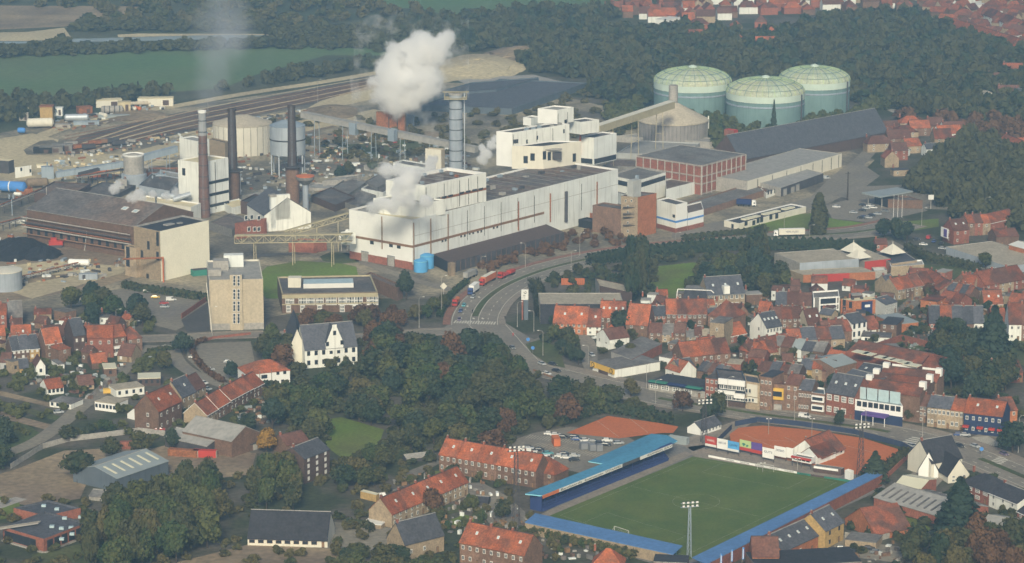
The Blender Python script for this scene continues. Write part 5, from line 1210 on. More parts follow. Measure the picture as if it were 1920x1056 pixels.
house('slate_shed','wide dark roofed workshop between the corner house and the glass roof','shed',(560,730),(800,790),9,20,3,'brick_brown','slate','gable',chim=0,floors=1,nwin=0,door=False)
# row right of the store
row(3,(1030,893),(1200,915),0,11,3.4,'the dark brick row immediately right of the white store',roofs=('tile_red','tile_brown','tile_brown'),walls=('brick_red','brick_red','brick_brown'),base=(1015,1030),floors=3,nwin=2,jit=.2,gut='roof_fibre')
row(3,(1203,915),(1460,945),0,11,3.4,'the tan row with slate and red roofs by the crossroads',walls=('brick_tan',),roofs=('slate','slate','tile_orange'),base=(1060,1080),floors=2,nwin=3,jit=.15,ww=1.3,wh=1.8)
NV=row(1,(1462,955),(1735,985),0,12,4.6,'navy painted cafe with pale windows and red awnings',name='cafe',walls=('navy',),roofs=('tile_orange',),base=(1105,1130),floors=2,nwin=6,jit=0,skyl=2,door=False,side=1)[0]
for k in (-.35,-.05,.2,.38):b=MB();b.prism([(k*19-1.2,0),(k*19+1.2,0),(k*19+1.2,-1.6),(k*19-1.2,-1.6)],2.7,3.5,'red_paint');b.build('awning',NV)
row(1,(1738,955),(1840,945),0,11,3.8,'small red roofed corner house right of the navy cafe',roofs=('tile_red',),walls=('brick_orange',),base=(1060,1050),floors=2,nwin=2)
# ---------------------------------------------------------------- town centre
tile(3,3)
house('supermarket','low shop with a black front below a yellow fascia beside the avenue','shop',(570,600),(725,655),6,24,.2,'white','roof_grey','flat',chim=0,floors=1,nwin=0,door=False,base=(660,715),gut='roof_grey',simple=True)
SMK=bpy.data.objects['supermarket'];w_,h_=HI['supermarket'][:2]
b=MB();b.box((0,-.25,h_-.8),(w_+.4,.5,2.2),'yellow_paint');b.build('fascia',SMK)
for s in (-.43,.40):
    b=MB();b.box((w_*s,-.6,h_-.8),(3.6,.2,2.4),'yellow_paint');b.build('sign_board',SMK)
    b=MB();b.rings([(1.15,0),(1.15,.06),(.85,.07)],'black',20);o=b.build('sign_ring',SMK);o.location=(w_*s,-.7,h_-.8);o.rotation_euler=(math.pi/2,0,0);b=MB();b.rings([(.8,0),(.8,.05)],'yellow_paint',20);o=b.build('sign_disc',SMK);o.location=(w_*s,-.76,h_-.8);o.rotation_euler=(math.pi/2,0,0)
b=MB();b.box((0,-.15,h_*.33),(w_*.42,.3,h_*.62),'brick_dark');b.build('shop_front',SMK)
block('warehouse','grey roofed warehouse with a brown brick side behind the yellow fronted shop','warehouse',(845,582),(700,525),(1062,470),650,wall='brick_red',wallL='concrete',roof='roof_grey',rim='roof_grey',par=.1)
CM=block('commercial_hall','large flat grey gravel roofed hall with a dark sloping front edge','hall',(200,190),(185,110),(790,190),330,wall='slate_dark',wallL='beige',roof='roof_gravel',rim='concrete',par=.3)
block('commercial_hall','smaller grey gravel roofed hall behind the bigger one','hall',(620,60),(590,5),(850,110),165,wall='brick_dark',wallL='concrete',roof='roof_gravel',par=.3)
b=MB();t=thing('red_fence','bright red slatted screen behind the gravel roofed hall','fence',(*W((435,55)).xy,0));
for k in range(12):b=MB();b.box((-5.5+k*.95,0,1.7),(.75,.3,3.2),'orange_paint');b.build('panel',t)
row(2,(290,320),(530,330),0,12,6.5,'the red roofed pair before the gravel roofed hall',walls=('brick_orange','brick_orange'),roofs=('tile_orange','tile_orange'),base=(400,410),floors=2,nwin=3,skyl=1,jit=.2)
row(1,(528,348),(628,350),0,12,6.8,'white walled red roofed house right of the red pair',walls=('white',),roofs=('tile_red',),base=(410,412),floors=2,nwin=2,skyl=1)
row(2,(620,280),(800,285),0,12,6,'the taller red pair behind the white walled house',walls=('brick_brown','brick_red'),roofs=('tile_orange','tile_red'),base=(380,385),floors=2,nwin=2,skyl=2,jit=.2)
row(1,(805,330),(960,340),0,14,8,'tall plain house with a large rusty red roof',walls=('brick_brown',),roofs=('tile_orange',),base=(420,420),floors=2,nwin=2)
row(1,(690,345),(790,350),0,9,3,'small low house with a bright orange roof among the yards',walls=('brick_brown',),roofs=('tile_orange',),base=(400,400),floors=1,nwin=2,kinds=('hip',))
house('white_cottage','white gabled cottage with a tan end behind the hedge','cottage',(598,400),(690,440),5,10,3.4,'white','tile_brown','cross',base=(480,490),floors=1,nwin=2)
b=MB();b.box((0,0,1.2),(8,.3,2.4),'white');b.box((4,2.5,1.2),(.3,5,2.4),'white');o=b.build('garden_wall',None,'white garden wall stepping down in front of the white cottage','wall');o.location=(*W((640,500)).xy,0);o.rotation_euler.z=-.9
MH=house('manor_house','long brown brick mansion with a grey roof, two rows of white windows and dormer turret','mansion',(1385,128),(1648,112),8,14,7,'brick_tan','slate','gable',base=(240,225),floors=2,nwin=7,wk='w',ww=1.5,wh=2.4,gut='roof_fibre',skyl=3)
b=MB();b.box((0,1,9.6),(3,3,3.6),'white');b.build('dormer_turret',MH)
GHs=house('conservatory_house','dark glazed house with a white rimmed mansard roof left of the mansion','house',(1212,165),(1385,172),4.5,12,5,'dark_blue','slate_dark','mansard',chim=0,floors=1,nwin=7,door=False)
b=MB();x=9.0;b.beam((-x,-.2,4.5),(-x+.5,1.2,9.6),.35,.35,'white_clean');b.beam((-x+.5,1.2,9.6),(x-2,1.2,9.6),.35,.35,'white_clean');b.beam((x-2,1.2,9.6),(x-.6,1,8.4),.35,.35,'white_clean');b.beam((-x,-.2,0),(-x,-.2,4.5),.35,.35,'white_clean');b.build('rim_pipes',GHs)
row(4,(1090,262),(1380,262),0,13,5.6,'the long red terrace in front of the mansion',walls=('brick_brown','brick_red','brick_brown','brick_brown'),roofs=('tile_orange','tile_red','tile_red','tile_red'),base=(345,345),floors=2,nwin=2,jit=.1,gut='roof_fibre')
row(1,(1385,275),(1550,300),0,13,6.5,'corner house with a broad hipped red roof below the mansion',walls=('brick_brown',),roofs=('tile_red',),base=(390,395),floors=2,nwin=3,kinds=('hip',))
row(2,(965,268),(1090,265),0,10,3.4,'the dark slate pair left of the long red terrace',walls=BRK,roofs=('slate',),base=(345,345),floors=2,nwin=2)
house('courtyard_house','brown house with a small bright orange roof and white gutter','house',(1540,418),(1660,395),8,10,4.5,'brick_red','tile_orange','gable',base=(470,450),floors=2,nwin=3,gut='white_clean')
house('courtyard_house','tall plain beige block of yards under the hipped red roof','house',(1400,320),(1500,330),10,12,.3,'brick_tan','roof_grey','flat',base=(500,500),floors=2,nwin=1,chim=0)
house('white_villa','tall white house with slate roof, five window bays and rooflights','house',(1800,360),(1910,342),8,12,5.5,'white','slate','gable',base=(470,455),floors=2,nwin=5,skyl=4,ww=1.2,wh=1.9,side=-1)
# brown yards and small houses, filling rows
row(3,(965,400),(1230,405),0,10,3.4,'the brown yard houses right of the dark bushes',walls=('brick_brown','brick_tan','brick_brown'),roofs=('tile_brown','roof_grey','tile_brown'),base=(460,460),floors=2,nwin=2,jit=1.0)
row(3,(1235,420),(1400,420),0,9,2.2,'the patched beige yard houses below the red terrace',walls=('brick_tan','concrete','brick_brown'),roofs=('roof_grey','tile_brown','roof_gravel'),base=(480,480),floors=2,nwin=1,jit=1.2)
row(3,(1210,560),(1545,530),0,12,5,'the rusty roofed row behind the long dark shop',walls=('brick_brown',),roofs=('tile_orange','tile_orange','tile_red'),base=(680,650),floors=2,nwin=2,jit=.3)
row(2,(1370,510),(1480,490),0,10,4,'the bright orange pair in the middle of the town block',walls=('brick_brown',),roofs=('tile_orange',),base=(560,540),floors=1,nwin=1,jit=.3)
house('white_shop_house','tall narrow white rendered house above the green fascia shop','house',(1040,560),(1120,575),7,10,.3,'white_clean','roof_grey','flat',base=(645,640),floors=2,nwin=0,chim=0,door=False)
house('small_house','small bright red roofed house with a white gable near the avenue','house',(1085,640),(1190,672),5,9,4,'white','tile_orange','gable',base=(715,715),floors=1,nwin=1)
house('small_house','small slate roofed house right of the white gable near the avenue','house',(1192,660),(1300,640),6,9,3.5,'brick_tan','slate','gable',base=(725,700),floors=1,nwin=2)
house('small_house','little purple brown flat house with white window frames','house',(1520,612),(1618,618),5,8,.3,'brick_red','roof_gravel','flat',base=(690,690),floors=1,nwin=2,chim=0)
row(2,(1610,510),(1700,530),0,10,3.5,'the two orange roofed houses under the white villa',walls=BRK,roofs=('tile_orange',),base=(590,600),floors=1,nwin=2,jit=.3)
row(3,(1690,545),(1880,520),0,10,3.8,'the red roofed row under the tall white villa',walls=BRK,roofs=('tile_red','tile_orange','tile_red'),base=(600,590),floors=1,nwin=2,jit=.3)
row(5,(1310,650),(1500,690),0,9,3,'the dark back buildings behind the red brick avenue house',walls=('brick_brown','brick_dark'),roofs=('slate','roof_bitumen','tile_brown'),base=(730,760),floors=1,nwin=1,jit=.6)
tile(3,4)
BF=block('framed_house','modern grey house with a white frame of beams left of the orange brick block','house',(395,145),(390,100),(580,132),265,wall='concrete_dark',wallL='concrete_dark',roof='roof_grey',rim='white_clean')
for s0,s1 in ((0,.05),(.22,.27),(.86,.9),(.97,1)):band(BF,'R',0,BF.z,'white_clean','frame_post',s0,s1,.5)
for k in (.2,.55,.95):band(BF,'R',BF.z*k-.3,BF.z*k+.3,'white_clean','frame_beam',.25,1,.45)
grid(BF,'R',2,(BF.z*.25,BF.z*.6),5,2.6,'d',.3,.84)
OB=block('orange_office','orange brick office with a cream flat roof and a dark blue recess','office',(690,168),(590,155),(905,150),270,wall='brick_orange',wallL='brick_orange',roof='cream_roof',rim='cream_roof',par=.1)
band(OB,'R',0,OB.z*.9,'dark_blue','blue_recess',.22,.58,.1);band(OB,'R',OB.z*.50,OB.z*.68,'white_clean','sign',.33,.5,.25)
wins(OB,'L',[(615,180),(660,195),(615,230)],1.6,3,'d');wins(OB,'R',[(855,180),(860,225)],1.8,2.4,'d')
for u in (.2,.5):onroof(OB,'roof_vent',u,.6,(1.2,1.2,1.4),'dark_steel')
house('frame_house','narrow grey white house with gridded facade right of the orange office','house',(905,195),(990,172),9,12,2,'render_grey','slate','gable',base=(275,245),floors=3,nwin=3,wk='w6',ww=2)
house('white_villa','white rendered house with five tall dark windows and slate roof','house',(668,330),(775,312),9,12,3,'white_clean','slate','gable',base=(440,430),floors=2,nwin=3,wk='d',ww=1.2,wh=2.6,door=False)
house('white_extension','low white flat extension beside the white house with tall windows','house',(735,420),(940,430),4,9,.3,'white','roof_bitumen','flat',base=(470,470),floors=1,nwin=3,wk='d',chim=0)
row(1,(780,375),(870,362),0,11,4.5,'small white walled house with a red roof beside the white extension',walls=('white',),roofs=('tile_red',),base=(410,400),floors=1,nwin=2)
house('tan_house','narrow tan house with a dark red roof and parapet gables','house',(360,345),(460,335),7.5,11,6.5,'beige','tile_brown','gable',base=(390,380),floors=1,nwin=3,skyl=2)
house('brick_barn','broad brown brick barn with a white sheet roof section','barn',(985,335),(1140,318),7,18,.4,'brick_orange','roof_metal','flat',base=(395,380),floors=1,nwin=1,chim=0)
house('brick_barn','dark brick workshop with an arched opening next to the sheet roofed barn','barn',(870,330),(985,340),8,14,.4,'brick_brown','slate_dark','flat',base=(425,420),floors=2,nwin=2,chim=0)
row(3,(130,190),(385,195),0,12,4.5,'the grey and brown roofed row left of white framed house',walls=('brick_red','brick_tan','brick_tan'),roofs=('slate','tile_brown','tile_brown'),base=(255,258),floors=2,nwin=2,jit=.3,wh=2)
row(2,(5,245),(90,250),0,9,4,'the bright orange pair left of the grey roofed row',walls=BRK,roofs=('tile_orange','tile_orange'),base=(300,300),floors=1,nwin=1,jit=.4)
row(3,(105,290),(320,285),0,10,4.2,'the dark red roofs behind the tall white villa',walls=('brick_brown',),roofs=('tile_brown','tile_red','tile_brown'),base=(370,360),floors=2,nwin=2,jit=.4)
row(4,(225,450),(620,430),0,11,4.2,'the mixed slate and red roofs right of the white villa',walls=('brick_brown','brick_tan'),roofs=('tile_orange','slate','tile_red','slate'),base=(520,500),floors=1,nwin=2,jit=.3)
row(4,(-10,530),(250,470),0,10,3.8,'the red roofed row just below the white villa',walls=BRK,roofs=('tile_orange','tile_brown','tile_red','tile_red'),base=(590,530),floors=1,nwin=2,jit=.4)
row(4,(470,385),(670,370),0,11,3.8,'the brown red roofs left of the tall windowed white house',walls=('brick_brown',),roofs=('tile_brown','tile_red'),base=(470,450),floors=1,nwin=1,jit=.6)
row(3,(300,640),(540,660),0,10,3.4,'the back yard houses behind the white bay house',walls=('brick_yellow','brick_tan','brick_brown'),roofs=('slate','tile_orange','tile_brown'),base=(730,740),floors=2,nwin=1,jit=.5)
row(1,(475,580),(630,605),0,10,3.6,'low house with an orange roof left of the long rusty hall',walls=('brick_tan',),roofs=('tile_orange',),base=(620,640),floors=1,nwin=2)
row(5,(100,480),(470,530),0,9,3,'the small yard buildings between villa and long hall',walls=('concrete','brick_brown','white_dirty'),roofs=('roof_grey','tile_brown','roof_metal','slate'),base=(550,590),floors=1,nwin=1,jit=.6)
row(4,(0,650),(290,690),0,9,3,'the dark back buildings behind the bay houses',walls=('brick_brown','brick_dark'),roofs=('tile_brown','slate','tile_red','roof_bitumen'),base=(720,760),floors=1,nwin=1,jit=.6)
# right: long roofs beyond the cedar
row(4,(990,90),(1250,40),0,11,4.5,'the red roofed terrace going up to the parked cars',walls=('brick_tan','brick_brown'),roofs=('tile_orange','tile_orange','tile_red','tile_red'),base=(170,110),floors=2,nwin=2,jit=.2,gut='roof_fibre')
house('orange_gable_house','tall house with a plain bright orange end wall','house',(1155,160),(1270,175),9,12,.3,'brick_orange','tile_red','flat',base=(250,270),floors=2,nwin=0,chim=1,door=False)
row(2,(1270,165),(1420,190),0,13,3.5,'the low red roofs right of the orange end wall',walls=('brick_orange','brick_red'),roofs=('tile_red',),base=(240,250),floors=2,nwin=1,jit=.3)
row(4,(1330,105),(1500,130),0,11,4,'the mixed grey and red roofs behind the orange end wall',walls=BRK,roofs=('slate','tile_orange','slate','tile_red'),base=(160,185),floors=2,nwin=1,jit=.6)
house('beige_gable_house','tan and orange flat block behind the bright red roofed house','house',(1500,95),(1610,95),10,12,.3,'brick_tan','slate','flat',base=(140,140),floors=1,nwin=0,chim=0,door=False)
house('bright_roofed_house','house with a bright red roof, two dots of rooflights and white gutter','house',(1604,192),(1740,190),5,11,5.5,'brick_yellow','tile_orange','gable',base=(228,226),floors=1,nwin=4,gut='white_clean',skyl=2)
row(5,(1215,320),(1600,325),0,12,6.5,'the long slate roofed terrace behind the tall cedar',walls=('brick_red','brick_brown','white','brick_brown','white'),roofs=('slate','tile_orange','slate','slate','slate'),base=(380,375),floors=1,nwin=2,jit=.2)
row(3,(1610,60),(1900,10),0,13,5.5,'the long faded red roofed terrace at the right edge',walls=('brick_red','brick_tan'),roofs=('tile_red','tile_brown','tile_red'),base=(130,80),floors=2,nwin=2,jit=.2)
row(2,(1500,65),(1610,45),0,11,4.5,'the small roofs left of the faded red terrace',walls=BRK,roofs=('tile_orange','slate'),base=(120,100),floors=2,nwin=1)
row(2,(1770,185),(1900,200),0,10,4,'the orange roofed pair at the right edge below the terrace',walls=BRK,roofs=('tile_orange','tile_red'),base=(240,250),floors=1,nwin=2)
row(2,(1780,330),(1960,330),0,11,8,'the tall white walled red roofed pair at right edge',walls=('white','brick_brown'),roofs=('tile_red','tile_brown'),base=(460,440),floors=2,nwin=2,jit=.3)
row(2,(1680,680),(1880,672),0,14,3.4,'the brick stable like building among dark trees at the right',walls=('brick_brown','brick_red'),roofs=('tile_brown',),base=(750,745),floors=1,nwin=4,jit=.1)
for e,f_,bs,rf,lb in [((930,60),(990,50),(130,118),'slate','grey street corner house left of the terrace with parked cars'),((1440,50),(1530,60),(120,130),'tile_orange','lone orange roofed house in the middle of the grey roofs')]:
    house('town_house',lb,'house',e,f_,8,10,4,'brick_tan',rf,'gable',base=bs)
tile(2,4)
# supermarket with cones
CH_=block('pale_hall','low pale roofed leisure hall with a blue grey wall behind three white cones','hall',(300,880),(120,808),(720,848),985,wall='render_blue_grey',wallL='concrete',roof='roof_gravel',rim='concrete',par=.25)
CF=block('hall','lower front wing of the leisure hall with a red and tan brick face','hall',(325,965),(230,930),(835,942),1020,wall='brick_orange',wallL='brick_tan',roof='roof_gravel',rim='roof_gravel',par=.15)
band(CF,'R',0,CF.z,'red_paint','red_panel',.12,.64,.08)
CM2=block('hall','red walled middle part of the leisure hall under the right cones','hall',(760,870),(560,790),(945,850),950,wall='red_paint',wallL='concrete',roof='roof_gravel',rim='concrete',par=.2)
CR2=block('hall','right wing of the leisure hall with a slate coloured roof panel','hall',(950,885),(840,810),(1130,860),960,wall='brick_tan',wallL='brick_tan',roof='slate',rim='concrete',par=.15)
CR3=block('hall','pergola roofed porch at the right end of the leisure hall','hall',(945,905),(930,870),(1180,890),975,wall='brick_tan',wallL='brick_tan',roof='roof_fibre',rim='white_clean')
block('hall','small entrance box with a white canopy roof on the leisure hall','hall',(825,935),(808,910),(918,930),990,wall='concrete',wallL='concrete',roof='window_frame')
for i,(u,v,tp) in enumerate(((680,790,730),(715,835,778),(957,803,742))):
    g=W((u,v),7);z=zat((u,tp),(u,v),7);t=thing('roof_cone',['rear left white tent cone on the leisure hall roof','front left white tent cone on the leisure hall roof','right white tent cone standing alone on the leisure hall roof'][i],'cone',(g.x,g.y,7));b=MB();n_=4.6;b.face([(-n_,-n_,0),(n_,-n_,0),(0,0,z-7)],'cream');b.face([(n_,-n_,0),(n_,n_,0),(0,0,z-7)],'cream');b.face([(n_,n_,0),(-n_,n_,0),(0,0,z-7)],'cream');b.face([(-n_,n_,0),(-n_,-n_,0),(0,0,z-7)],'cream');b.build('cone',t);b=MB();b.tube((0,0,z-8),(0,0,z-6),.15,'cream',6);b.build('tip',t);t.rotation_euler.z=.6
# right: pale long hall and brick house with billboard
PH=block('pale_roofed_hall','large pale sandy roofed hall at the right edge behind bare trees','hall',(1770,905),(1335,765),(2100,860),960,wall='render_blue_grey',wallL='render_blue_grey',roof='roof_gravel',rim='concrete',par=.3)
BB=house('billboard_house','red brick house with a billboard on its wall and white upper front','house',(1390,650),(1500,640),9,11,4.5,'brick_red','tile_brown','gable',base=(750,740),floors=2,nwin=2,skyl=2,side=-1)
b=MB();b.box((-7.0 ,5,5.5),(.3,7,5),'white_clean');b.box((-7.2,4,5.5),(.15,3,4),'purple');b.build('billboard',BB)
row(3,(1490,600),(1650,590),0,10,3.5,'the orange roofed row behind the billboard house',walls=BRK,roofs=('tile_orange','tile_brown','tile_orange'),base=(690,680),floors=2,nwin=1,jit=.4)
house('long_brick_barn','long red brick barn with a white eaves line at the right edge','barn',(1650,600),(1840,555),7,12,3.5,'brick_red','tile_orange','gable',base=(660,640),floors=1,nwin=0,chim=0,door=False,gut='white_clean')
row(2,(1690,700),(1850,690),0,10,3,'the low roofs between barn and pale hall',walls=('brick_brown',),roofs=('tile_red','tile_brown'),base=(760,750),floors=1,nwin=1)
house('curved_roof_shed','white roofed shed at the right edge beside the pale hall','shed',(1780,750),(1960,800),6,12,1.2,'brick_orange','window_frame','gable',chim=0,floors=1,nwin=0,door=False)
row(4,(1150,985),(1290,1080),0,11,4,'the red gables below the meadow with the hedge',walls=BRK,roofs=('tile_orange','tile_red'),floors=2,nwin=1,base=(1040,1130),jit=.3)
# petrol station canopy
full()
P=[W(q,6.5) for q in ((1616,362),(1650,370),(1712,359),(1682,352))];c=sum(P,Vector())/4
t=thing('petrol_station_canopy','flat pale blue canopy of the petrol station on posts','canopy',(c.x,c.y,0));b=MB();b.prism([(p.x-c.x,p.y-c.y) for p in P],6.1,6.8,'roof_metal',top='roof_metal');b.build('roof',t)
for p in P:b=MB();q=(p-c)*.75;b.beam((q.x,q.y,0),(q.x,q.y,6.1),.4,.4,'concrete');b.build('post',t)
block('petrol_station_kiosk','low brown kiosk beside the petrol station canopy','kiosk',(1665,374),(1640,366),(1730,376),390,wall='brick_brown',wallL='glass',roof='roof_bitumen')
for i,x in enumerate((1675,1683,1691)):g=W((x,408));t=thing('flag_pole',f"{['left', 'middle', 'right'][i]} one of three white flag poles before the car park",'flag pole',(g.x,g.y,0));b=MB();b.tube((0,0,0),(0,0,12),.12,'white_clean',8,.07);b.build('pole',t);b=MB();b.rings([(.16,12),(.16,12.3)],'white_clean',8);b.build('finial',t);b=MB();b.rings([(.3,0),(.3,.3)],'concrete',10);b.build('base',t)
# upper right: hazy suburbs
random.seed(4)
WD={'brick_red':'red brick','brick_brown':'brown brick','white':'white walled','brick_tan':'tan brick'};RD={'tile_orange':'bright orange roofed','tile_red':'dull red roofed','tile_brown':'brown roofed'}
def suburb(poly,step,place,walls,roofs,w=(8,16),seed=1,ang=0,hts=(4.5,6)):
    made={}
    for q in fillpts(poly,step,.25,seed):
        ww=random.uniform(*w);a=ang+random.choice((0,0,0,1.57))+random.uniform(-.12,.12);v=Vector((math.cos(a),math.sin(a),0))*ww/2;hh=random.uniform(*hts)
        wl,rf,kd=random.choice(walls),random.choice(roofs),random.choice(('gable','gable','hip'))
        o=house('suburban_house',None,'house',q-v,q+v,hh,random.uniform(8,10.5),random.uniform(3.6,5),wl,rf,kd,world=True,floors=2 if hh>5 else 1,nwin=2,chim=1,door=False,group='houses of '+place,simple=q.y>2100)
        made.setdefault((wl,rf),[]).append((q.x/q.y,o))
    for (wl,rf),L in made.items():
        for i,(_,o) in enumerate(sorted(L,key=lambda e:e[0])):o['label']=f"{ordn(i)} {WD[wl]} {RD[rf]} house from left in {place}"
SUB=('brick_red','brick_brown','white','brick_tan');SR=('tile_orange','tile_orange','tile_red','tile_red','tile_brown')
suburb([(1150,2),(1390,-8),(1700,-8),(1700,24),(1560,28),(1420,30),(1390,38),(1300,50),(1150,36)],21,'the hazy suburb beyond the woods',SUB,SR,seed=3,ang=.1)
suburb([(1700,-10),(1960,-10),(1960,125),(1900,100),(1850,70),(1770,52),(1730,30)],22,'the hazy top right corner',SUB,SR,seed=5,ang=-.7)
suburb([(1640,262),(1700,244),(1775,240),(1820,262),(1790,282),(1740,308),(1700,322),(1640,310)],22,'gardens behind the petrol station',SUB,SR,seed=8,ang=.2)
suburb([(1290,56),(1450,46),(1460,100),(1385,110),(1300,84)],38,'the clearing near far woods',SUB,SR,seed=11)
suburb([(1850,120),(1960,135),(1960,205),(1870,195)],36,'the gaps of far right woods',SUB,SR,seed=12)
full()
for i,(x0,y0,x1,y1) in enumerate(((1210,62,1232,62),(1254,64,1268,64),(1248,38,1275,33),(1208,50,1225,52),(1390,66,1412,66),(1385,98,1430,98),(1850,142,1870,144),(1815,12,1850,8),(1852,24,1880,22),(1700,44,1750,42),(1752,36,1790,34),(1882,88,1915,90))):
    house('white_bungalow',['bright white bungalow, left of two before the far suburb','bright white bungalow, right of two before the far suburb','row of pale garages in the far suburb','low pale flat roof left above the white bungalows','pale shed at the edge of the far woods','long low white roof in the woods behind the silos','white house among trees at the right edge','large pale block in the top right corner','white flat block under the large pale block','long thin white roof above the woods at the upper right','bright white roof left of the orange terrace, top right','pale hall roof at the right edge of the woods'][i],'house',(x0,y0),(x1,y1),4.5,10,.4,'white_clean','window_frame','flat',chim=0,floors=1,nwin=2,door=False)
row(8,(1765,44),(1920,92),6,10,5,'the long orange terrace in the top right haze',walls=('white','brick_red'),roofs=('tile_orange',),floors=2,nwin=2,jit=.3)
row(6,(1830,22),(1925,60),6,10,5,'the second orange terrace in the top right haze',walls=('brick_red','white'),roofs=('tile_orange','tile_red'),floors=2,nwin=2,jit=.3)
tile(1,4)
house('ruined_tower','tall narrow cream house standing among far trees at the right edge','house',(1610,660),(1660,658),12,9,.4,'cream','roof_gravel','flat',base=(755,752),floors=3,nwin=1,chim=0,door=False)
row(2,(1680,650),(1890,690),5,10,4,'the two pale houses beyond the woods at the right edge',walls=('brick_tan','white'),roofs=('tile_brown','slate'),floors=2,nwin=2)
house('white_bungalow','small cream and orange bungalow inside the far woods','house',(1055,585),(1110,590),4,8,2,'cream','tile_orange','gable',chim=0,floors=1,nwin=2)
tile(2,4)
house('church_hall','pale gabled hall with an orange roof above the dark trees at right','house',(1680,30),(1800,80),9,14,5,'beige','tile_orange','gable',base=(100,140),floors=2,nwin=4)
house('church_hall','lower pale wing with arched windows right of the gabled hall','house',(1800,55),(1960,50),5,12,4,'beige','tile_orange','gable',base=(110,110),floors=1,nwin=4,wk='d')
# ================================================================ left town and the foreground
tile(3,1)
row(3,(85,520),(280,500),0,11,5,'the slate roofed brick row with white gutter at the left',walls=('brick_brown','brick_brown','brick_yellow'),roofs=('slate','slate','slate'),base=(590,580),floors=2,nwin=2,jit=.1,gut='white_clean',wk='p')
row(1,(80,440),(220,435),0,10,5.5,'the house with a square rusty orange roof above the slate row',walls=('brick_brown',),roofs=('tile_orange',),base=(490,490),floors=1,nwin=2,skyl=1)
row(1,(50,285),(160,280),0,12,6,'the tall grey roofed house with two white windows',walls=('brick_brown',),roofs=('roof_grey',),base=(340,340),floors=1,nwin=2,ww=1.8)
row(2,(-60,265),(45,262),0,10,4,'the bright orange roofed pair cut by the left edge',walls=('brick_red',),roofs=('tile_orange',),base=(400,400),floors=3,nwin=1)
row(1,(-40,420),(40,415),0,10,3.5,'orange roofed house at the left edge below the bright pair',walls=('brick_brown',),roofs=('tile_orange',),base=(490,490),floors=2,nwin=1)
row(1,(320,480),(440,465),0,10,6,'the house with orange roof and white gutter, centre of left terrace',walls=('brick_brown',),roofs=('tile_orange',),base=(580,570),floors=2,nwin=2,gut='white_clean')
house('small_house','narrow house with a pointed bright orange roof facing the gardens','house',(415,515),(500,500),8,7,2,'brick_brown','tile_orange','hip',base=(610,590),floors=2,nwin=1)
row(1,(520,410),(605,400),0,12,6,'the tall dark brick house with four small white windows',walls=('brick_dark',),roofs=('slate',),base=(560,550),floors=2,nwin=2,wk='p',ww=.9,door=False)
row(1,(400,400),(515,420),0,11,5,'the brown roofed house behind the tall dark brick house',walls=('brick_brown',),roofs=('tile_brown',),base=(500,500),floors=2,nwin=1)
row(1,(615,430),(800,425),0,10,4.2,'long orange roofed brick house with bay windows, left half',walls=('brick_red',),roofs=('tile_orange',),base=(570,570),floors=2,nwin=3,skyl=0)
LH=row(1,(800,425),(890,412),0,10,4.2,'white balconied right half of the long orange roofed house',walls=('brick_brown',),roofs=('tile_orange',),base=(560,545),floors=2,nwin=2)[0]
b=MB();b.box((0,-.8,4.0),(6.5,1.6,1.0),'white_clean');b.box((0,-.8,1.0),(6.5,1.6,1.0),'white_clean');b.build('balcony',LH)
row(1,(895,440),(1005,425),0,9,4.5,'red tiled end house by the bend of the street',walls=('brick_brown',),roofs=('tile_red',),base=(530,520),floors=2,nwin=2,kinds=('hip',))
row(1,(830,555),(930,565),0,9,4,'small dark brown house with two pale garage doors',walls=('brick_tan',),roofs=('tile_brown',),base=(600,600),floors=1,nwin=2,wk='p')
row(1,(650,610),(760,600),0,8,3,'the low rusty roofed outhouse in the back gardens',walls=('brick_brown',),roofs=('tile_orange',),base=(650,645),floors=1,nwin=1)
for i,(e,f_,bs,wl,rf,kd,lb) in enumerate([((0,600),(75,600),(670,670),'render_grey','tile_brown','gable','pale rendered back building at the left edge'),
        ((85,600),(130,590),(680,675),'brick_tan','roof_grey','flat','narrow tan brick tower like annex near the left edge'),
        ((138,645),(205,640),(680,675),'brick_yellow','slate','gable','small yellow brick outhouse among the yards'),
        ((255,630),(320,625),(700,690),'white','tile_brown','cross','small white gabled outhouse in the yards'),
        ((415,620),(455,615),(670,665),'white_clean','roof_grey','flat','narrow white wall house with one small window'),
        ((735,650),(825,645),(705,700),'brick_brown','skylight_cream','flat','small outhouse with a bright cream flat roof'),
        ((335,790),(450,775),(840,820),'white','tile_orange','gable','white house with four dark windows and orange rear roof'),
        ((560,765),(665,755),(800,790),'brick_tan','tile_brown','gable','low brown roofed garden house by the side street'),
        ((350,880),(500,900),(925,930),'white','roof_grey','flat','long low white garage building by the side street'),
        ((820,800),(1020,775),(850,830),'white','roof_gravel','flat','low flat house with a pinkish gravel roof'),
        ((975,720),(1135,715),(770,765),'brick_dark','skylight_cream','flat','flat pavilion with a bright cream roof beside the green'),
        ((670,880),(820,900),(930,965),'white_clean','roof_gravel','flat','white wall building with a row of six dark windows'),
        ((900,965),(1000,990),(995,1025),'white_clean','roof_grey','cross','small white gabled wall beside the bright orange roofed house')]):
    house('back_building',lb,'house',e,f_,5,9,3 if kd !='flat' else .3,wl,rf,kd,base=bs,floors=1,nwin=[1,1,1,1,1,1,4,2,4,4,4,6,0][i],wk='d',chim=0,door=False)
house('orange_house','brick house with a large bright orange roof and two rooflights','house',(1120,948),(1283,872),9,11,6,'brick_brown','tile_orange','gable',base=(1100,1010),floors=2,nwin=4,skyl=2,side=-1)
house('slate_house','slate roofed house joined to the bright orange roofed one','house',(1285,850),(1385,805),8,10,6,'brick_tan','slate','gable',base=(985,920),floors=2,nwin=3,skyl=1)
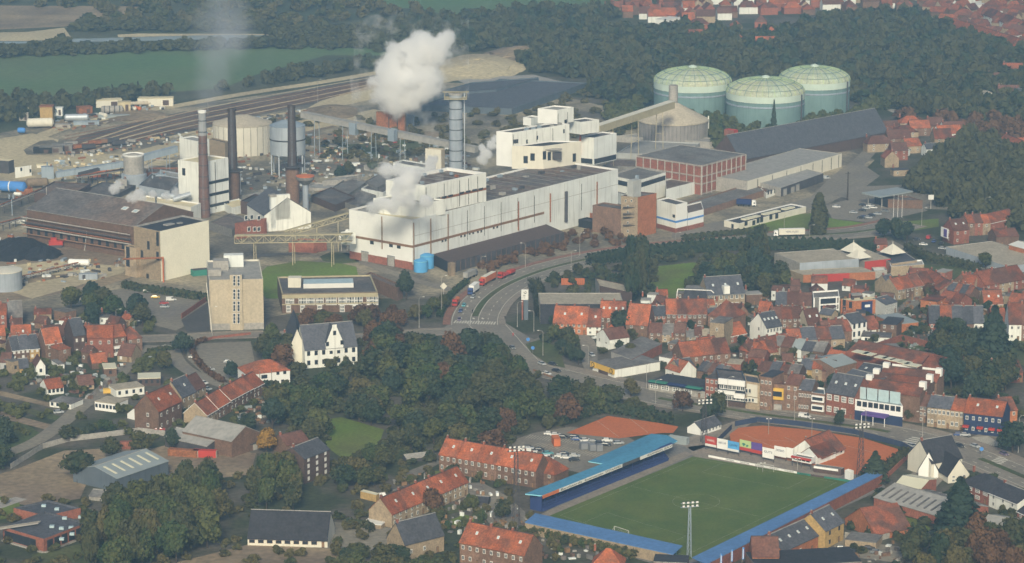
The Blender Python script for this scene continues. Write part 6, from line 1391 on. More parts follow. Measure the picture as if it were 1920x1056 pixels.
house('brown_roofed_house','tan house with a red brown roof at the end of the slate one','house',(1385,800),(1455,765),7,9,5,'brick_tan','tile_brown','gable',base=(905,850),floors=2,nwin=2)
row(2,(1460,975),(1625,880),0,10,4.5,'the lower half of the stepped bright orange terrace',walls=('brick_tan','brick_brown'),roofs=('tile_orange',),base=(1050,960),floors=2,nwin=3,jit=.2,gut='white_clean',side=-1)
row(3,(1630,870),(1865,745),0,10,4.2,'the upper half of the stepped bright orange terrace',walls=('brick_brown',),roofs=('tile_orange',),base=(950,830),floors=2,nwin=3,jit=.2,gut='white_clean')
tile(3,2)
WRH=house('white_red_roofed_house','white house with a clean red hipped roof at the end of the orange terrace','house',(-60,690),(240,658),7,13,4,'white_clean','tile_orange','hip',base=(785,755),floors=2,nwin=0,chim=0,door=False)
for x,z,k in ((-2,3.5,'d'),(4,4.5,'d'),(7,4.5,'d'),(6,.6,'d')):put(k,WRH,(x,0,z),0,1.3 if x>0 else 2.6,1.6)
b=MB()
for x in (-4,1.2):b.beam((x,-.12,0),(x,-.12,7),.2,.2,'concrete_dark')
b.build('downpipes',WRH)
# white manor in the park
MN=house('white_manor','white manor with stepped centre gable and large slate roof in the park','manor',(345,515),(716,484),8,15,9,'white','slate','gable',base=(650,612),floors=2,nwin=7,wk='d',ww=1.4,wh=2.0,chim=0,door=False)
w_,h_,d_,r_=HI[MN.name];x0=w_*((555-345)/371-.5)
b=MB();hw=w_*.165;b.face([(x0-hw,-.35,7),(x0+hw,-.35,7),(x0+hw,-.35,10.5),(x0+1.0,-.35,17.3),(x0+1.0,-.35,18.4),(x0-1.0,-.35,18.4),(x0-1.0,-.35,17.3),(x0-hw,-.35,10.5)],'white');b.prism([(x0-hw,-.3),(x0+hw,-.3),(x0+hw,3),(x0-hw,3)],7,10.3,'white')
b.face([(x0-hw,-.3,10.4),(x0,-.3,17.6),(x0,8,17.6),(x0-hw,4,10.4)],'slate');b.face([(x0+hw,-.3,10.4),(x0,-.3,17.6),(x0,8,17.6),(x0+hw,4,10.4)],'slate');gb=b.build('centre_gable',MN)
for dx,z in ((-3.2,9.2),(3.2,9.4),(0,13.8)):put('d',gb,(x0+dx,-.38,z),0,1.3,1.9)
house('manor_wing','rear wing of the white manor with a white gable and long slate roof','manor',(240,495),(345,492),8,36,8,'cream','slate','cross',base=(620,640),floors=2,nwin=0,chim=0,door=False)
b=MB();b.prism([(-4,-3),(4,-3),(4,3),(-4,3)],0,6,'roof_grey');o=house('grey_lodge','small grey roofed lodge left of the manor wing','lodge',(165,460),(280,470),5,9,3.5,'concrete','roof_grey','gable',base=(520,530))
tile(4,1)
# depot sheds
house('open_barn','lower open fronted barn of two with a tan fibre roof','barn',(1165,165),(1465,232),5.5,14,2.2,'dark_steel','roof_fibre','gable',base=(245,290),chim=0,floors=1,nwin=0,door=False)
house('tall_barn','taller barn of two with tan fibre roof and brick gable','barn',(1290,120),(1640,195),9,16,4,'brick_brown','roof_fibre','gable',base=(245,300),chim=0,floors=1,nwin=0,door=False,gut='roof_fibre')
house('barn_annex','slate lean-to annex at the right gable of the tall barn','barn',(1650,245),(1820,205),4,9,2,'concrete','slate','gable',base=(295,250),chim=0,floors=1,nwin=1)
MS_=house('metal_shed','blue grey metal shed with six bright roof strips','shed',(825,460),(1190,335),8,22,2.8,'sheet_blue_grey','roof_metal','gable',base=(560,420),chim=0,floors=1,nwin=0,door=False)
w_,h_,d_,r_=HI[MS_.name]
for k in range(6):
    b=MB();s0=math.atan2(r_,d_/2);b.box((0,0,0),(1.0,6.5,.12),'skylight_cream');o=b.build('roof_strip',MS_);o.location=(-w_/2+w_*(k+.6)/6.2,5.6,h_+r_*5.6/(d_/2)+.34);o.rotation_euler.x=s0
house('small_shed','small grey shed half hidden by trees below the metal shed','shed',(630,580),(720,590),3.5,7,1.4,'concrete','roof_grey','gable',base=(610,620),chim=0,floors=1,nwin=0)
for i,(u,v,ln,rz,m,lb) in enumerate(((1300,300,12,-.25,'rust','long rusty container under the open barn'),(1450,305,9,-.1,'red_paint','red trough like container right of the open barn'),(905,245,6,.1,'brick_red','small red brown container behind the metal shed'))):
    g=W((u,v));t=thing('container',lb,'container',(g.x,g.y,0),rz);b=MB();b.box((0,0,1.4),(ln,2.6,2.8),m);b.build('body',t);b=MB()
    for k in range(int(ln)):b.box((-ln/2+.5+k,-1.33,1.4),(.25,.08,2.5),m)
    b.build('ribs',t);b=MB();b.box((ln/2+.03,0,1.4),(.08,2.3,2.5),'cream');b.build('door',t)
# school
SC1=block('school_wing','upper wing of the red brick school with flat blue grey roof','school',(330,722),(95,665),(570,665),790,wall='brick_red',wallL='brick_red',roof='slate',rim='slate')
SC2=block('school_wing','lower wing of the red brick school with several roof domes','school',(310,885),(20,800),(610,770),985,wall='brick_red',wallL='brick_red',roof='slate',rim='slate')
SC3=block('school_roof_slab','pale L shaped canopy edge on the lower school wing','school',(270,770),(-60,820),(290,755),None,h=.5,zb=SC2.z+.1,wall='concrete',wallL='concrete',roof='roof_gravel',par=.05)
for u,v in ((310,645),(403,668)):
    b=MB();q=W((u,v),SC1.z)-SC1.o;b.box((q.x,q.y,SC1.z-.2),(1.6,1.4,.8),'glass_pale');b.build('roof_dome',SC1.root)
for u,v in ((570,725),(457,733),(368,792),(435,805),(503,800),(510,845),(437,880)):
    b=MB();q=W((u,v),SC2.z)-SC2.o;b.box((q.x,q.y,SC2.z-.2),(1.6,1.4,.8),'glass_pale');b.build('roof_dome',SC2.root)
grid(SC2,'R',5,(.8,),3,3.4,'d',.05,.9);grid(SC2,'L',5,(.8,),3.4,3.2,'d',.2,.95);band(SC2,'R',0,.5,'concrete','plinth',0,1,.8);band(SC2,'L',0,.5,'concrete','plinth',0,1,.8)
# slate pavilion bottom
tile(4,2)
PV=house('slate_pavilion','long pavilion with a deep purple slate roof and cream front panels','pavilion',(-60,875),(505,892),3.6,16,7.5,'cream','slate_dark','gable',base=(935,945),chim=0,floors=1,nwin=9,wk='b',ww=2.0,wh=1.2,ov=.5)
# tall dark townhouse in trees
TH=house('dark_townhouse','tall dark brick townhouse with white window columns among trees','house',(340,320),(520,250),12,11,3.5,'brick_dark','slate','gable',base=(485,440),floors=4,nwin=3,wk='p',ww=1.2,wh=1.7,door=False)
house('dark_townhouse','low brown roofed house behind the tall dark townhouse','house',(215,225),(375,190),6,10,3,'brick_brown','tile_brown','gable',base=(290,260),floors=1,nwin=2)
# red-roofed estate rows
RW=dict(gut='tile_brown',chim=1)
row(5,(1295,285),(1980,405),0,10,5.0,'the long upper estate terrace before the car park',walls=('brick_brown',),roofs=('tile_orange',),base=(405,530),floors=2,nwin=3,jit=0,skyl=1,wh=1.6,side=-1)
tile(4,3);row(1,(80,395),(300,435),0,10,5.0,'right end house of the upper estate terrace with hipped roof',walls=('brick_brown',),roofs=('tile_orange',),base=(480,510),floors=2,nwin=3,jit=0,kinds=('hip',))
tile(4,2)
row(5,(960,712),(1500,480),0,10,5.0,'the middle estate terrace with small white triangles on its roof',walls=('brick_tan',),roofs=('tile_orange',),base=(815,565),floors=2,nwin=3,jit=0,skyl=1,side=-1)
row(3,(1440,905),(1900,1000),0,11,5.5,'the lower estate terrace at the bottom edge',walls=('brick_brown',),roofs=('tile_orange',),base=(1050,1150),floors=2,nwin=3,jit=0,skyl=1,side=-1)
GS=house('slate_cottage','brick cottage with a grey slate roof and pinkish gable between the terraces','cottage',(1050,925),(1330,855),6,10,6.5,'brick_tan','slate','gable',base=(1040,970),floors=1,nwin=3,side=-1)
house('garage','long white roofed garage at the end of the middle terrace','garage',(752,775),(885,790),3,6,.3,'brick_tan','window_frame','flat',base=(805,815),floors=1,nwin=1,chim=0)
CB2=block('site_cabin','tan box cabin with a bright cream roof in the gardens','cabin',(850,575),(738,548),(872,562),625,wall='brick_yellow',wallL='brick_yellow',roof='skylight_cream',rim='skylight_cream',par=.1)
house('shed','tiny pale garden shed right of the tan box cabin','shed',(878,590),(920,585),2.3,3,1,'white','white_clean','gable',base=(608,604),floors=1,nwin=0,chim=0,door=False)
house('garden_house','dark garden house beside the estate front gardens','shed',(1550,620),(1640,625),2.6,5,1.2,'dark_steel','slate_dark','gable',base=(645,655),floors=1,nwin=0,chim=0,door=False)
house('long_shed','low dark roofed shed behind trees right of the meadow','shed',(1065,320),(1240,300),3,6,.8,'dark_steel','concrete','gable',base=(345,325),floors=1,nwin=0,chim=0,door=False)
tile(4,3)
house('terrace_end','red roofed house end at the bottom left of the stadium','house',(0,1000),(170,960),6,11,4.5,'brick_brown','tile_orange','gable',base=(1090,1050),floors=2,nwin=2)
house('terrace_end','bright red roof top at the bottom edge below the blue stand','house',(560,1080),(780,1090),6,10,5,'brick_brown','tile_orange','hip',floors=2,nwin=2)
house('flat_garage','dark flat roofed garage with pale rim near the stand corner','garage',(1000,1050),(1240,1060),3.5,8,.3,'brick_brown','slate_dark','flat',floors=1,nwin=1,chim=0,gut='concrete')
# warehouses right of the stadium
tile(4,4)
house('striped_warehouse','brick warehouse with a tan roof of many dark rooflight strips','warehouse',(825,590),(1350,745),6.5,22,3.0,'brick_red','roof_fibre','gable',base=(660,800),chim=0,floors=1,nwin=0,door=False)
SW_=bpy.data.objects['striped_warehouse'];w_,h_,d_,r_=HI[SW_.name]
for k in range(10):
    for y,sg in ((4.8,1),(17,-1)):b=MB();b.box((0,0,0),(.9,7,.12),'roof_bitumen');o=b.build('roof_strip',SW_);o.location=(-w_/2+w_*(k+.8)/10.6,y,h_+3.0*(y if sg>0 else 22-y)/11+.34);o.rotation_euler.x=sg*math.atan2(3.0,11)
house('cream_roofed_shed','shed with one bright cream roof square behind the striped warehouse','shed',(975,500),(1160,530),6,14,1.5,'brick_red','skylight_cream','gable',chim=0,floors=1,nwin=0,door=False)
house('striped_warehouse_end','lower right warehouse end with dark strips and a cream patch','warehouse',(1560,810),(1735,840),5,18,2.4,'brick_red','roof_fibre','gable',base=(900,880),chim=0,floors=1,nwin=0,door=False)
house('white_gabled_cottage','white gabled cottage with a steep dark slate roof at the crossroads','cottage',(1140,395),(1280,405),5,16,7,'white_clean','slate_dark','cross',base=(450,455),floors=1,nwin=0,chim=0,door=False)
house('slate_cottage','second steep slate roofed cottage with a timber gable','cottage',(1350,440),(1500,425),5,15,6,'cream','slate_dark','cross',base=(500,470),floors=2,nwin=2,chim=0)
house('slate_cottage','big steep slate roof between the two gabled cottages','cottage',(1230,350),(1450,310),6,14,7,'cream','slate_dark','gable',floors=1,nwin=2)
house('brick_villa','square brick villa with hipped slate roof and white window bands','house',(1425,480),(1640,560),7,13,4,'brick_red','slate_dark','hip',base=(570,650),floors=2,nwin=4,wk='w6',ww=2.4,wh=1.8)
house('brick_villa','white and brick house with dark roof below the square villa','house',(1640,560),(1840,640),7,13,3,'white','slate_dark','gable',base=(650,740),floors=2,nwin=3,gut='white_clean')
house('brick_villa','house at the right edge with brick wall and dark roof','house',(1838,690),(1990,760),7,13,3.5,'brick_red','slate_dark','gable',base=(790,860),floors=2,nwin=3,wk='w6',gut='white_clean')
# brick houses below the right stand
house('plastered_house','tall orange brick side house with cream front and balconies','house',(480,830),(612,765),8,12,5,'brick_yellow','slate','gable',base=(960,890),floors=2,nwin=2,wk='d',skyl=2,side=-1)
house('slate_roofed_house','long slate roofed brick house with four rooflights below the stand','house',(180,975),(430,860),6,12,4.5,'brick_orange','slate','gable',base=(1070,960),floors=1,nwin=3,skyl=4,side=-1)
house('big_gable_house','very large plain orange brown gable house at the stand corner','house',(620,740),(830,850),8,15,6.5,'brick_orange','tile_red','cross',base=(800,880),floors=1,nwin=0,chim=0,door=False)
house('flat_roofed_house','large dark flat roof at the bottom edge below the slate house','house',(0,1090),(740,1050),6,16,.4,'brick_brown','slate_dark','flat',chim=0,floors=1,nwin=0,door=False,gut='concrete_dark')
tile(4,3);house('big_gable_house','plain tan brick gable end at the foot of the right stand','house',(1700,1010),(1890,1010),7,12,5,'brick_orange','tile_brown','gable',floors=1,nwin=0,chim=0,door=False)
tile(4,4);house('annex','grey flat lean-to roof beside the back yard wall','annex',(620,890),(840,915),4,9,.3,'brick_tan','roof_grey','flat',base=(940,960),floors=1,nwin=0,chim=0,door=False)
# ================================================================ small outbuildings filling the yards
full()
def near_any(q,m):return any(x0-m<q.x<x1+m and y0-m<q.y<y1+m for F,x0,x1,y0,y1 in FOOT)
def yards(poly,step,place,seed,density=1.0,big=False):
    g=random.Random(seed);made={}
    LK={'tile_red':'dull red roofed','tile_brown':'brown roofed','roof_grey':'grey roofed','slate':'slate roofed','roof_fibre':'pale roofed','tile_orange':'orange roofed'}
    for q in fillpts(poly,step,.3,seed):
        if g.random()>density:continue
        w,d=g.uniform(4,8)*(1.3 if big else 1),g.uniform(4,7)*(1.3 if big else 1);m=max(w,d)*.5
        if near_any(q,m+.3) or any(abs(P[0].y-q.y)<700 and any((p-q).length<r_+m+1 for p in P) for P,r_ in ROADS):continue
        rf=g.choice(('tile_red','tile_brown','tile_orange','roof_grey','slate','tile_red','tile_brown','roof_fibre'));a=g.choice((.1,.1,1.5,-.5))+g.uniform(-.2,.2);v=Vector((math.cos(a),math.sin(a),0))*w/2;n_=Vector((-v.y,v.x,0)).normalized()*d/2
        o=house('outbuilding',None,'outbuilding',q-v-n_,q+v-n_,g.uniform(2.6,5.2),d,g.uniform(1.5,3),g.choice(('brick_brown','brick_red','white_dirty','brick_tan','brick_dark')),rf,g.choice(('gable','gable','flat')) if rf not in ('roof_grey','roof_fibre') else 'flat',world=True,floors=1,nwin=g.choice((1,2)),chim=g.choice((0,1)),group='outbuildings of '+place)
        made.setdefault(rf,[]).append((q.x/q.y,o))
    for rf,L in made.items():
        for i,(_,o) in enumerate(sorted(L,key=lambda e:e[0])):o['label']=f"{ordn(i)} {LK[rf]} outbuilding from left in {place}"
yards([(1030,600),(1230,560),(1420,560),(1420,720),(1230,700),(1120,650)],11,'the middle town yards',51,.95)
yards([(1420,545),(1700,540),(1700,640),(1600,720),(1420,720)],11,'the centre right town yards',52,.95)
yards([(1700,520),(1920,490),(1920,600),(1760,600)],13,'the right edge town yards',53,.95,True)
yards([(0,590),(260,590),(240,700),(100,720),(0,700)],11,'the left town yards',54,.9)
yards([(1640,250),(1830,244),(1800,300),(1720,330),(1650,330)],15,'the gardens behind the petrol station',55,.9,True)
yards([(1620,455),(1900,500),(1900,530),(1700,530)],16,'the strip right of the leisure hall',57,.3)
fence('garden_wall','old brick garden wall round the rough paddock behind the long hall',[(1625,662),(1690,640),(1806,668),(1806,692)],3,'brick_red','brick_dark',8,.4,'wall') if 'fence' in globals() else None
# ================================================================ rubble and yard clutter nobody could count
full()
def debris(label,polys,n,mats,seed,smin=.5,smax=2.6):
    g=random.Random(seed);b=MB();P=[q for poly in polys for q in fillpts(poly,4,.5,seed)];g.shuffle(P);k=0
    for q in P:
        if k>=n:break
        if near_any(q,1.5) or any(abs(R_[0].y-q.y)<700 and any((p-q).length<w+1.5 for p in R_) for R_,w in ROADS[:12]):continue
        w,d,h=g.uniform(smin,smax)*g.choice((1,1,2.2)),g.uniform(smin,smax),g.uniform(.3,1.5);b.box((q.x,q.y,h/2+.1),(w,d,h),g.choice(mats),g.uniform(0,3));k+=1
    b.build('debris',None,label,'debris',None,'stuff')
WK=('roof_fibre','concrete','rust','white_dirty','sand','dark_steel','pipe_brown','steel')
debris('scattered scrap and rubble in the scrap yard and works',[[(60,228),(180,212),(330,190),(320,205),(200,235),(90,250)],[(0,440),(90,440),(240,480),(230,520),(0,540)],[(90,300),(330,290),(340,350),(240,370),(60,345)],[(390,290),(560,250),(860,260),(900,330),(640,400),(430,390)]],900,WK,61)
debris('loose crates and rubbish on the rail yard edges',[[(100,292),(330,250),(620,196),(640,204),(330,270),(130,300)]],160,WK,62)
debris('pots, tables and small sheds in the town back yards',[[(1030,600),(1420,550),(1700,560),(1900,520),(1900,600),(1620,740),(1230,700)],[(0,600),(260,600),(240,700),(160,760),(0,700)],[(540,760),(500,700),(420,790),(500,800)]],900,('white_dirty','concrete','brick_brown','roof_grey','tile_brown','wood','roof_metal'),63,.5,2.0)
debris('garden clutter between the estate terraces',[[(740,900),(860,870),(1000,980),(1200,1050),(1000,1056),(740,960)],[(1560,1000),(1740,1010),(1700,1056),(1560,1056)]],260,('white_dirty','concrete','brick_brown','wood','roof_grey'),64,.4,1.6)
# ================================================================ football ground
mat('court_net',(.035,.05,.10),.2)
tile(4,3)
def canopy_stand(name,label,top,zr,mroof,mwall,ground_poly=None):pass
# main stand on the left: blue roof, dark blue seats, lettered fascia
zf,zk=6.0,6.9
f0,f1=W((212,578),zf),W((1128,215),zf);k0,k1=W((92,565),zk),W((985,140),zk)
g0=f0.copy();g0.z=0
t=thing('main_stand','main stand with a bright blue roof and white lettered fascia on the left side','grandstand',(g0.x,g0.y,0));o=Vector(t.location)
e1=W((1170,190),zf+.5)
b=MB();mid=W((540,335),zk);m2=W((900,190),zk)
top=[f0,f1,e1,W((1095,150),zk),k1,mid,W((640,352),zf+.9),k0]
b.face([q-o for q in top],'blue_roof');b.face([q-o-Vector((0,0,.4)) for q in top][::-1],'blue_wall')
for i in range(len(top)):p,q=top[i]-o,top[(i+1) % len(top)]-o;b.face([p,q,q-Vector((0,0,.4)),p-Vector((0,0,.4))],'blue_light')
b.build('roof',t)
d=(f1-f0);L=Vector((d.x,d.y,0)).length;u=Vector((d.x,d.y,0)).normalized();n=Vector((u.y,-u.x,0))     # n points to the pitch
rz=math.atan2(u.y,u.x);DD=max(5.0,(f0-k0).dot(n)-.3)
b=MB()
for k in range(9):z0=.8+k*.42;sd=(DD-.6)/9;a=-n*(k*sd+.5);p,q=a,a+u*L*.99;b.prism([(w.x,w.y) for w in (p,q,q-n*sd,p-n*sd)],0,z0,'blue_wall' if k % 2 else 'dark_blue')
b.build('terraces',t)
b=MB();p,q=-n*DD,u*L-n*DD;b.prism([(w.x,w.y) for w in (p,q,q-n*.3,p-n*.3)],0,zf+.2,'blue_wall');b.build('back_wall',t)
b=MB();p,q=Vector((0,0,0)),-n*DD;b.prism([(w.x,w.y) for w in (p,q,q-u*.3,p-u*.3)],0,zf-.2,'blue_wall');b.build('side_wall',t)
b=MB();p,q=n*.1,u*L*.97+n*.1;b.prism([(w.x,w.y) for w in (p,q,q+n*.3,p+n*.3)],0,1.3,'blue_wall');b.build('front_wall',t)
for k in range(12):b=MB();p=u*(L*(k+.5)/12)-n*1.2;b.tube((p.x,p.y,.8),(p.x,p.y,zf-.3),.12,'blue_wall',8);b.build('roof_post',t)
sg=[(0,.12,'orange_paint',''),(.12,.30,'window_frame','Bambaards'),(.30,.46,'window_frame','Bouwmaterialen'),(.46,.60,'window_frame','UITSTALRAMEN'),(.74,.79,'window_frame',''),(.79,.93,'window_frame','BOUWWERKEN'),(.93,1,'window_frame','EAV'),(.60,.74,'dark_steel','')]
def text(parent,s,loc,rz,size,m='black',name='lettering',width=None):
    c=bpy.data.curves.new(name,'FONT');c.body=s;c.size=size;c.align_x='CENTER';c.align_y='CENTER';c.extrude=.01
    o_=bpy.data.objects.new('tmp',c);C.objects.link(o_);dg=bpy.context.evaluated_depsgraph_get();me=bpy.data.meshes.new_from_object(o_.evaluated_get(dg));bpy.data.objects.remove(o_)
    me.materials.clear();me.materials.append(M[m]);x=bpy.data.objects.new(name,me);C.objects.link(x);x.parent=parent;x.location=loc;x.rotation_euler=(math.pi/2,0,rz)
    if width:w0=max(v.co.x for v in me.vertices)-min(v.co.x for v in me.vertices);x.scale=(width/w0,1,1)
    return x
for s0,s1,m,tx in sg:
    b=MB();p,q=u*L*s0+n*.25,u*L*s1+n*.25;b.prism([(w.x,w.y) for w in (p,q,q+n*.12,p+n*.12)],zf-1.15,zf+.1,m);bd=b.build('fascia_board',t)
    if tx:c=(p+q)/2+n*.16;text(bd,tx,(c.x,c.y,zf-.52),rz,1.15,width=L*(s1-s0)*.86)
# bottom-left stand (long low blue roof) and right stand
def low_stand(name,label,A0,A1,B1,B0,z,roof,wall,back=True):
    P=[W(q,z) for q in (A0,A1,B1,B0)];c=sum(P,Vector())/4;t=thing(name,label,'grandstand',(c.x,c.y,0));Q=[p-Vector((c.x,c.y,0)) for p in P]
    b=MB();b.prism([(p.x,p.y) for p in Q],z-.35,z,roof);b.build('roof',t)
    b=MB();I=[Q[0],Q[1],Q[1].lerp(Q[2],.06),Q[0].lerp(Q[3],.06)];b.prism([(p.x,p.y) for p in I],0,z-.35,wall);b.build('back_wall',t)
    for k in range(4):a0,a1=.1+k*.17,.27+k*.17;b=MB();I=[Q[0].lerp(Q[3],a0),Q[1].lerp(Q[2],a0),Q[1].lerp(Q[2],a1),Q[0].lerp(Q[3],a1)];b.prism([(p.x,p.y) for p in I],0,2.2-k*.55,'concrete');b.build('step',t)
    for k in range(14):p=Q[3].lerp(Q[2],(k+.5)/14).lerp(Q[0].lerp(Q[1],(k+.5)/14),.08);b=MB();b.tube((p.x,p.y,0),(p.x,p.y,z-.3),.1,'blue_light',6);b.build('roof_post',t)
    return t
ls=low_stand('standing_stand','low stand with a mid blue roof and tan wall behind the near goal',(92,765),(1140,992),(1205,932),(165,702),4.2,'blue_roof_dark','brick_tan')
tile(4,4)
rs=low_stand('side_stand','long narrow stand with a greyish blue roof along the right touchline',(-360,1060),(885,425),(800,405),(-460,1015),4.6,'blue_roof_dark','brick_red')
tile(4,3)
block('blue_shelter','small flat blue grey shelter at the far end of the main stand','shelter',(1235,175),(1100,155),(1255,165),225,wall='roof_metal',wallL='roof_metal',roof='roof_metal')
# rails and boards round the pitch
def boards(label,p0,p1,h,segs,name='advertising_board',z=0,group='boards round the pitch'):
    a,c=W(p0),W(p1);d=(c-a);rz=math.atan2(d.y,d.x);L=d.length;n=len(segs)
    for i,sgm in enumerate(segs):
        m,tx=sgm[0],sgm[1];w=L/n;ctr=a+d*((i+.5)/n);t=thing(name,label.format(ordn(i))+(f", {sgm[2]}" if len(sgm)>2 else ''),'board',(ctr.x,ctr.y,z),rz,group)
        b=MB();b.box((0,0,h/2+z*0),(w*.985,.12,h),m);bd=b.build('panel',t)
        for s in (-.4,.4):b=MB();b.box((s*w,.2,h*.45),(.1,.3,h*.9),'dark_steel');b.build('post',t)
        if tx:text(t,tx,(0,-.08,h*.52),0,h*.8,sgm[3] if len(sgm)>3 else 'black',width=w*.6)
zoom(1300,790,300/1864)
boards('{} low white board from left behind the far goal',(175,420),(1205,615),.95,[('white_clean','','plain'),('white_clean','DEMERAL','lettered'),('white_clean','SANITER','lettered'),('white_clean','SANITEK','lettered'),('white_clean','IVEC','lettered'),('white_clean','DANNIS','lettered')])
boards('{} low green or dark board from left at the right corner',(1210,620),(1840,715),.9,[('green_paint','BABEL'),('brick_dark',''),('green_paint',''),('green_paint','')],group='green boards at the corner')
# tall hoardings in front of the tennis courts
hd=[(135,270,275,305,175,300,'red_paint','WARMEL','dark red board'),(275,400,300,335,200,330,'white_clean','HAIR CLAIR','white board with faint text'),(400,532,333,362,225,358,'blue_bright','CENTRE','light blue board'),
      (538,672,365,395,252,345,'green_light','','pale green board with a dark leaf mark'),(672,800,395,410,285,375,'purple','','dark purple board'),(803,938,430,440,302,436,'white_clean','GUTS','tall white board'),(940,1078,405,425,320,418,'white_clean','STROOBANTS','white board with small lettering'),(1080,1160,425,440,355,438,'white_clean','','blank white board by the clubhouse')]
for i,(u0,u1,b0,b1,tp,bt,m,tx,lab) in enumerate(hd):
    p,q=W((u0,bt+28)),W((u1,bt+28+(u1-u0)*.2));c=(p+q)/2;d=q-p;rz=math.atan2(d.y,d.x);z1=5.6;z0=1.6
    t=thing('hoarding',f'{lab} in the hoarding row by the tennis courts','board',(c.x,c.y,0),rz,'tall hoardings by the tennis courts');b=MB();b.box((0,0,(z0+z1)/2),(d.length*.99,.15,z1-z0),m);b.build('panel',t)
    for s in (-.45,.45):b=MB();b.box((s*d.length,.2,2.5),(.18,.18,5),'dark_steel');b.build('post',t)
    if i in (0,2):b=MB();b.box((0,-.1,z0+.5),(d.length*.97,.06,.9),'window_frame');b.build('lower_strip',t)
    if i in (3,4):b=MB();b.box((0,-.1,z0+.5),(d.length*.99,.06,1.3),'red_paint');b.build('lower_strip',t)
    if i==3:b=MB();b.face([(-1.6,-.1,4.2),(-.8,-.1,3.2),(.2,-.1,4.0),(-.6,-.1,4.5)],'green_paint');b.face([(.2,-.1,3.4),(.8,-.1,3.0),(1.5,-.1,3.7),(.9,-.1,4.1)],'green_paint');b.build('leaf_mark',t)
    if tx:text(t,tx,(0,-.1,4.0),0,1.2,'window_frame' if i==0 else 'dark_blue',width=d.length*.7)
# clubhouse
CLB=house('tennis_clubhouse','white tennis clubhouse with a big red hipped roof','clubhouse',(1480,420),(1760,300),4.5,14,5.5,'white','tile_red','gable',base=(470,400),floors=1,nwin=4,wk='d',chim=1,door=False,ov=.8)
house('clubhouse_porch','gabled pale front wing of the clubhouse facing the pitch','clubhouse',(1250,375),(1450,420),6,12,3,'white_dirty','tile_red','cross',base=(470,500),floors=1,nwin=0,chim=0,door=False)
BXX=block('commentary_box','white raised box with an orange red awning in front of the clubhouse','box',(1375,440),(1150,395),(1430,405),500,zb=2.2,wall='white_clean',wallL='white_clean',roof='roof_grey')
band(BXX,'L',(BXX.z-BXX.zb)*.62,(BXX.z-BXX.zb)*.98,'red_paint','awning',0,1,.8);grid(BXX,'L',4,((BXX.z-BXX.zb)*.25,),1.5,1.1,'d')
for s in (.02,.5,.98):b=MB();p=BXX.f-BXX.o+BXX.b*s;b.beam((p.x,p.y,-2.2),(p.x,p.y,0),.3,.3,'dark_steel');b.build('post',BXX.root)
ST2=block('dugout_bar','low terrace bar with a grey brown flat roof and white fascia','bar',(1720,560),(1400,515),(1760,540),640,wall='brick_dark',wallL='brick_dark',roof='roof_grey',rim='concrete',par=.1)
band(ST2,'L',ST2.z-.9,ST2.z-.1,'white_clean','fascia',.1,.98,.4)
WBX=block('white_cabin','white cabin with two dark windows at the far corner of the pitch','cabin',(1830,590),(1765,568),(1870,575),690,wall='white_clean',wallL='white_clean',roof='roof_grey')
tile(4,3)
house('gate_cottage','small white long cottage with slate roof by the stadium entrance','cottage',(1340,118),(1480,70),3.2,7,2.6,'white_clean','slate','gable',base=(160,105),floors=1,nwin=6,chim=0,door=False)
# goals
for i,(s,tt) in enumerate(((.03,.5),(.97,.5))):
    a,c=bil(s,tt-.052),bil(s,tt+.052);d=c-a;m_=(a+c)/2;t=thing('goal',['white goal at the near left end of the pitch','white goal at the far end of the pitch'][i],'goal',(m_.x,m_.y,.18),math.atan2(d.y,d.x));b=MB();w=d.length/2
    for x in (-w,w):b.tube((x,0,0),(x,0,2.44),.07,'window_frame',6)
    b.tube((-w,0,2.44),(w,0,2.44),.07,'window_frame',6);b.build('frame',t);b=MB();sg_=1 if i else-1
    for x in (-w,w):b.beam((x,0,2.4),(x,sg_*2,0),.04,.04,'window_frame')
    for k in range(15):x=-w+k*w/7;b.beam((x,0,2.4),(x,sg_*2,0),.02,.02,'window_frame')
    b.build('net',t)
# floodlight masts
def mast(label,top,base,w=1.1,head='row',m='dark_steel'):
    g=W(base);z=zat(top,base);t=thing('floodlight_mast',label,'floodlight mast',(g.x,g.y,0),.25,'floodlight masts');b=MB()
    for sx in (-1,1):
        for sy in (-1,1):b.beam((sx*w,sy*w,0),(sx*w*.45,sy*w*.45,z-2),.16,.16,m)
    n_=int(z/2.4)
    for k in range(n_):
        f0,f1=k/n_,(k+1)/n_;r0,r1=w*(1-.55*f0),w*(1-.55*f1);z0,z1=f0*(z-2),f1*(z-2)
        b.beam((-r0,-r0,z0),(r1,-r1,z1),.1,.1,m);b.beam((r0,-r0,z0),(r0,r0,z0),.1,.1,m);b.beam((-r0,r0,z0),(-r1,-r1,z1),.1,.1,m);b.beam((-r0,-r0,z0),(r0,-r0,z0),.1,.1,m)
    b.build('mast',t);b=MB();b.box((0,0,z-1.6),(6.4,.9,.15),m);b.box((0,0,z-.2),(6.4,.4,.15),m);b.build('platform',t)
    for r_ in range(2):
        for k in range(4):b=MB();b.box((-2.4+k*1.6,-.5,z-1.1+r_*1.2),(.9,.35,.75),'dark_steel');b.box((-2.4+k*1.6,-.7,z-1.1+r_*1.2),(.8,.06,.65),'window_frame');b.build('lamp',t)
    return t
full()
mast('tall dark lattice mast beside the left corner of the main stand',(969,838),(968,985))
mast('lattice mast with a lit double lamp row standing at the near goal corner',(1294,942),(1292,1046),w=.65,m='steel')
mast('floodlight mast among trees near the stadium entrance',(1316,750),(1320,830))
mast('floodlight mast rising at the far right corner of the tennis courts',(1614,795),(1613,896))
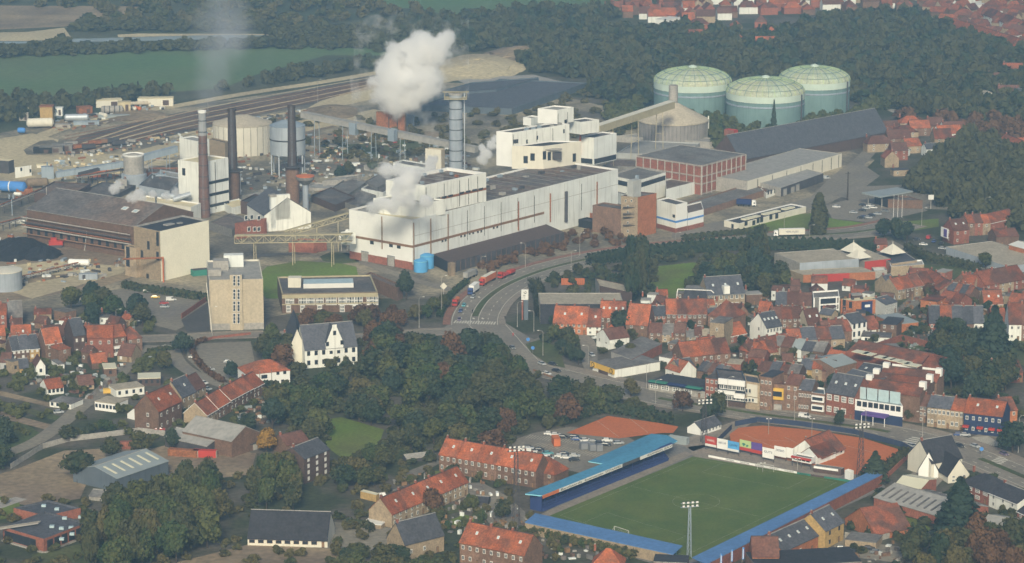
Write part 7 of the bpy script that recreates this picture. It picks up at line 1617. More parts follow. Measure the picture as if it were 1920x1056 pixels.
for i,(x,y0,y1) in enumerate(((1441,785,815),(1522,785,822),(1495,860,882),(1430,868,886))):
    g=W((x,y1));z=zat((x,y0),(x,y1));t=thing('court_lamp',f'{ordn(i)} slim grey lamp pole of the tennis courts','lamp',(g.x,g.y,0),0,'tennis court lamps');b=MB();b.tube((0,0,0),(0,0,z),.1,'concrete',6);b.build('pole',t)
    for s in (-.7,.7):b=MB();b.box((s,-.1,z),(.7,.4,.25),'window_frame');b.build('lamp',t)
# blue windbreak fence round the courts
fence('court_fence','dark blue windbreak fence along the avenue side of the tennis courts',[(1378,800),(1420,792),(1500,800),(1600,815),(1690,838),(1712,850)],2.2,'court_net',step=6)
fence('court_fence','dark blue fence at the left side of the tennis courts',[(1345,832),(1372,806)],2.2,'court_net',step=4)
fence('brick_wall','red brown brick wall along the side street behind the right stand',[(1655,905),(1690,872),(1712,850)],2,'brick_red','brick_dark',5,.3,'wall')
fence('yard_wall','long low grey yard wall below the right stand',[(1584,1008),(1640,1018),(1700,998)],2,'concrete','concrete_dark',6,.3,'wall')
fence('garden_fence','pale timber fence curving above the dirt track at the left',[(20,880),(80,842),(130,828),(200,820),(260,812),(310,818)],2.2,'concrete','concrete_dark',4,.15)
fence('car_park_hedge_wall','low red brick wall in front of the visitor car park',[(355,648),(400,636),(470,628)],1.2,'brick_red','brick_dark',6,.3,'wall')
fence('roadside_rail','red brown retaining wall rising beside the beige tower yard',[(340,598),(388,565)],2.4,'brick_red','brick_dark',6,.3,'wall')
fence('crash_barrier','brown crash barrier along the avenue bend behind the park trees',[(1000,696),(1042,712),(1100,726)],.9,'pipe_brown','concrete_dark',5,.2)
# ================================================================ vehicles
CARC={'white':(.72,.72,.70),'silver':(.42,.44,.45),'grey':(.18,.19,.2),'dark':(.03,.032,.04),'blue':(.05,.09,.25),'teal':(.1,.38,.42),'red':(.40,.04,.035),'yellow':(.7,.45,.06),'purple':(.16,.12,.2)}
for k,c in CARC.items():mat('car_'+k,c,.03,.5,rough=.35,spec=.5)
mat('lamp_glass',(.7,.7,.65),.02,rough=.3);mat('tail_lamp',(.4,.02,.02),.02)
PROTO={}
def car_proto(col,van=False):
    key=(col,van)
    if key in PROTO:return PROTO[key]
    L,Wd=(4.9,1.9) if van else (4.3,1.75);m='car_'+col
    t=thing('parked_car' if not van else 'parked_van','x','van' if van else 'car');b=MB()
    sec=[(-L/2,.45,.75),(-L/2+.1,.3,.92),(-L/2+.9,.28,1.0),(L/2-1.1,.28,.95),(L/2-.25,.3,.78),(L/2,.42,.6)]
    def loft(sec,w0,w1,m):
        for i in range(len(sec)-1):
            (x0,a0,c0),(x1,a1,c1)=sec[i],sec[i+1]
            for s in (-1,1):q=[(x0,s*w0,a0),(x1,s*w0,a1),(x1,s*w1,c1),(x0,s*w1,c0)];b.face(q[::s],m)
            b.face([(x0,-w1,c0),(x1,-w1,c1),(x1,w1,c1),(x0,w1,c0)],m);b.face([(x0,-w0,a0),(x0,w0,a0),(x1,w0,a1),(x1,-w0,a1)],'black')
        for k_,(x,a,c) in ((1,sec[0]),(-1,sec[-1])):b.face([(x,-w0,a),(x,-w1,c),(x,w1,c),(x,w0,a)][::k_],m)
    loft(sec,Wd/2,Wd/2*.96,m)
    if van:b.prism([(-L/2+.1,-Wd*.46),(L/2-1.4,-Wd*.46),(L/2-1.4,Wd*.46),(-L/2+.1,Wd*.46)],.95,1.9,m)
    else:b.prism([(-1.35,-.62),(.45,-.62),(.45,.62),(-1.35,.62)],1.36,1.44,m)
    b.build('body',t);b=MB()
    if van:
        b.face([(L/2-1.38,-.8,1.85),(L/2-.8,-.82,1.0),(L/2-.8,.82,1.0),(L/2-1.38,.8,1.85)],'glass')
        for s in (-1,1):b.face([(L/2-2.4,s*.89,1.1),(L/2-1.4,s*.89,1.1),(L/2-1.4,s*.89,1.75),(L/2-2.4,s*.89,1.75)],'glass')
    else:
        z0,z1=.96,1.37;lo=[(-1.95,-.78),(1.15,-.78),(1.15,.78),(-1.95,.78)];hi=[(-1.35,-.62),(.45,-.62),(.45,.62),(-1.35,.62)]
        for i in range(4):j=(i+1) % 4;b.face([(*lo[i],z0),(*lo[j],z0),(*hi[j],z1),(*hi[i],z1)],'glass')
    b.build('windows',t)
    for x in (-L/2+.85,L/2-.85):
        for s in (-1,1):b=MB();b.tube((x,s*(Wd/2-.2),.32),(x,s*(Wd/2+.02),.32),.33,'tyre',12);b.tube((x,s*(Wd/2),.32),(x,s*(Wd/2+.04),.32),.18,'silver',8);b.build('wheel',t)
    for s in (-1,1):b=MB();b.box((L/2-.05,s*.62,.62),(.12,.35,.16),'lamp_glass');b.build('headlight',t)
    PROTO[key]=t;t['_u']=0;return t
def car(p,col,ang,label,group,van=False,z=.2,name=None):
    t=car_proto(col,van)
    if t['_u']==0:o=t;t['_u']=1
    else:o=copy_tree(t);
    g=W(p);o.location=(g.x,g.y,z);o.rotation_euler=(0,0,ang);o['label']=label;o['group']=group
    if name:o.name=name
    return o
def heading(P,x):
    i=min(range(len(P)-1),key=lambda i:(P[i]-x).length);t=P[i+1]-P[i];return math.atan2(t.y,t.x)
zoom(980,800,300/1864)
CP=[((310,100),'white',0),((385,112),'white',0),((468,138),'dark',0),((600,135),'dark',0),((630,165),'blue',0),((728,175),'white',1),((825,192),'grey',0),((905,208),'dark',1),((985,178),'white',0),((970,228),'dark',0),((1115,208),'silver',1),
      ((10,278),'white',0),((65,262),'dark',0),((195,288),'dark',0),((292,328),'teal',1),((435,362),'white',0),((505,378),'white',0),((605,356),'silver',0),((482,335),'dark',0),((600,405),'dark',1)]
cnt={}
for p,c,k in sorted(CP,key=lambda e:e[0][0]):
    i=cnt[c]=cnt.get(c,-1)+1;car(p,c,.25 if k else-.1,f"{ordn(i)} {c} car from left in the football car park",'cars in the football car park',z=.14)
car((100,305),'white',-.15,'white van with a cream roof at the left of the football car park','cars in the football car park',True,.14);car((290,385),'white',-.15,'white van right behind the estate terrace end','cars in the football car park',True,.14)
def skip(name,label,p,d,m,rz=0,cat='container',group=None,z=.14):
    g=W(p);t=thing(name,label,cat,(g.x,g.y,z),rz,group);b=MB();x,y,h=d[0]/2,d[1]/2,d[2];b.prism([(-x,-y),(x,-y),(x,y),(-x,y)],.2,h,m);b.build('body',t);b=MB()
    for k in range(5):b.box((-x+x*2*(k+.5)/5,-y-.04,h*.55),(.12,.08,h*.8),m)
    b.build('ribs',t);b=MB();b.box((0,0,h+.08),(d[0]+.15,d[1]+.15,.16),m);b.build('rim',t);return t
skip('orange_container','upright orange container in the football car park',(388,215),(2.6,6,3.0),'orange_paint',.15)
for i,(u,v) in enumerate(((720,268),(815,285),(888,290))):skip('grey_bin',f"{ordn(i)} of three big dark grey bins from left beside the main stand",(u,v),(3.4-i*.5,2.6,2.6),'grey_paint',.3,'bin','grey bins beside the main stand')
tile(2,4)
ST=[((560,490),'white'),((680,530),'silver'),((745,478),'dark'),((800,482),'white'),((770,500),'silver'),((745,515),'dark'),((820,495),'white'),((905,520),'grey'),((810,550),'dark'),((850,540),'silver'),((755,562),'blue'),((785,566),'silver'),((735,568),'dark')]
cnt={}
for p,c in sorted(ST,key=lambda e:e[0][0]):
    i=cnt[c]=cnt.get(c,-1)+1;car(p,c,-.35,f"{ordn(i)} {c} car from left in the staff car park",'cars in the staff car park',z=.13)
for p,c,a,lb,vn in [((60,712),'silver',.08,'silver car driving ahead of the long white lorry',0),((1175,757),'white',-.3,'white car on the road beyond the pale hall',0),((1125,722),'dark',-.3,'dark car behind the white car near the billboard house',0),((1250,735),'blue',1.2,'blue car parked below the billboard',0),((1300,750),'dark',1.2,'dark car right of the blue one below the billboard',0),((1212,710),'red',1.2,'red and white van parked left of the blue car',1),((1310,785),'silver',-.4,'silver car by the corner of the pale sandy roofed hall',0),((1665,935),'white',-.3,'left of two white cars below the pale sandy roofed hall',0),((1695,938),'white',-.3,'right of two white cars below the pale sandy roofed hall',0),((485,287),'silver',.3,'silver van by the open front of the loading warehouse',1)]:car(p,c,a,lb,'cars near the petrol station',bool(vn),.2)
tile(2,3)
for p,c,a,lb,vn in [((1505,730),'silver',.2,'silver estate car on the ring road behind the hedge',0),((1795,712),'silver',.1,'silver car close behind the long white lorry',0)]:car(p,c,a,lb,'cars on the ring road',bool(vn),.2)
tile(3,2)
for p,c,lb in [((1535,150),'silver','silver car right of the blue cab lorry'),((1470,208),'teal','teal grey car in the queue before the crossing, third'),((1447,248),'blue','blue car in the queue before the crossing, second'),((1437,308),'purple','purple grey car waiting at the zebra crossing')]:car(p,c,heading(HW,W(p)),lb,'cars on the ring road')
tile(3,3)
for p,c,lb in [((212,622),'silver','silver car leading on the avenue bend by the grass island'),((288,625),'dark','dark car by the grass island'),((315,672),'dark','dark car behind the bushes on the avenue bend'),((245,692),'white','white car on the far lane of the avenue bend'),((5,508),'grey','grey car at the left of the avenue junction'),((25,602),'silver','silver car half behind the park trees'),((565,560),'silver','silver car parked beside the yellow fronted shop')]:car(p,c,heading(AV,W(p)),lb,'cars on the avenue bend')
for i,(p,c) in enumerate([((1740,908),'dark'),((1855,912),'dark')]):car(p,c,1.2,f"{['left', 'right'][i]} dark car parked before the bay houses",'cars parked along the avenue shops',z=.3)
tile(3,4)
car((335,995),'white',heading(AV,W((335,995))),'white van driving along the avenue','cars on the avenue',True)
for i,(p,c) in enumerate([((40,905),'grey'),((120,915),'dark'),((320,950),'dark'),((430,962),'grey'),((500,970),'dark'),((600,985),'grey'),((1000,1010),'white')]):car(p,c,1.25 if i<2 else heading(AV,W(p)),f"{ordn(i)} {c} car parked from left along the shop row",'cars parked along the avenue shops',z=.3)
tile(4,4)
for p,c,a,lb in [((1095,238),'silver',None,'silver car at the painted crossing of the crossroads'),((1430,238),'dark',None,'dark car in the middle of the crossroads'),((1540,240),'silver',None,'silver car right of the dark one on the crossroads'),((1468,160),'silver',0,'silver car parked by the navy cafe'),((1425,158),'blue',0,'bright blue car parked by the navy cafe'),((1745,296),'purple',None,'purple car stopped right of the crossroads'),((595,966),'silver',-.1,'silver car parked in the back yard below the houses'),((690,990),'dark',.2,'dark car parked in the back yard, left'),((790,965),'dark',-.2,'dark car parked in the back yard, right'),((840,990),'grey',-.2,'grey car parked at the right end of the back yard')]:car(p,c,heading(AV,W(p)) if a is None else a,lb,'cars at the crossroads and back yard')
tile(3,1)
for p,c,a,lb,vn in [((1050,108),'white',-.2,'white van alone on the north car park',1),((1210,168),'white',.2,'white van near the red car on the north car park',1),((1160,192),'red',.2,'red car in the north car park',0),((1165,218),'silver',-.1,'silver car below the red one in the north car park',0),((1100,150),'yellow',0,'small yellow van in the north car park',0),((1066,585),'silver',1.3,'silver car parked by the round tree at the left bend',0),((1370,575),'white',-.2,'white car at the left edge of the visitor car park',0),((1615,608),'silver',.1,'pale green silver car on the visitor car park',0),((1485,662),'silver',.15,'silver car in front of the visitor car park hedge',0),((1440,758),'white',-.6,'white car at the end of the brown roofed house',0),((1465,800),'silver',-.6,'silver car near the orange terrace start',0),((415,965),'silver',.3,'silver car parked by the low white garages',0)]:car(p,c,a,lb,'cars near the left streets',bool(vn),.2)
skip('yellow_skip','yellow skip at the side street',(770,822),(4.5,2.2,1.8),'yellow_paint',.1)
tile(4,1);car((1130,122),'red',.1,'dull red car behind the open barn','cars near the left streets')
tile(1,2);car((970,1015),'red',.3,'bright red van in the works beyond the conveyor','cars of the works',True)
full()
# lorries
def lorry(label,p,ang,cab,box,L=13.5,h=2.7,roof=None,tank=False,low=False,name='lorry',z=.2,text_=None,trailer='box'):
    g=W(p);t=thing(name,label,'lorry',(g.x,g.y,z),ang,'lorries on the ring road');b=MB()
    if trailer=='box':
        b.prism([(-L/2,-1.25),(L/2,-1.25),(L/2,1.25),(-L/2,1.25)],1.15,1.15+h,box,top=roof or box)
    elif trailer=='tank':
        i=len(b.v);n=16
        for X in (-L/2,L/2):
            for k in range(n):a=2*math.pi*k/n;b.v.append((X,1.25*math.cos(a),2.3+1.1*math.sin(a)))
        for k in range(n):b.f.append((i+k,i+(k+1) % n,i+n+(k+1) % n,i+n+k));b.m.append(b.mi(box))
        b.f.append(tuple(i+k for k in range(n))[::-1]);b.m.append(0);b.f.append(tuple(i+n+k for k in range(n)));b.m.append(0)
    else:b.prism([(-L/2,-1.25),(L/2,-1.25),(L/2,1.25),(-L/2,1.25)],1.1,1.4,box);b.prism([(-L/2,-1.2),(-L*.1,-1.2),(-L*.1,1.2),(-L/2,1.2)],1.4,2.3,box);b.prism([(L*.05,-1.2),(L*.45,-1.2),(L*.45,1.2),(L*.05,1.2)],1.4,2.0,box)
    tr=b.build('trailer',t);b=MB();b.box((0,0,.95),(L,.9,.25),'dark_steel');b.build('chassis',t)
    b=MB();x=L/2+.5;b.prism([(x,-1.2),(x+1.9,-1.2),(x+2.2,-1.05),(x+2.2,1.05),(x+1.9,1.2),(x,1.2)],.7,2.5,cab);b.prism([(x,-1.15),(x+1.8,-1.1),(x+1.8,1.1),(x,1.15)],2.5,3.4,cab);cb=b.build('cab',t)
    b=MB();b.face([(x+2.22,-1.0,1.7),(x+2.22,1.0,1.7),(x+2.22,1.0,2.48),(x+2.22,-1.0,2.48)],'glass')
    for s in (-1,1):b.face([(x+.9,s*1.22,1.7),(x+1.8,s*1.22,1.7),(x+1.8,s*1.2,2.45),(x+.9,s*1.2,2.45)],'glass')
    b.build('windscreen',cb)
    for X in (x+1.2,x-1.6,-L/2+1.2,-L/2+2.5,-L/2+3.8):
        for s in (-1,1):b=MB();b.tube((X,s*.85,.5),(X,s*1.22,.5),.5,'tyre',12);b.build('wheel',t)
    if text_:
        q=text(tr,text_,(0,-1.28,2.6),0,1.0,'dark_blue',width=6.5)
    return t
a=heading(HW,W((885,545)))
back=lambda p:heading(HW,W(p))
lorry('white box lorry with a bright blue cab waiting on the ring road',(890,548),back((890,548)),'car_blue','white_clean',9,3.1,z=.2).children[0]
bpy.data.objects['lorry'].location=(*W((889,549)).xy,.2)
lorry('long orange red lorry with a cream roof on the ring road',(916,530),back((916,530)),'red_paint','orange_paint',14,2.9,'cream')
lorry('flat orange red truck with low load behind the cream roofed one',(952,518),back((952,518)),'red_paint','red_paint',12,trailer='flat')
lorry('small red tank lorry at the left kerb of the ring road',(856,572),back((856,572)),'red_paint','orange_paint',5.5,trailer='tank')
lorry('long white lorry with dark lettering on its side driving left',(1484,444),math.pi+.12,'white_clean','cream',13.6,3.0,'white_clean')
wl=[o for o in C.objects if o.get('label','').startswith('long white lorry')][0];text([c for c in wl.children if c.name.startswith('trailer')][0],'VERS VLEES',(0,1.28,2.7),math.pi,1.2,'dark_blue',width=6.8)
lorry('grey tarpaulin lorry parked beside the goods shed',(880,522),1.15,'grey_paint','roof_fibre',9,2.5,'roof_fibre',z=.05)
tile(2,3);lorry('dark blue lorry with a white cab front by the loading shed',(1640,478),-.2,'white_clean','dark_blue',8,2.6,z=.1)
# ---------------------------------------------------------------- street lamps, signs
full()
def lamp(p,top,label,arm=2.2,side=1,group='street lamps',m='concrete',two=False,name='street_lamp'):
    g=W(p);z=zat(top if isinstance(top,tuple) else (p[0],top),p);t=thing(name,label,'street lamp',(g.x,g.y,.1),0,group);b=MB();b.tube((0,0,0),(0,0,z*.93),.13,m,8,.08)
    for s in ((-1,1) if two else (side,)):
        b.tube((0,0,z*.93),(s*arm*.35,0,z*.99),.07,m,6);b.tube((s*arm*.35,0,z*.99),(s*arm,0,z),.06,m,6)
    b.build('pole',t)
    for s in ((-1,1) if two else (side,)):b=MB();b.box((s*(arm+.3),0,z),(.9,.32,.18),'window_frame');b.build('lamp_head',t)
    b=MB();b.rings([(.2,0),(.2,.8)],m,8);b.build('base',t);return t
LM=[((786,615),557,'lamp post among the red bushes left of the junction',1),((828,590),517,'lamp post right of the diamond sign',1),((902,505),481,'lamp post on the verge behind the lorries',1),((970,614),566,'lamp post below the white pharmacy sign',1),((1001,622),583,'lamp post on the traffic island beside the junction',-1),((1018,668),620,'lamp post on the grass island',-1),((1103,683),648,'curved lamp post left of the yellow fronted shop',-1),((1212,730),682,'lamp post at the left end of the green fascia shop',1),((1229,758),712,'lamp post before the green fascia shop',1),((1364,763),707,'lamp post before the white apartment block',1),((1489,790),731,'curved lamp post before the brown brick houses',1),((1623,802),768,'lamp post before the purple canopy',-1),((1729,832),772,'white topped lamp post at the crossroads',1),((1909,850),779,'lamp post at the right edge by the round tree',1),
      ((1087,480),437,'lamp post behind the ring road near the goods shed',1),((1071,506),470,'lamp post on the ring road median, left',1),((985,504),456,'lamp post at the ring road kerb near the dark trees',-1),((1267,460),436,'lamp post before the blue striped building',1),((1470,442),404,'lamp post behind the long white lorry',1),((1518,446),422,'lamp post right of the long white lorry',1),((1728,424),390,'lamp post on the verge right of the flag poles',1),((1847,412),370,'tall lamp post before the dark wood at right',1),((398,630),575,'lamp post at the corner of the beige tower',1),((218,610),580,'lamp post behind the long orange roofed house',1),((252,625),602,'curved lamp post left of the north car park entrance',1),((700,645),610,'lamp post behind the park trees left',1),((596,193),149,'tall pole on the gravel track by the rails',1),((390,215),185,'tall pole beside the pale topped chimney',1)]
for p,tp,lb,sd in LM:lamp(p,tp,lb,1.8,sd,two=p[0] in (1729,))
# square sign with dark marks on a red pillar
g=W((984,600));z1,z0=zat((984,543),(984,600)),zat((984,562),(984,600));t=thing('pillar_sign','white square sign with dark curved marks on a red and green pillar','sign',(g.x,g.y,0));b=MB();b.box((0,0,(z0+z1)/2),(3.2,1.0,z1-z0),'window_frame');b.build('sign_box',t)
b=MB();hgt=z1-z0
for k in range(8):
    a0,a1=math.pi+k*.45,math.pi+(k+1)*.45;b.beam((.15+.62*math.cos(a0),-.55,z0+hgt*.8+.8*math.sin(a0)),(.15+.62*math.cos(a1),-.55,z0+hgt*.8+.8*math.sin(a1)),.1,.3,'black')
b.beam((.1,-.55,z0+hgt*.84),(.4,-.55,z0+hgt*.84),.1,.45,'black');b.beam((-.9,-.55,z0+.9),(-.65,-.55,z0+2.2),.1,.25,'black');b.beam((-.65,-.55,z0+2.2),(0.1,-.55,z0+2.2),.1,.25,'black');b.beam((.1,-.55,z0+2.2),(-.15,-.55,z0+.7),.1,.25,'black');b.build('marks',t)
b=MB();b.box((-1.1,0,z0/2),(.7,.5,z0),'brick_red');b.build('red_pillar',t);b=MB();b.box((.6,0,z0/2),(1.9,.5,z0),'sheet_blue_grey');b.build('green_panel',t)
g=W((832,578));z=zat((832,530),(832,578));t=thing('diamond_sign','white diamond shaped sign on a grey pole beside the ring road','sign',(g.x,g.y,0));b=MB();b.beam((0,0,0),(0,0,z-3),.3,.3,'concrete');b.build('pole',t);b=MB();b.face([(0,-.2,z-3.4),(1.7,-.2,z-1.7),(0,-.2,z),(-1.7,-.2,z-1.7)],'cream');b.face([(0,.2,z-3.4),(-1.7,.2,z-1.7),(0,.2,z),(1.7,.2,z-1.7)],'cream')
for (a_,c_) in (((0,z-3.4),(1.7,z-1.7)),((1.7,z-1.7),(0,z)),((0,z),(-1.7,z-1.7)),((-1.7,z-1.7),(0,z-3.4))):b.face([(a_[0],-.2,a_[1]),(c_[0],-.2,c_[1]),(c_[0],.2,c_[1]),(a_[0],.2,a_[1])],'cream')
b.build('panel',t)
for i,(x,y,lb) in enumerate(((990,648,'round blue sign on the tip of the grass island'),(999,664,'small blue sign post lower on the grass island'),(1840,855,'round blue sign at the crossroads'))):
    g=W((x,y));t=thing('traffic_sign',lb,'sign',(g.x,g.y,.2));b=MB();b.tube((0,0,0),(0,0,2.6),.06,'concrete',6);b.build('post',t);b=MB();b.tube((0,-.08,2.6),(0,-.14,2.6),.8,'blue_paint',18);b.build('disc',t)
g=W((1745,392));t=thing('station_sign','small white square sign board right of the petrol station canopy','sign',(g.x,g.y,0));b=MB();b.box((0,0,6.5),(3,.4,2.6),'window_frame');b.build('panel',t);b=MB();b.beam((0,0,0),(0,0,5.2),.3,.3,'concrete');b.build('post',t)
for i,(x,y0,y1) in enumerate(((1350,1056,1038),(1370,1062,1030),(1391,1060,1026))):
    g=W((x,y0+14));z=zat((x,y1),(x,y0+14));t=thing('banner_flag',f"{['left', 'middle', 'right'][i]} blue and white banner flag below the right stand",'flag',(g.x,g.y,0),0,'banner flags');b=MB();b.tube((0,0,0),(0,0,z),.07,'concrete',6);b.build('pole',t);b=MB();b.box((.35,0,z-2.2),(.6,.05,4.2),'blue_paint');b.box((.35,-.04,z-2.4),(.2,.03,3.4),'window_frame');b.build('flag',t)
# lattice poles and tall wooden mast in the works
for i,(x,y0,y1,lb) in enumerate(((1589,376,322,'dark wooden pole at the corner of the gatehouse yard'),(1261,250,180,'x'),(1456,0,0,'x'))[:1]):g=W((x,y0));z=zat((x,y1),(x,y0));t=thing('timber_pole',lb,'pole',(g.x,g.y,0));b=MB();b.tube((0,0,0),(0,0,z),.45,'bark',8,.3);b.build('pole',t);b=MB();b.box((0,0,z-1),(3,.2,.2),'bark');b.build('crossarm',t)
# people on the pavements
def person(p,label,shirt,trousers,ang=0,z=.3,stride=.25):
    g=W(p);me=bpy.data.meshes.new('body');V=[(0,0,.95),(0,0,1.25),(0,0,1.45),(0,0,1.56),(0,.02,1.72),(.1,0,.92),(.11,stride,.5),(.11,stride*.6,.08),(.11,stride*.6+.16,.03),(-.1,0,.92),(-.11,-stride*.4,.5),(-.11,-stride,.08),(-.11,-stride+.16,.03),(.2,0,1.42),(.26,-.08,1.15),(.25,.06,.9),(.25,.1,.8),(-.2,0,1.42),(-.26,.08,1.15),(-.25,.18,.92),(-.25,.22,.82)]
    E=[(0,1),(1,2),(2,3),(3,4),(0,5),(5,6),(6,7),(7,8),(0,9),(9,10),(10,11),(11,12),(2,13),(13,14),(14,15),(15,16),(2,17),(17,18),(18,19),(19,20)]
    me.from_pydata(V,E,[]);o=bpy.data.objects.new('person',me);C.objects.link(o);o.location=(g.x,g.y,z);o.rotation_euler.z=ang;tag(o,label,'person')
    m=o.modifiers.new('skin','SKIN');rr=[.15,.16,.17,.06,.115,.1,.075,.05,.045,.1,.075,.05,.045,.065,.05,.04,.035,.065,.05,.04,.035]
    for i,r in enumerate(rr):me.skin_vertices[0].data[i].radius=(r,r);
    me.skin_vertices[0].data[0].use_root=True;s=o.modifiers.new('sub','SUBSURF');s.levels=1;s.render_levels=1;me.materials.append(M[shirt]);return o
person((886,588),'person in dark clothes walking on the red pavement left of the crossing','black','black',.4)
person((947,600),'person in a dark coat on the pavement right of the zebra crossing','black','black',-.4)
person((962,632),'person in red standing at the far side of the junction','red_paint','black',0)
person((1688,800),'person in a pale jacket in front of the white store','concrete','black',.2)
# ================================================================ trees, woods, hedges
full()
CLEAR=[[(q.x,q.y) for q in [W(p) for p in poly]] for poly in (
    [PA,PB,PC,PD],[(978,985),(1250,838),(1300,815),(1520,850),(1660,880),(1670,915),(1300,1090),(1200,1060)],
    [(1062,812),(1140,780),(1272,798),(1262,815),(1160,826)],[(1365,812),(1392,800),(1520,812),(1700,845),(1680,880),(1640,895)],[(955,828),(1000,812),(1070,800),(1170,815),(1230,850),(1100,890),(985,862)],
    [(-60,905),(30,880),(120,845),(260,838),(320,845),(250,880),(170,890),(150,935),(-60,950)],[(250,850),(330,830),(480,850),(470,890),(300,880)],
    [(594,790),(640,782),(720,806),(705,850),(640,858),(612,838)],[(488,512),(500,500),(560,489),(668,500),(672,520),(500,560)],[(1225,500),(1300,492),(1290,566),(1235,575)],
    [(352,645),(470,640),(480,690),(440,715),(385,705)],[(180,548),(230,542),(390,560),(400,585),(330,620),(305,590),(220,580)],[(1548,385),(1600,372),(1740,395),(1640,418)],
    [(858,598),(935,598),(1010,640),(965,668),(820,622)],[(860,905),(905,905),(985,960),(985,985),(920,985),(860,925)])]
def blocked(q,m=1.5):
    for F,x0,x1,y0,y1 in FOOT:
        if x0-m<q.x<x1+m and y0-m<q.y<y1+m and (inside(q.x,q.y,F) or min((Vector((*a,0))-q).length for a in F)<m):return True
    return False
def onroad(q,m=1.0):
    for P,w in ROADS:
        if abs(P[0].y-q.y)>700:continue
        for p in P:
            if abs(p.x-q.x)<w+m and abs(p.y-q.y)<w+m and (p.x-q.x)**2+(p.y-q.y)**2<(w+m)**2:return True
    return False
def bad(q):return blocked(q,3) or onroad(q,1.5) or any(inside(q.x,q.y,c) for c in CLEAR)
def badf(q):return blocked(q,1) or onroad(q,.5) or any(inside(q.x,q.y,c) for c in CLEAR)
DK=('dark','dark','green','blue','olive');NT=[0]
def grove(pts,step,r,h,kinds,group,seed):NT[0]+=wood_trees(pts,step,r,h,kinds,group,seed,skip=bad)
grove([(700,650),(760,655),(830,672),(880,664),(940,680),(985,712),(990,770),(900,800),(800,770),(720,745),(690,700)],12.5,7.2,13.5,('dark','dark','dark','blue','blue','red','green','dark'),'trees of the middle park wood',3)
grove([(560,735),(690,745),(720,760),(760,800),(800,850),(745,880),(725,812),(640,778),(596,784),(598,845),(560,830),(500,805),(500,770)],12,6.8,12,('dark','blue','green','dark','olive'),'trees of the left park wood',4)
grove([(800,780),(900,805),(990,775),(1060,745),(1150,765),(1260,790),(1130,780),(1050,806),(985,815),(940,852),(840,850),(800,840)],12,6.2,11,('dark','green','olive','dark','red'),'trees above the football car park',5)
grove([(165,1010),(230,965),(300,950),(380,930),(425,925),(428,1010),(380,1045),(300,1085),(170,1110)],10,5.6,15,('green','olive','green','dark'),'trees of the bottom left grove',6)
grove([(452,930),(500,905),(560,900),(585,935),(580,962),(470,968)],9.5,5.4,14,('green','olive','dark'),'trees above the slate pavilion',7)
grove([(105,582),(165,575),(210,590),(300,595),(300,618),(110,612)],10,5.8,13,('dark','blue','green'),'trees before the north car park',8)
grove([(478,650),(545,640),(560,700),(545,722),(500,730),(476,690)],10.5,6,13,('dark','blue','red','green'),'trees left of the manor',9)
grove([(530,622),(560,600),(700,602),(770,612),(780,622),(700,624),(560,625)],10,5.0,8,('red','red','olive'),'red trees before the old works',10)
grove([(690,640),(740,640),(760,668),(700,690)],10,5.8,11,('red',),'russet trees by the manor',11)
grove([(770,590),(830,560),(850,575),(800,612),(775,612)],9,4.5,8,('red','green','olive'),'trees by the diamond sign',12)
grove([(1170,535),(1210,520),(1235,560),(1215,585),(1185,580)],9,5.5,22,('dark','blue'),'tall trees left of the meadow',13)
grove([(1300,545),(1330,520),(1400,500),(1460,510),(1480,545),(1440,560),(1340,560)],10,5.5,12,('dark','green','blue'),'trees left of the leisure hall',14)
grove([(1385,490),(1410,478),(1440,480),(1455,505),(1400,510)],9,5,16,('dark',),'tall trees at the leisure hall',15)
grove([(1625,452),(1690,440),(1705,462),(1660,470)],9,5.4,12,('dark','blue'),'trees behind the leisure hall',16)
grove([(1750,640),(1800,640),(1900,690),(1890,760),(1810,770),(1770,720)],12,6.4,13,('dark','blue','dark'),'trees around the cedar',17)
grove([(1690,1030),(1760,1020),(1840,1010),(1960,1030),(1960,1110),(1700,1110)],11,6,12,('dark','dark','red','olive'),'trees at the bottom right',18)
grove([(640,1050),(720,1040),(780,1080),(900,1100),(640,1110)],9,4.6,8,('green','olive','dark'),'trees at the bottom edge',19)
grove([(655,885),(720,865),(745,885),(700,915),(630,920)],9,4.6,9,('olive','green','dark'),'trees by the side road',20)
grove([(1030,640),(1060,625),(1110,640),(1110,690),(1070,690),(1048,660)],8,4.2,7,('dark','green','blue'),'trees behind the grass island',21)
grove([(-40,820),(20,812),(15,880),(-40,890)],10,5.5,11,('dark','blue'),'trees at the left edge',22)
grove([(110,830),(180,812),(255,808),(250,820),(140,832)],9,4.4,6,('green','dark'),'trees above the dirt track',23)
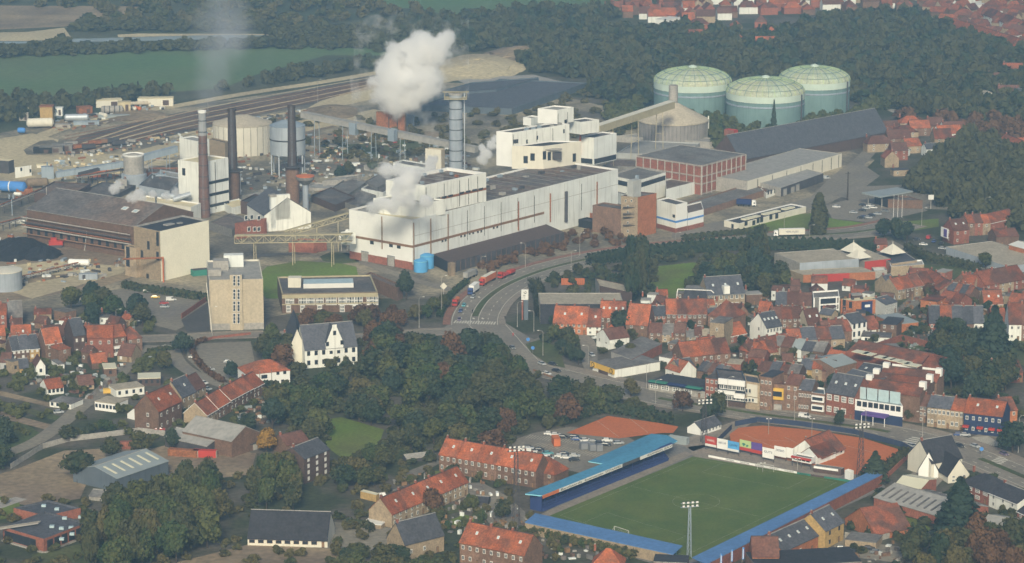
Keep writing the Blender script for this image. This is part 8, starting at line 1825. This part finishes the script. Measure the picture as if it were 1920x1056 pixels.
for p,r,h,k,lb in [((146,905),8.0,12,'dark','big round dark tree between dirt track and blue grey metal shed'),((212,862),5,9,'dark','dark tree above the metal shed'),((265,850),5,9,'olive','olive tree by the open barn'),((322,845),3.6,9,'blue','narrow conifer like tree before the open barn'),((500,852),5.0,10,'orange','bright orange autumn tree behind the grove'),((762,562),5.5,14,'blue','solitary dark tree right of the old works wing'),
        ((345,665),6,10,'blue','dark round tree at the visitor car park corner'),((308,692),4,8,'olive','yellow green tree on the street corner island'),((433,712),4,8,'blue','dark tree on the visitor car park'),((1535,440),4.6,22,'poplar','tall column shaped poplar beside the gatehouse'),((1862,690),9,27,'conifer','very tall dark cedar in the town gardens'),((1640,905),5.5,12,'conifer','dark conifer at the corner of the tennis court'),((1798,1010),9,22,'conifer','large dark conifer right of the striped warehouse'),
        ((1332,800),4.5,12,'blue','dark tree at the stadium entrance'),((1345,785),5,11,'dark','dark tree behind the stadium entrance'),((1165,625),6,11,'blue','dark round tree beside the tan walled cottage'),((1898,850),6.5,13,'blue','round dark tree at the right edge before the avenue'),((465,815),5,9,'blue','dark tree behind the tall barn'),((1448,200),2.6,16,'conifer','x'),((1180,668),3.5,6,'olive','small olive bush tree in the yards'),((1452,690),4,6,'olive','bright olive tree behind the bay houses'),
        ((850,900),3.2,6,'dark','dark tree at the end of the middle terrace'),((888,958),3,6,'green','green tree in the estate front gardens'),((945,975),4,8,'dark','tree left of the tall lattice mast'),((812,962),5,9,'red','russet tree before the middle estate terrace'),((1740,555),3.5,6,'red','russet tree by the parked cars of the right terrace'),((1575,800),2.6,7,'blue','slim dark tree before the large red brick corner house'),((1705,790),2.4,5,'dark','small pavement tree before the dark brick row'),((1848,505),5,9,'olive','thin bare tree before the pale sandy roofed hall'),((1280,772),5,9,'red','bare brown tree beside the avenue near the mast'),((1183,745),4,8,'olive','bare tree on the avenue verge near the yellow shop'),((640,340),5,9,'blue','dark tree in the works behind the water tower'),((655,335),5,10,'dark','second dark tree in the works behind the water tower'),((700,322),5,6,'green','bushy tree by the conveyor in the works')]:
    if p[0]==1448:p,lb=(1450,268),'slim dark cypress before the front domed tank';h=26
    tree(p,r,h,k,lb)
    NT[0]+=1
# small garden bushes of the estate: separate things
random.seed(9)
BS=[(808,895),(842,893),(804,905),(826,905),(905,975),(900,985),(870,990),(958,945),(995,975),(910,960),(930,915),(770,905),(760,935),(700,965),(720,955),(840,992),(880,945),(1000,1005),(1030,1010),(1060,1020),(1090,1028),(1120,1035),(1050,1040),(1010,1030)]
for i,p in enumerate(sorted(BS)):tree(p,random.uniform(1.6,2.6),random.uniform(2,3.4),'bush',f"{ordn(i)} small garden bush from left between the estate and the stands",'garden bushes of the estate','bush',cat='bush')
# hedges
hedge([(230,540),(270,548),(330,556),(395,566)],3,3.5,'dark hedge behind the north car park')
hedge([(1105,500),(1180,486),(1260,478),(1340,470),(1440,468),(1560,470),(1640,480)],7,5.5,'long dark hedge along the town side of the ring road')
hedge([(1280,452),(1340,446),(1440,436)],3.5,3,'hedge between the ring road and the gatehouse yard')
hedge([(1700,470),(1740,490),(1790,500),(1840,512)],4,4,'dark clipped hedge right of the leisure hall')
hedge([(645,985),(680,988),(700,1000)],2.5,2.5,'dark hedge at the foot of the middle terrace garden')
hedge([(1050,800),(1120,776),(1180,780),(1260,796)],4,4,'dark hedge behind the left tennis court')
hedge([(824,596),(834,570),(852,550),(876,531)],3,2,'low green hedge on the verge left of the lorries','leaf_green')
hedge([(1000,540),(1010,560),(1015,600)],6,5,'dark shrub belt left of the gravel roofed hall')
hedge([(1620,900),(1660,885),(1700,855)],4,3.5,'shrub hedge at the right end of the tennis courts')
hedge([(385,640),(360,655),(378,690),(420,720)],2.5,2,'russet hedge in front of the visitor car park','leaf_red')
hedge([(278,662),(330,656)],2.5,1.8,'dark clipped hedge on the left traffic island')
hedge([(1000,1000),(1100,1026),(1190,1050)],4,3,'shrubs along the wall behind the blue near stand','leaf_olive')
# masses nobody could count
wood_mass('woodland',[[(-90,97),(100,97),(240,91),(480,84),(560,83),(745,86),(745,93),(480,92),(240,101),(-90,111)],[(60,88),(130,85),(135,96),(60,98)],[(140,52),(420,50),(560,56),(700,62),(800,90),(740,84),(560,82),(515,76),(510,58),(400,59),(140,60)]],9,6.5,7.5,'belt of dark trees behind the long green field','leaf_dark',31,skip=badf)
wood_mass('woodland',[[(-90,-40),(700,-40),(690,14),(800,20),(860,38),(700,60),(500,58),(250,50),(130,46),(250,32),(-90,25)]],15,7,8,'hazy scrub and scattered trees at the top left','leaf_olive',32,density=.5,skip=badf)
wood_mass('woodland',[[(860,40),(1000,28),(1160,28),(1140,58),(1190,66),(1300,60),(1400,75),(1500,60),(1560,40),(1700,30),(1740,45),(1860,85),(1930,110),(1960,150),(1960,230),(1800,235),(1700,215),(1640,195),(1600,190),(1500,150),(1300,150),(1230,175),(1220,205),(1100,185),(1100,150),(1010,140),(965,118),(1010,100),(940,95),(800,100),(850,120),(780,120),(700,100),(740,60)]],10.5,7,11,'the wide hazy wood filling the upper right','leaf_dark',33,skip=badf)
wood_mass('woodland',[[(1220,240),(1370,230),(1380,268),(1370,290),(1330,270),(1240,275)],[(1370,245),(1520,238),(1600,225),(1640,195),(1660,205),(1600,250),(1380,262)],[(1130,215),(1200,205),(1210,245),(1150,252)]],8,5.5,10,'trees round the feet of the domed tanks and silo','leaf_green',34,lib=MID,skip=badf)
wood_mass('woodland',[[(-90,195),(100,195),(200,185),(330,176),(430,170),(480,160),(570,138),(640,126),(735,118),(700,130),(600,146),(460,166),(330,182),(240,192),(150,206),(60,226),(-90,246)]],10,6,9,'belt of dark trees between the green field and the gravel track','leaf_dark',35,skip=badf)
wood_mass('woodland',[[(1720,330),(1780,300),(1820,275),(1880,290),(1970,300),(1970,440),(1860,430),(1790,410),(1760,385),(1700,350)]],10,7,14,'dark dense wood behind the petrol station at the right','leaf_dark',36,lib=MID,skip=badf)
wood_mass('woodland',[[(1640,230),(1720,222),(1960,240),(1960,290),(1840,280),(1830,262),(1700,240)]],11,6,9,'autumn tinted trees above the red roofed gardens','leaf_red',37,density=.7,skip=badf)
wood_mass('shrubs',[[(1100,170),(1010,200),(800,215),(560,225),(430,235),(640,310),(760,330),(900,280),(1200,260),(1160,200)]],11,4,4,'rough shrubs growing over the back of the works','leaf_olive',38,density=.42,lib=FAR,skip=badf)
wood_mass('shrubs',[[(1010,560),(1230,560),(1300,580),(1700,560),(1960,520),(1960,800),(1700,780),(1420,760),(1200,700),(1020,660)]],8,2.8,4,'garden shrubs between the houses of the town','leaf_dark',39,density=.55,lib=FAR,skip=badf)
wood_mass('shrubs',[[(-60,600),(300,600),(300,700),(180,780),(60,850),(-60,850)],[(180,780),(330,720),(520,700),(520,800),(250,830),(120,830)]],8,2.6,3.6,'garden shrubs between the houses of the left town','leaf_green',40,density=.5,lib=FAR,skip=badf)
wood_mass('shrubs',[[(-60,940),(160,940),(600,870),(700,860),(960,870),(1000,1000),(1200,1056),(1200,1110),(-60,1110)]],7,2.4,3,'low shrubs and hedgerow growth in the foreground gardens','leaf_olive',41,density=.5,lib=FAR,skip=badf)
wood_mass('shrubs',[[(1000,520),(1100,505),(1250,485),(1480,478),(1480,560),(1300,570),(1100,560),(1000,560)]],8,3.2,5,'loose shrubs between the ring road and the town roofs','leaf_dark',42,density=.6,lib=FAR,skip=badf)
wood_mass('shrubs',[[(930,520),(1080,485),(1180,465),(1180,440),(1080,440),(960,480),(900,505)]],7,2.8,4,'dark scrub between goods shed and ring road','leaf_red',43,density=.7,lib=FAR,skip=badf)
wood_mass('shrubs',[[(1640,930),(1960,880),(1960,1110),(1560,1110),(1560,1030)]],7.5,2.6,3.4,'garden growth around the striped warehouse','leaf_dark',44,density=.45,lib=FAR,skip=badf)
wood_mass('shrubs',[[(620,880),(1000,700),(1280,790),(1060,820),(700,900)],[(480,700),(700,640),(990,690),(800,860),(560,850)]],6,3.0,4,'undergrowth below the park trees','leaf_dark',45,density=.7,lib=FAR,skip=badf)
# ================================================================ steam and smoke
def steam(name,label,blobs,dens,nscale=.06,thr=.35,col=(1,1,1),soft=1.0,step=1.0,detail=4,pw=1.0):
    """blobs: (x, y, z, r) in world metres"""
    m=bpy.data.materials.new(name);m.use_nodes=True;n=m.node_tree;n.nodes.remove(n.nodes['Principled BSDF']);L=n.links.new
    g=n.nodes.new('ShaderNodeNewGeometry');tex=n.nodes.new('ShaderNodeTexNoise');tex.inputs['Scale'].default_value=nscale;tex.inputs['Detail'].default_value=6;tex.inputs['Roughness'].default_value=.66;L(g.outputs['Position'],tex.inputs['Vector'])
    cur=None
    for x,y,z,r in blobs:
        d=n.nodes.new('ShaderNodeVectorMath');d.operation='DISTANCE';d.inputs[1].default_value=(x,y,z);L(g.outputs['Position'],d.inputs[0])
        f=n.nodes.new('ShaderNodeMapRange');f.inputs[1].default_value=0;f.inputs[2].default_value=r;f.inputs[3].default_value=1;f.inputs[4].default_value=0;L(d.outputs['Value'],f.inputs[0])
        if cur is None:cur=f.outputs[0]
        else:
            k=n.nodes.new('ShaderNodeMath');k.operation='SMOOTH_MAX';k.inputs[2].default_value=.15;L(cur,k.inputs[0]);L(f.outputs[0],k.inputs[1]);cur=k.outputs[0]
    a=n.nodes.new('ShaderNodeMath');a.operation='MULTIPLY_ADD';a.inputs[1].default_value=2.4;L(tex.outputs['Fac'],a.inputs[0]);L(cur,a.inputs[2])     # noise*1.5 + falloff
    s=n.nodes.new('ShaderNodeMapRange');s.inputs[1].default_value=1.2+thr;s.inputs[2].default_value=1.2+thr+.55*soft;s.inputs[3].default_value=0;s.inputs[4].default_value=1;L(a.outputs[0],s.inputs[0])
    e=n.nodes.new('ShaderNodeMath');e.operation='MULTIPLY';L(s.outputs[0],e.inputs[0])
    gate=n.nodes.new('ShaderNodeMapRange');gate.inputs[1].default_value=.04;gate.inputs[2].default_value=.35;L(cur,gate.inputs[0]);L(gate.outputs[0],e.inputs[1])
    dd=n.nodes.new('ShaderNodeMath');dd.operation='MULTIPLY';dd.inputs[1].default_value=dens;L(e.outputs[0],dd.inputs[0])
    v=n.nodes.new('ShaderNodeVolumePrincipled');v.inputs['Color'].default_value=(*col,1);v.inputs['Anisotropy'].default_value=0;L(dd.outputs[0],v.inputs['Density']);L(v.outputs[0],n.nodes['Material Output'].inputs['Volume'])
    M[name]=m;b=MB();lo=[min(q[i]-q[3] for q in blobs) for i in range(3)];hi=[max(q[i]+q[3] for q in blobs) for i in range(3)];lo=[v-.08*(h_-v) for v,h_ in zip(lo,hi)];hi=[h_+.08*(h_-v) for v,h_ in zip(lo,hi)]
    b.prism([(lo[0],lo[1]),(hi[0],lo[1]),(hi[0],hi[1]),(lo[0],hi[1])],max(lo[2],.6),min(hi[2],310),name);o=b.build(name,None,label,'steam',None,'stuff');return o
def blob(p,base,r):
    z=zat((p[0],p[1]),base);g=W(base if isinstance(base,tuple) else (p[0],base));return (g.x+0,g.y,z,r)
def bl(px,Y,r):
    d=ray(px);t=Y/d.y;return (d.x*t,Y,CH+d.z*t,r)
Y0=W((735,250)).y
steam('steam_cloud','big white steam cloud rising from the timber cooling tower',[bl((737,192),Y0,15),bl((735,165),Y0,20),bl((765,165),Y0+3,21),bl((795,145),Y0+8,19),bl((725,130),Y0,15),bl((775,118),Y0+8,18),bl((815,100),Y0+10,15),bl((795,78),Y0+10,12),bl((828,82),Y0+12,10),bl((738,92),Y0,9),bl((842,72),Y0+12,7),bl((762,88),Y0+4,9),bl((700,150),Y0,7)],.5,.065,.27,soft=.75)
Y1=W((742,455),20).y
steam('steam_plume','bright steam plume blowing from the orange roof stack of the hall',[bl((744,374),Y1,4.5),bl((748,362),Y1,6),bl((757,348),Y1,7.5),bl((768,334),Y1+3,8),bl((780,330),Y1+5,6),bl((718,382),Y1+4,6),bl((732,388),Y1+2,5.5),bl((700,392),Y1+8,5),bl((765,378),Y1+4,6),bl((800,375),Y1+5,5)],.6,.17,.22,soft=.8)
Y2=W((812,345),20).y
steam('steam_plume','small white steam puff before the beige windowless block',[bl((808,310),Y2,5),bl((812,300),Y2,4.5),bl((800,320),Y2,4),bl((725,320),Y2-5,6),bl((745,318),Y2-5,5)],.6,.22,.25,soft=.5)
Y3=W((912,345),5).y
steam('steam_plume','white steam rising between steel stack and white tower group',[bl((905,300),Y3,4.5),bl((912,288),Y3,5),bl((922,272),Y3,5),bl((905,278),Y3,3.5),bl((928,262),Y3,3.5)],.7,.22,.22,soft=.5)
Y4=W((320,420),12).y
steam('steam_plume','low steam drifting over the cream roofed annex left of the chimney',[bl((250,372),Y4,5),bl((262,366),Y4,5),bl((285,365),Y4,3.5),bl((310,368),Y4,4),bl((330,358),Y4+3,4),bl((215,355),Y4+5,4),bl((222,345),Y4+5,3)],.5,.25,.28,soft=.5)
Y5=ch1.location.y
steam('chimney_smoke','thin grey smoke drifting up from the pale topped chimney',[bl((380,196),Y5,5),bl((386,180),Y5,9),bl((392,160),Y5,12),bl((400,135),Y5,14),bl((405,105),Y5,17),bl((415,75),Y5,19),bl((420,40),Y5,22)],.03,.04,.05,soft=1.5,col=(.85,.9,1))
wood_mass('woodland',[[(1965,250),(2200,300),(2200,1100),(1965,1100)],[(-60,1115),(2000,1115),(2000,1280),(-60,1280)],[(-300,600),(-65,600),(-65,1100),(-300,1100)]],13,5,7,'scattered gardens and trees around the outer edge','leaf_green',46,density=.45,skip=badf)
# ---------------------------------------------------------------- haze
hz=bpy.data.materials.new('haze');hz.use_nodes=True;n=hz.node_tree
for k in list(n.nodes):
    if k.type=='BSDF_PRINCIPLED':n.nodes.remove(k)
pv=n.nodes.new('ShaderNodeVolumePrincipled');pv.inputs['Color'].default_value=(.42,.71,1,1);pv.inputs['Density'].default_value=0.00021
pv.inputs['Anisotropy'].default_value=.2
n.links.new(pv.outputs[0],n.nodes['Material Output'].inputs['Volume'])
M['haze']=hz
b=MB();b.prism([(-2700,-100),(2700,-100),(2700,6100),(-2700,6100)],-1.0,322,'haze');b.build('haze',kind='stuff')
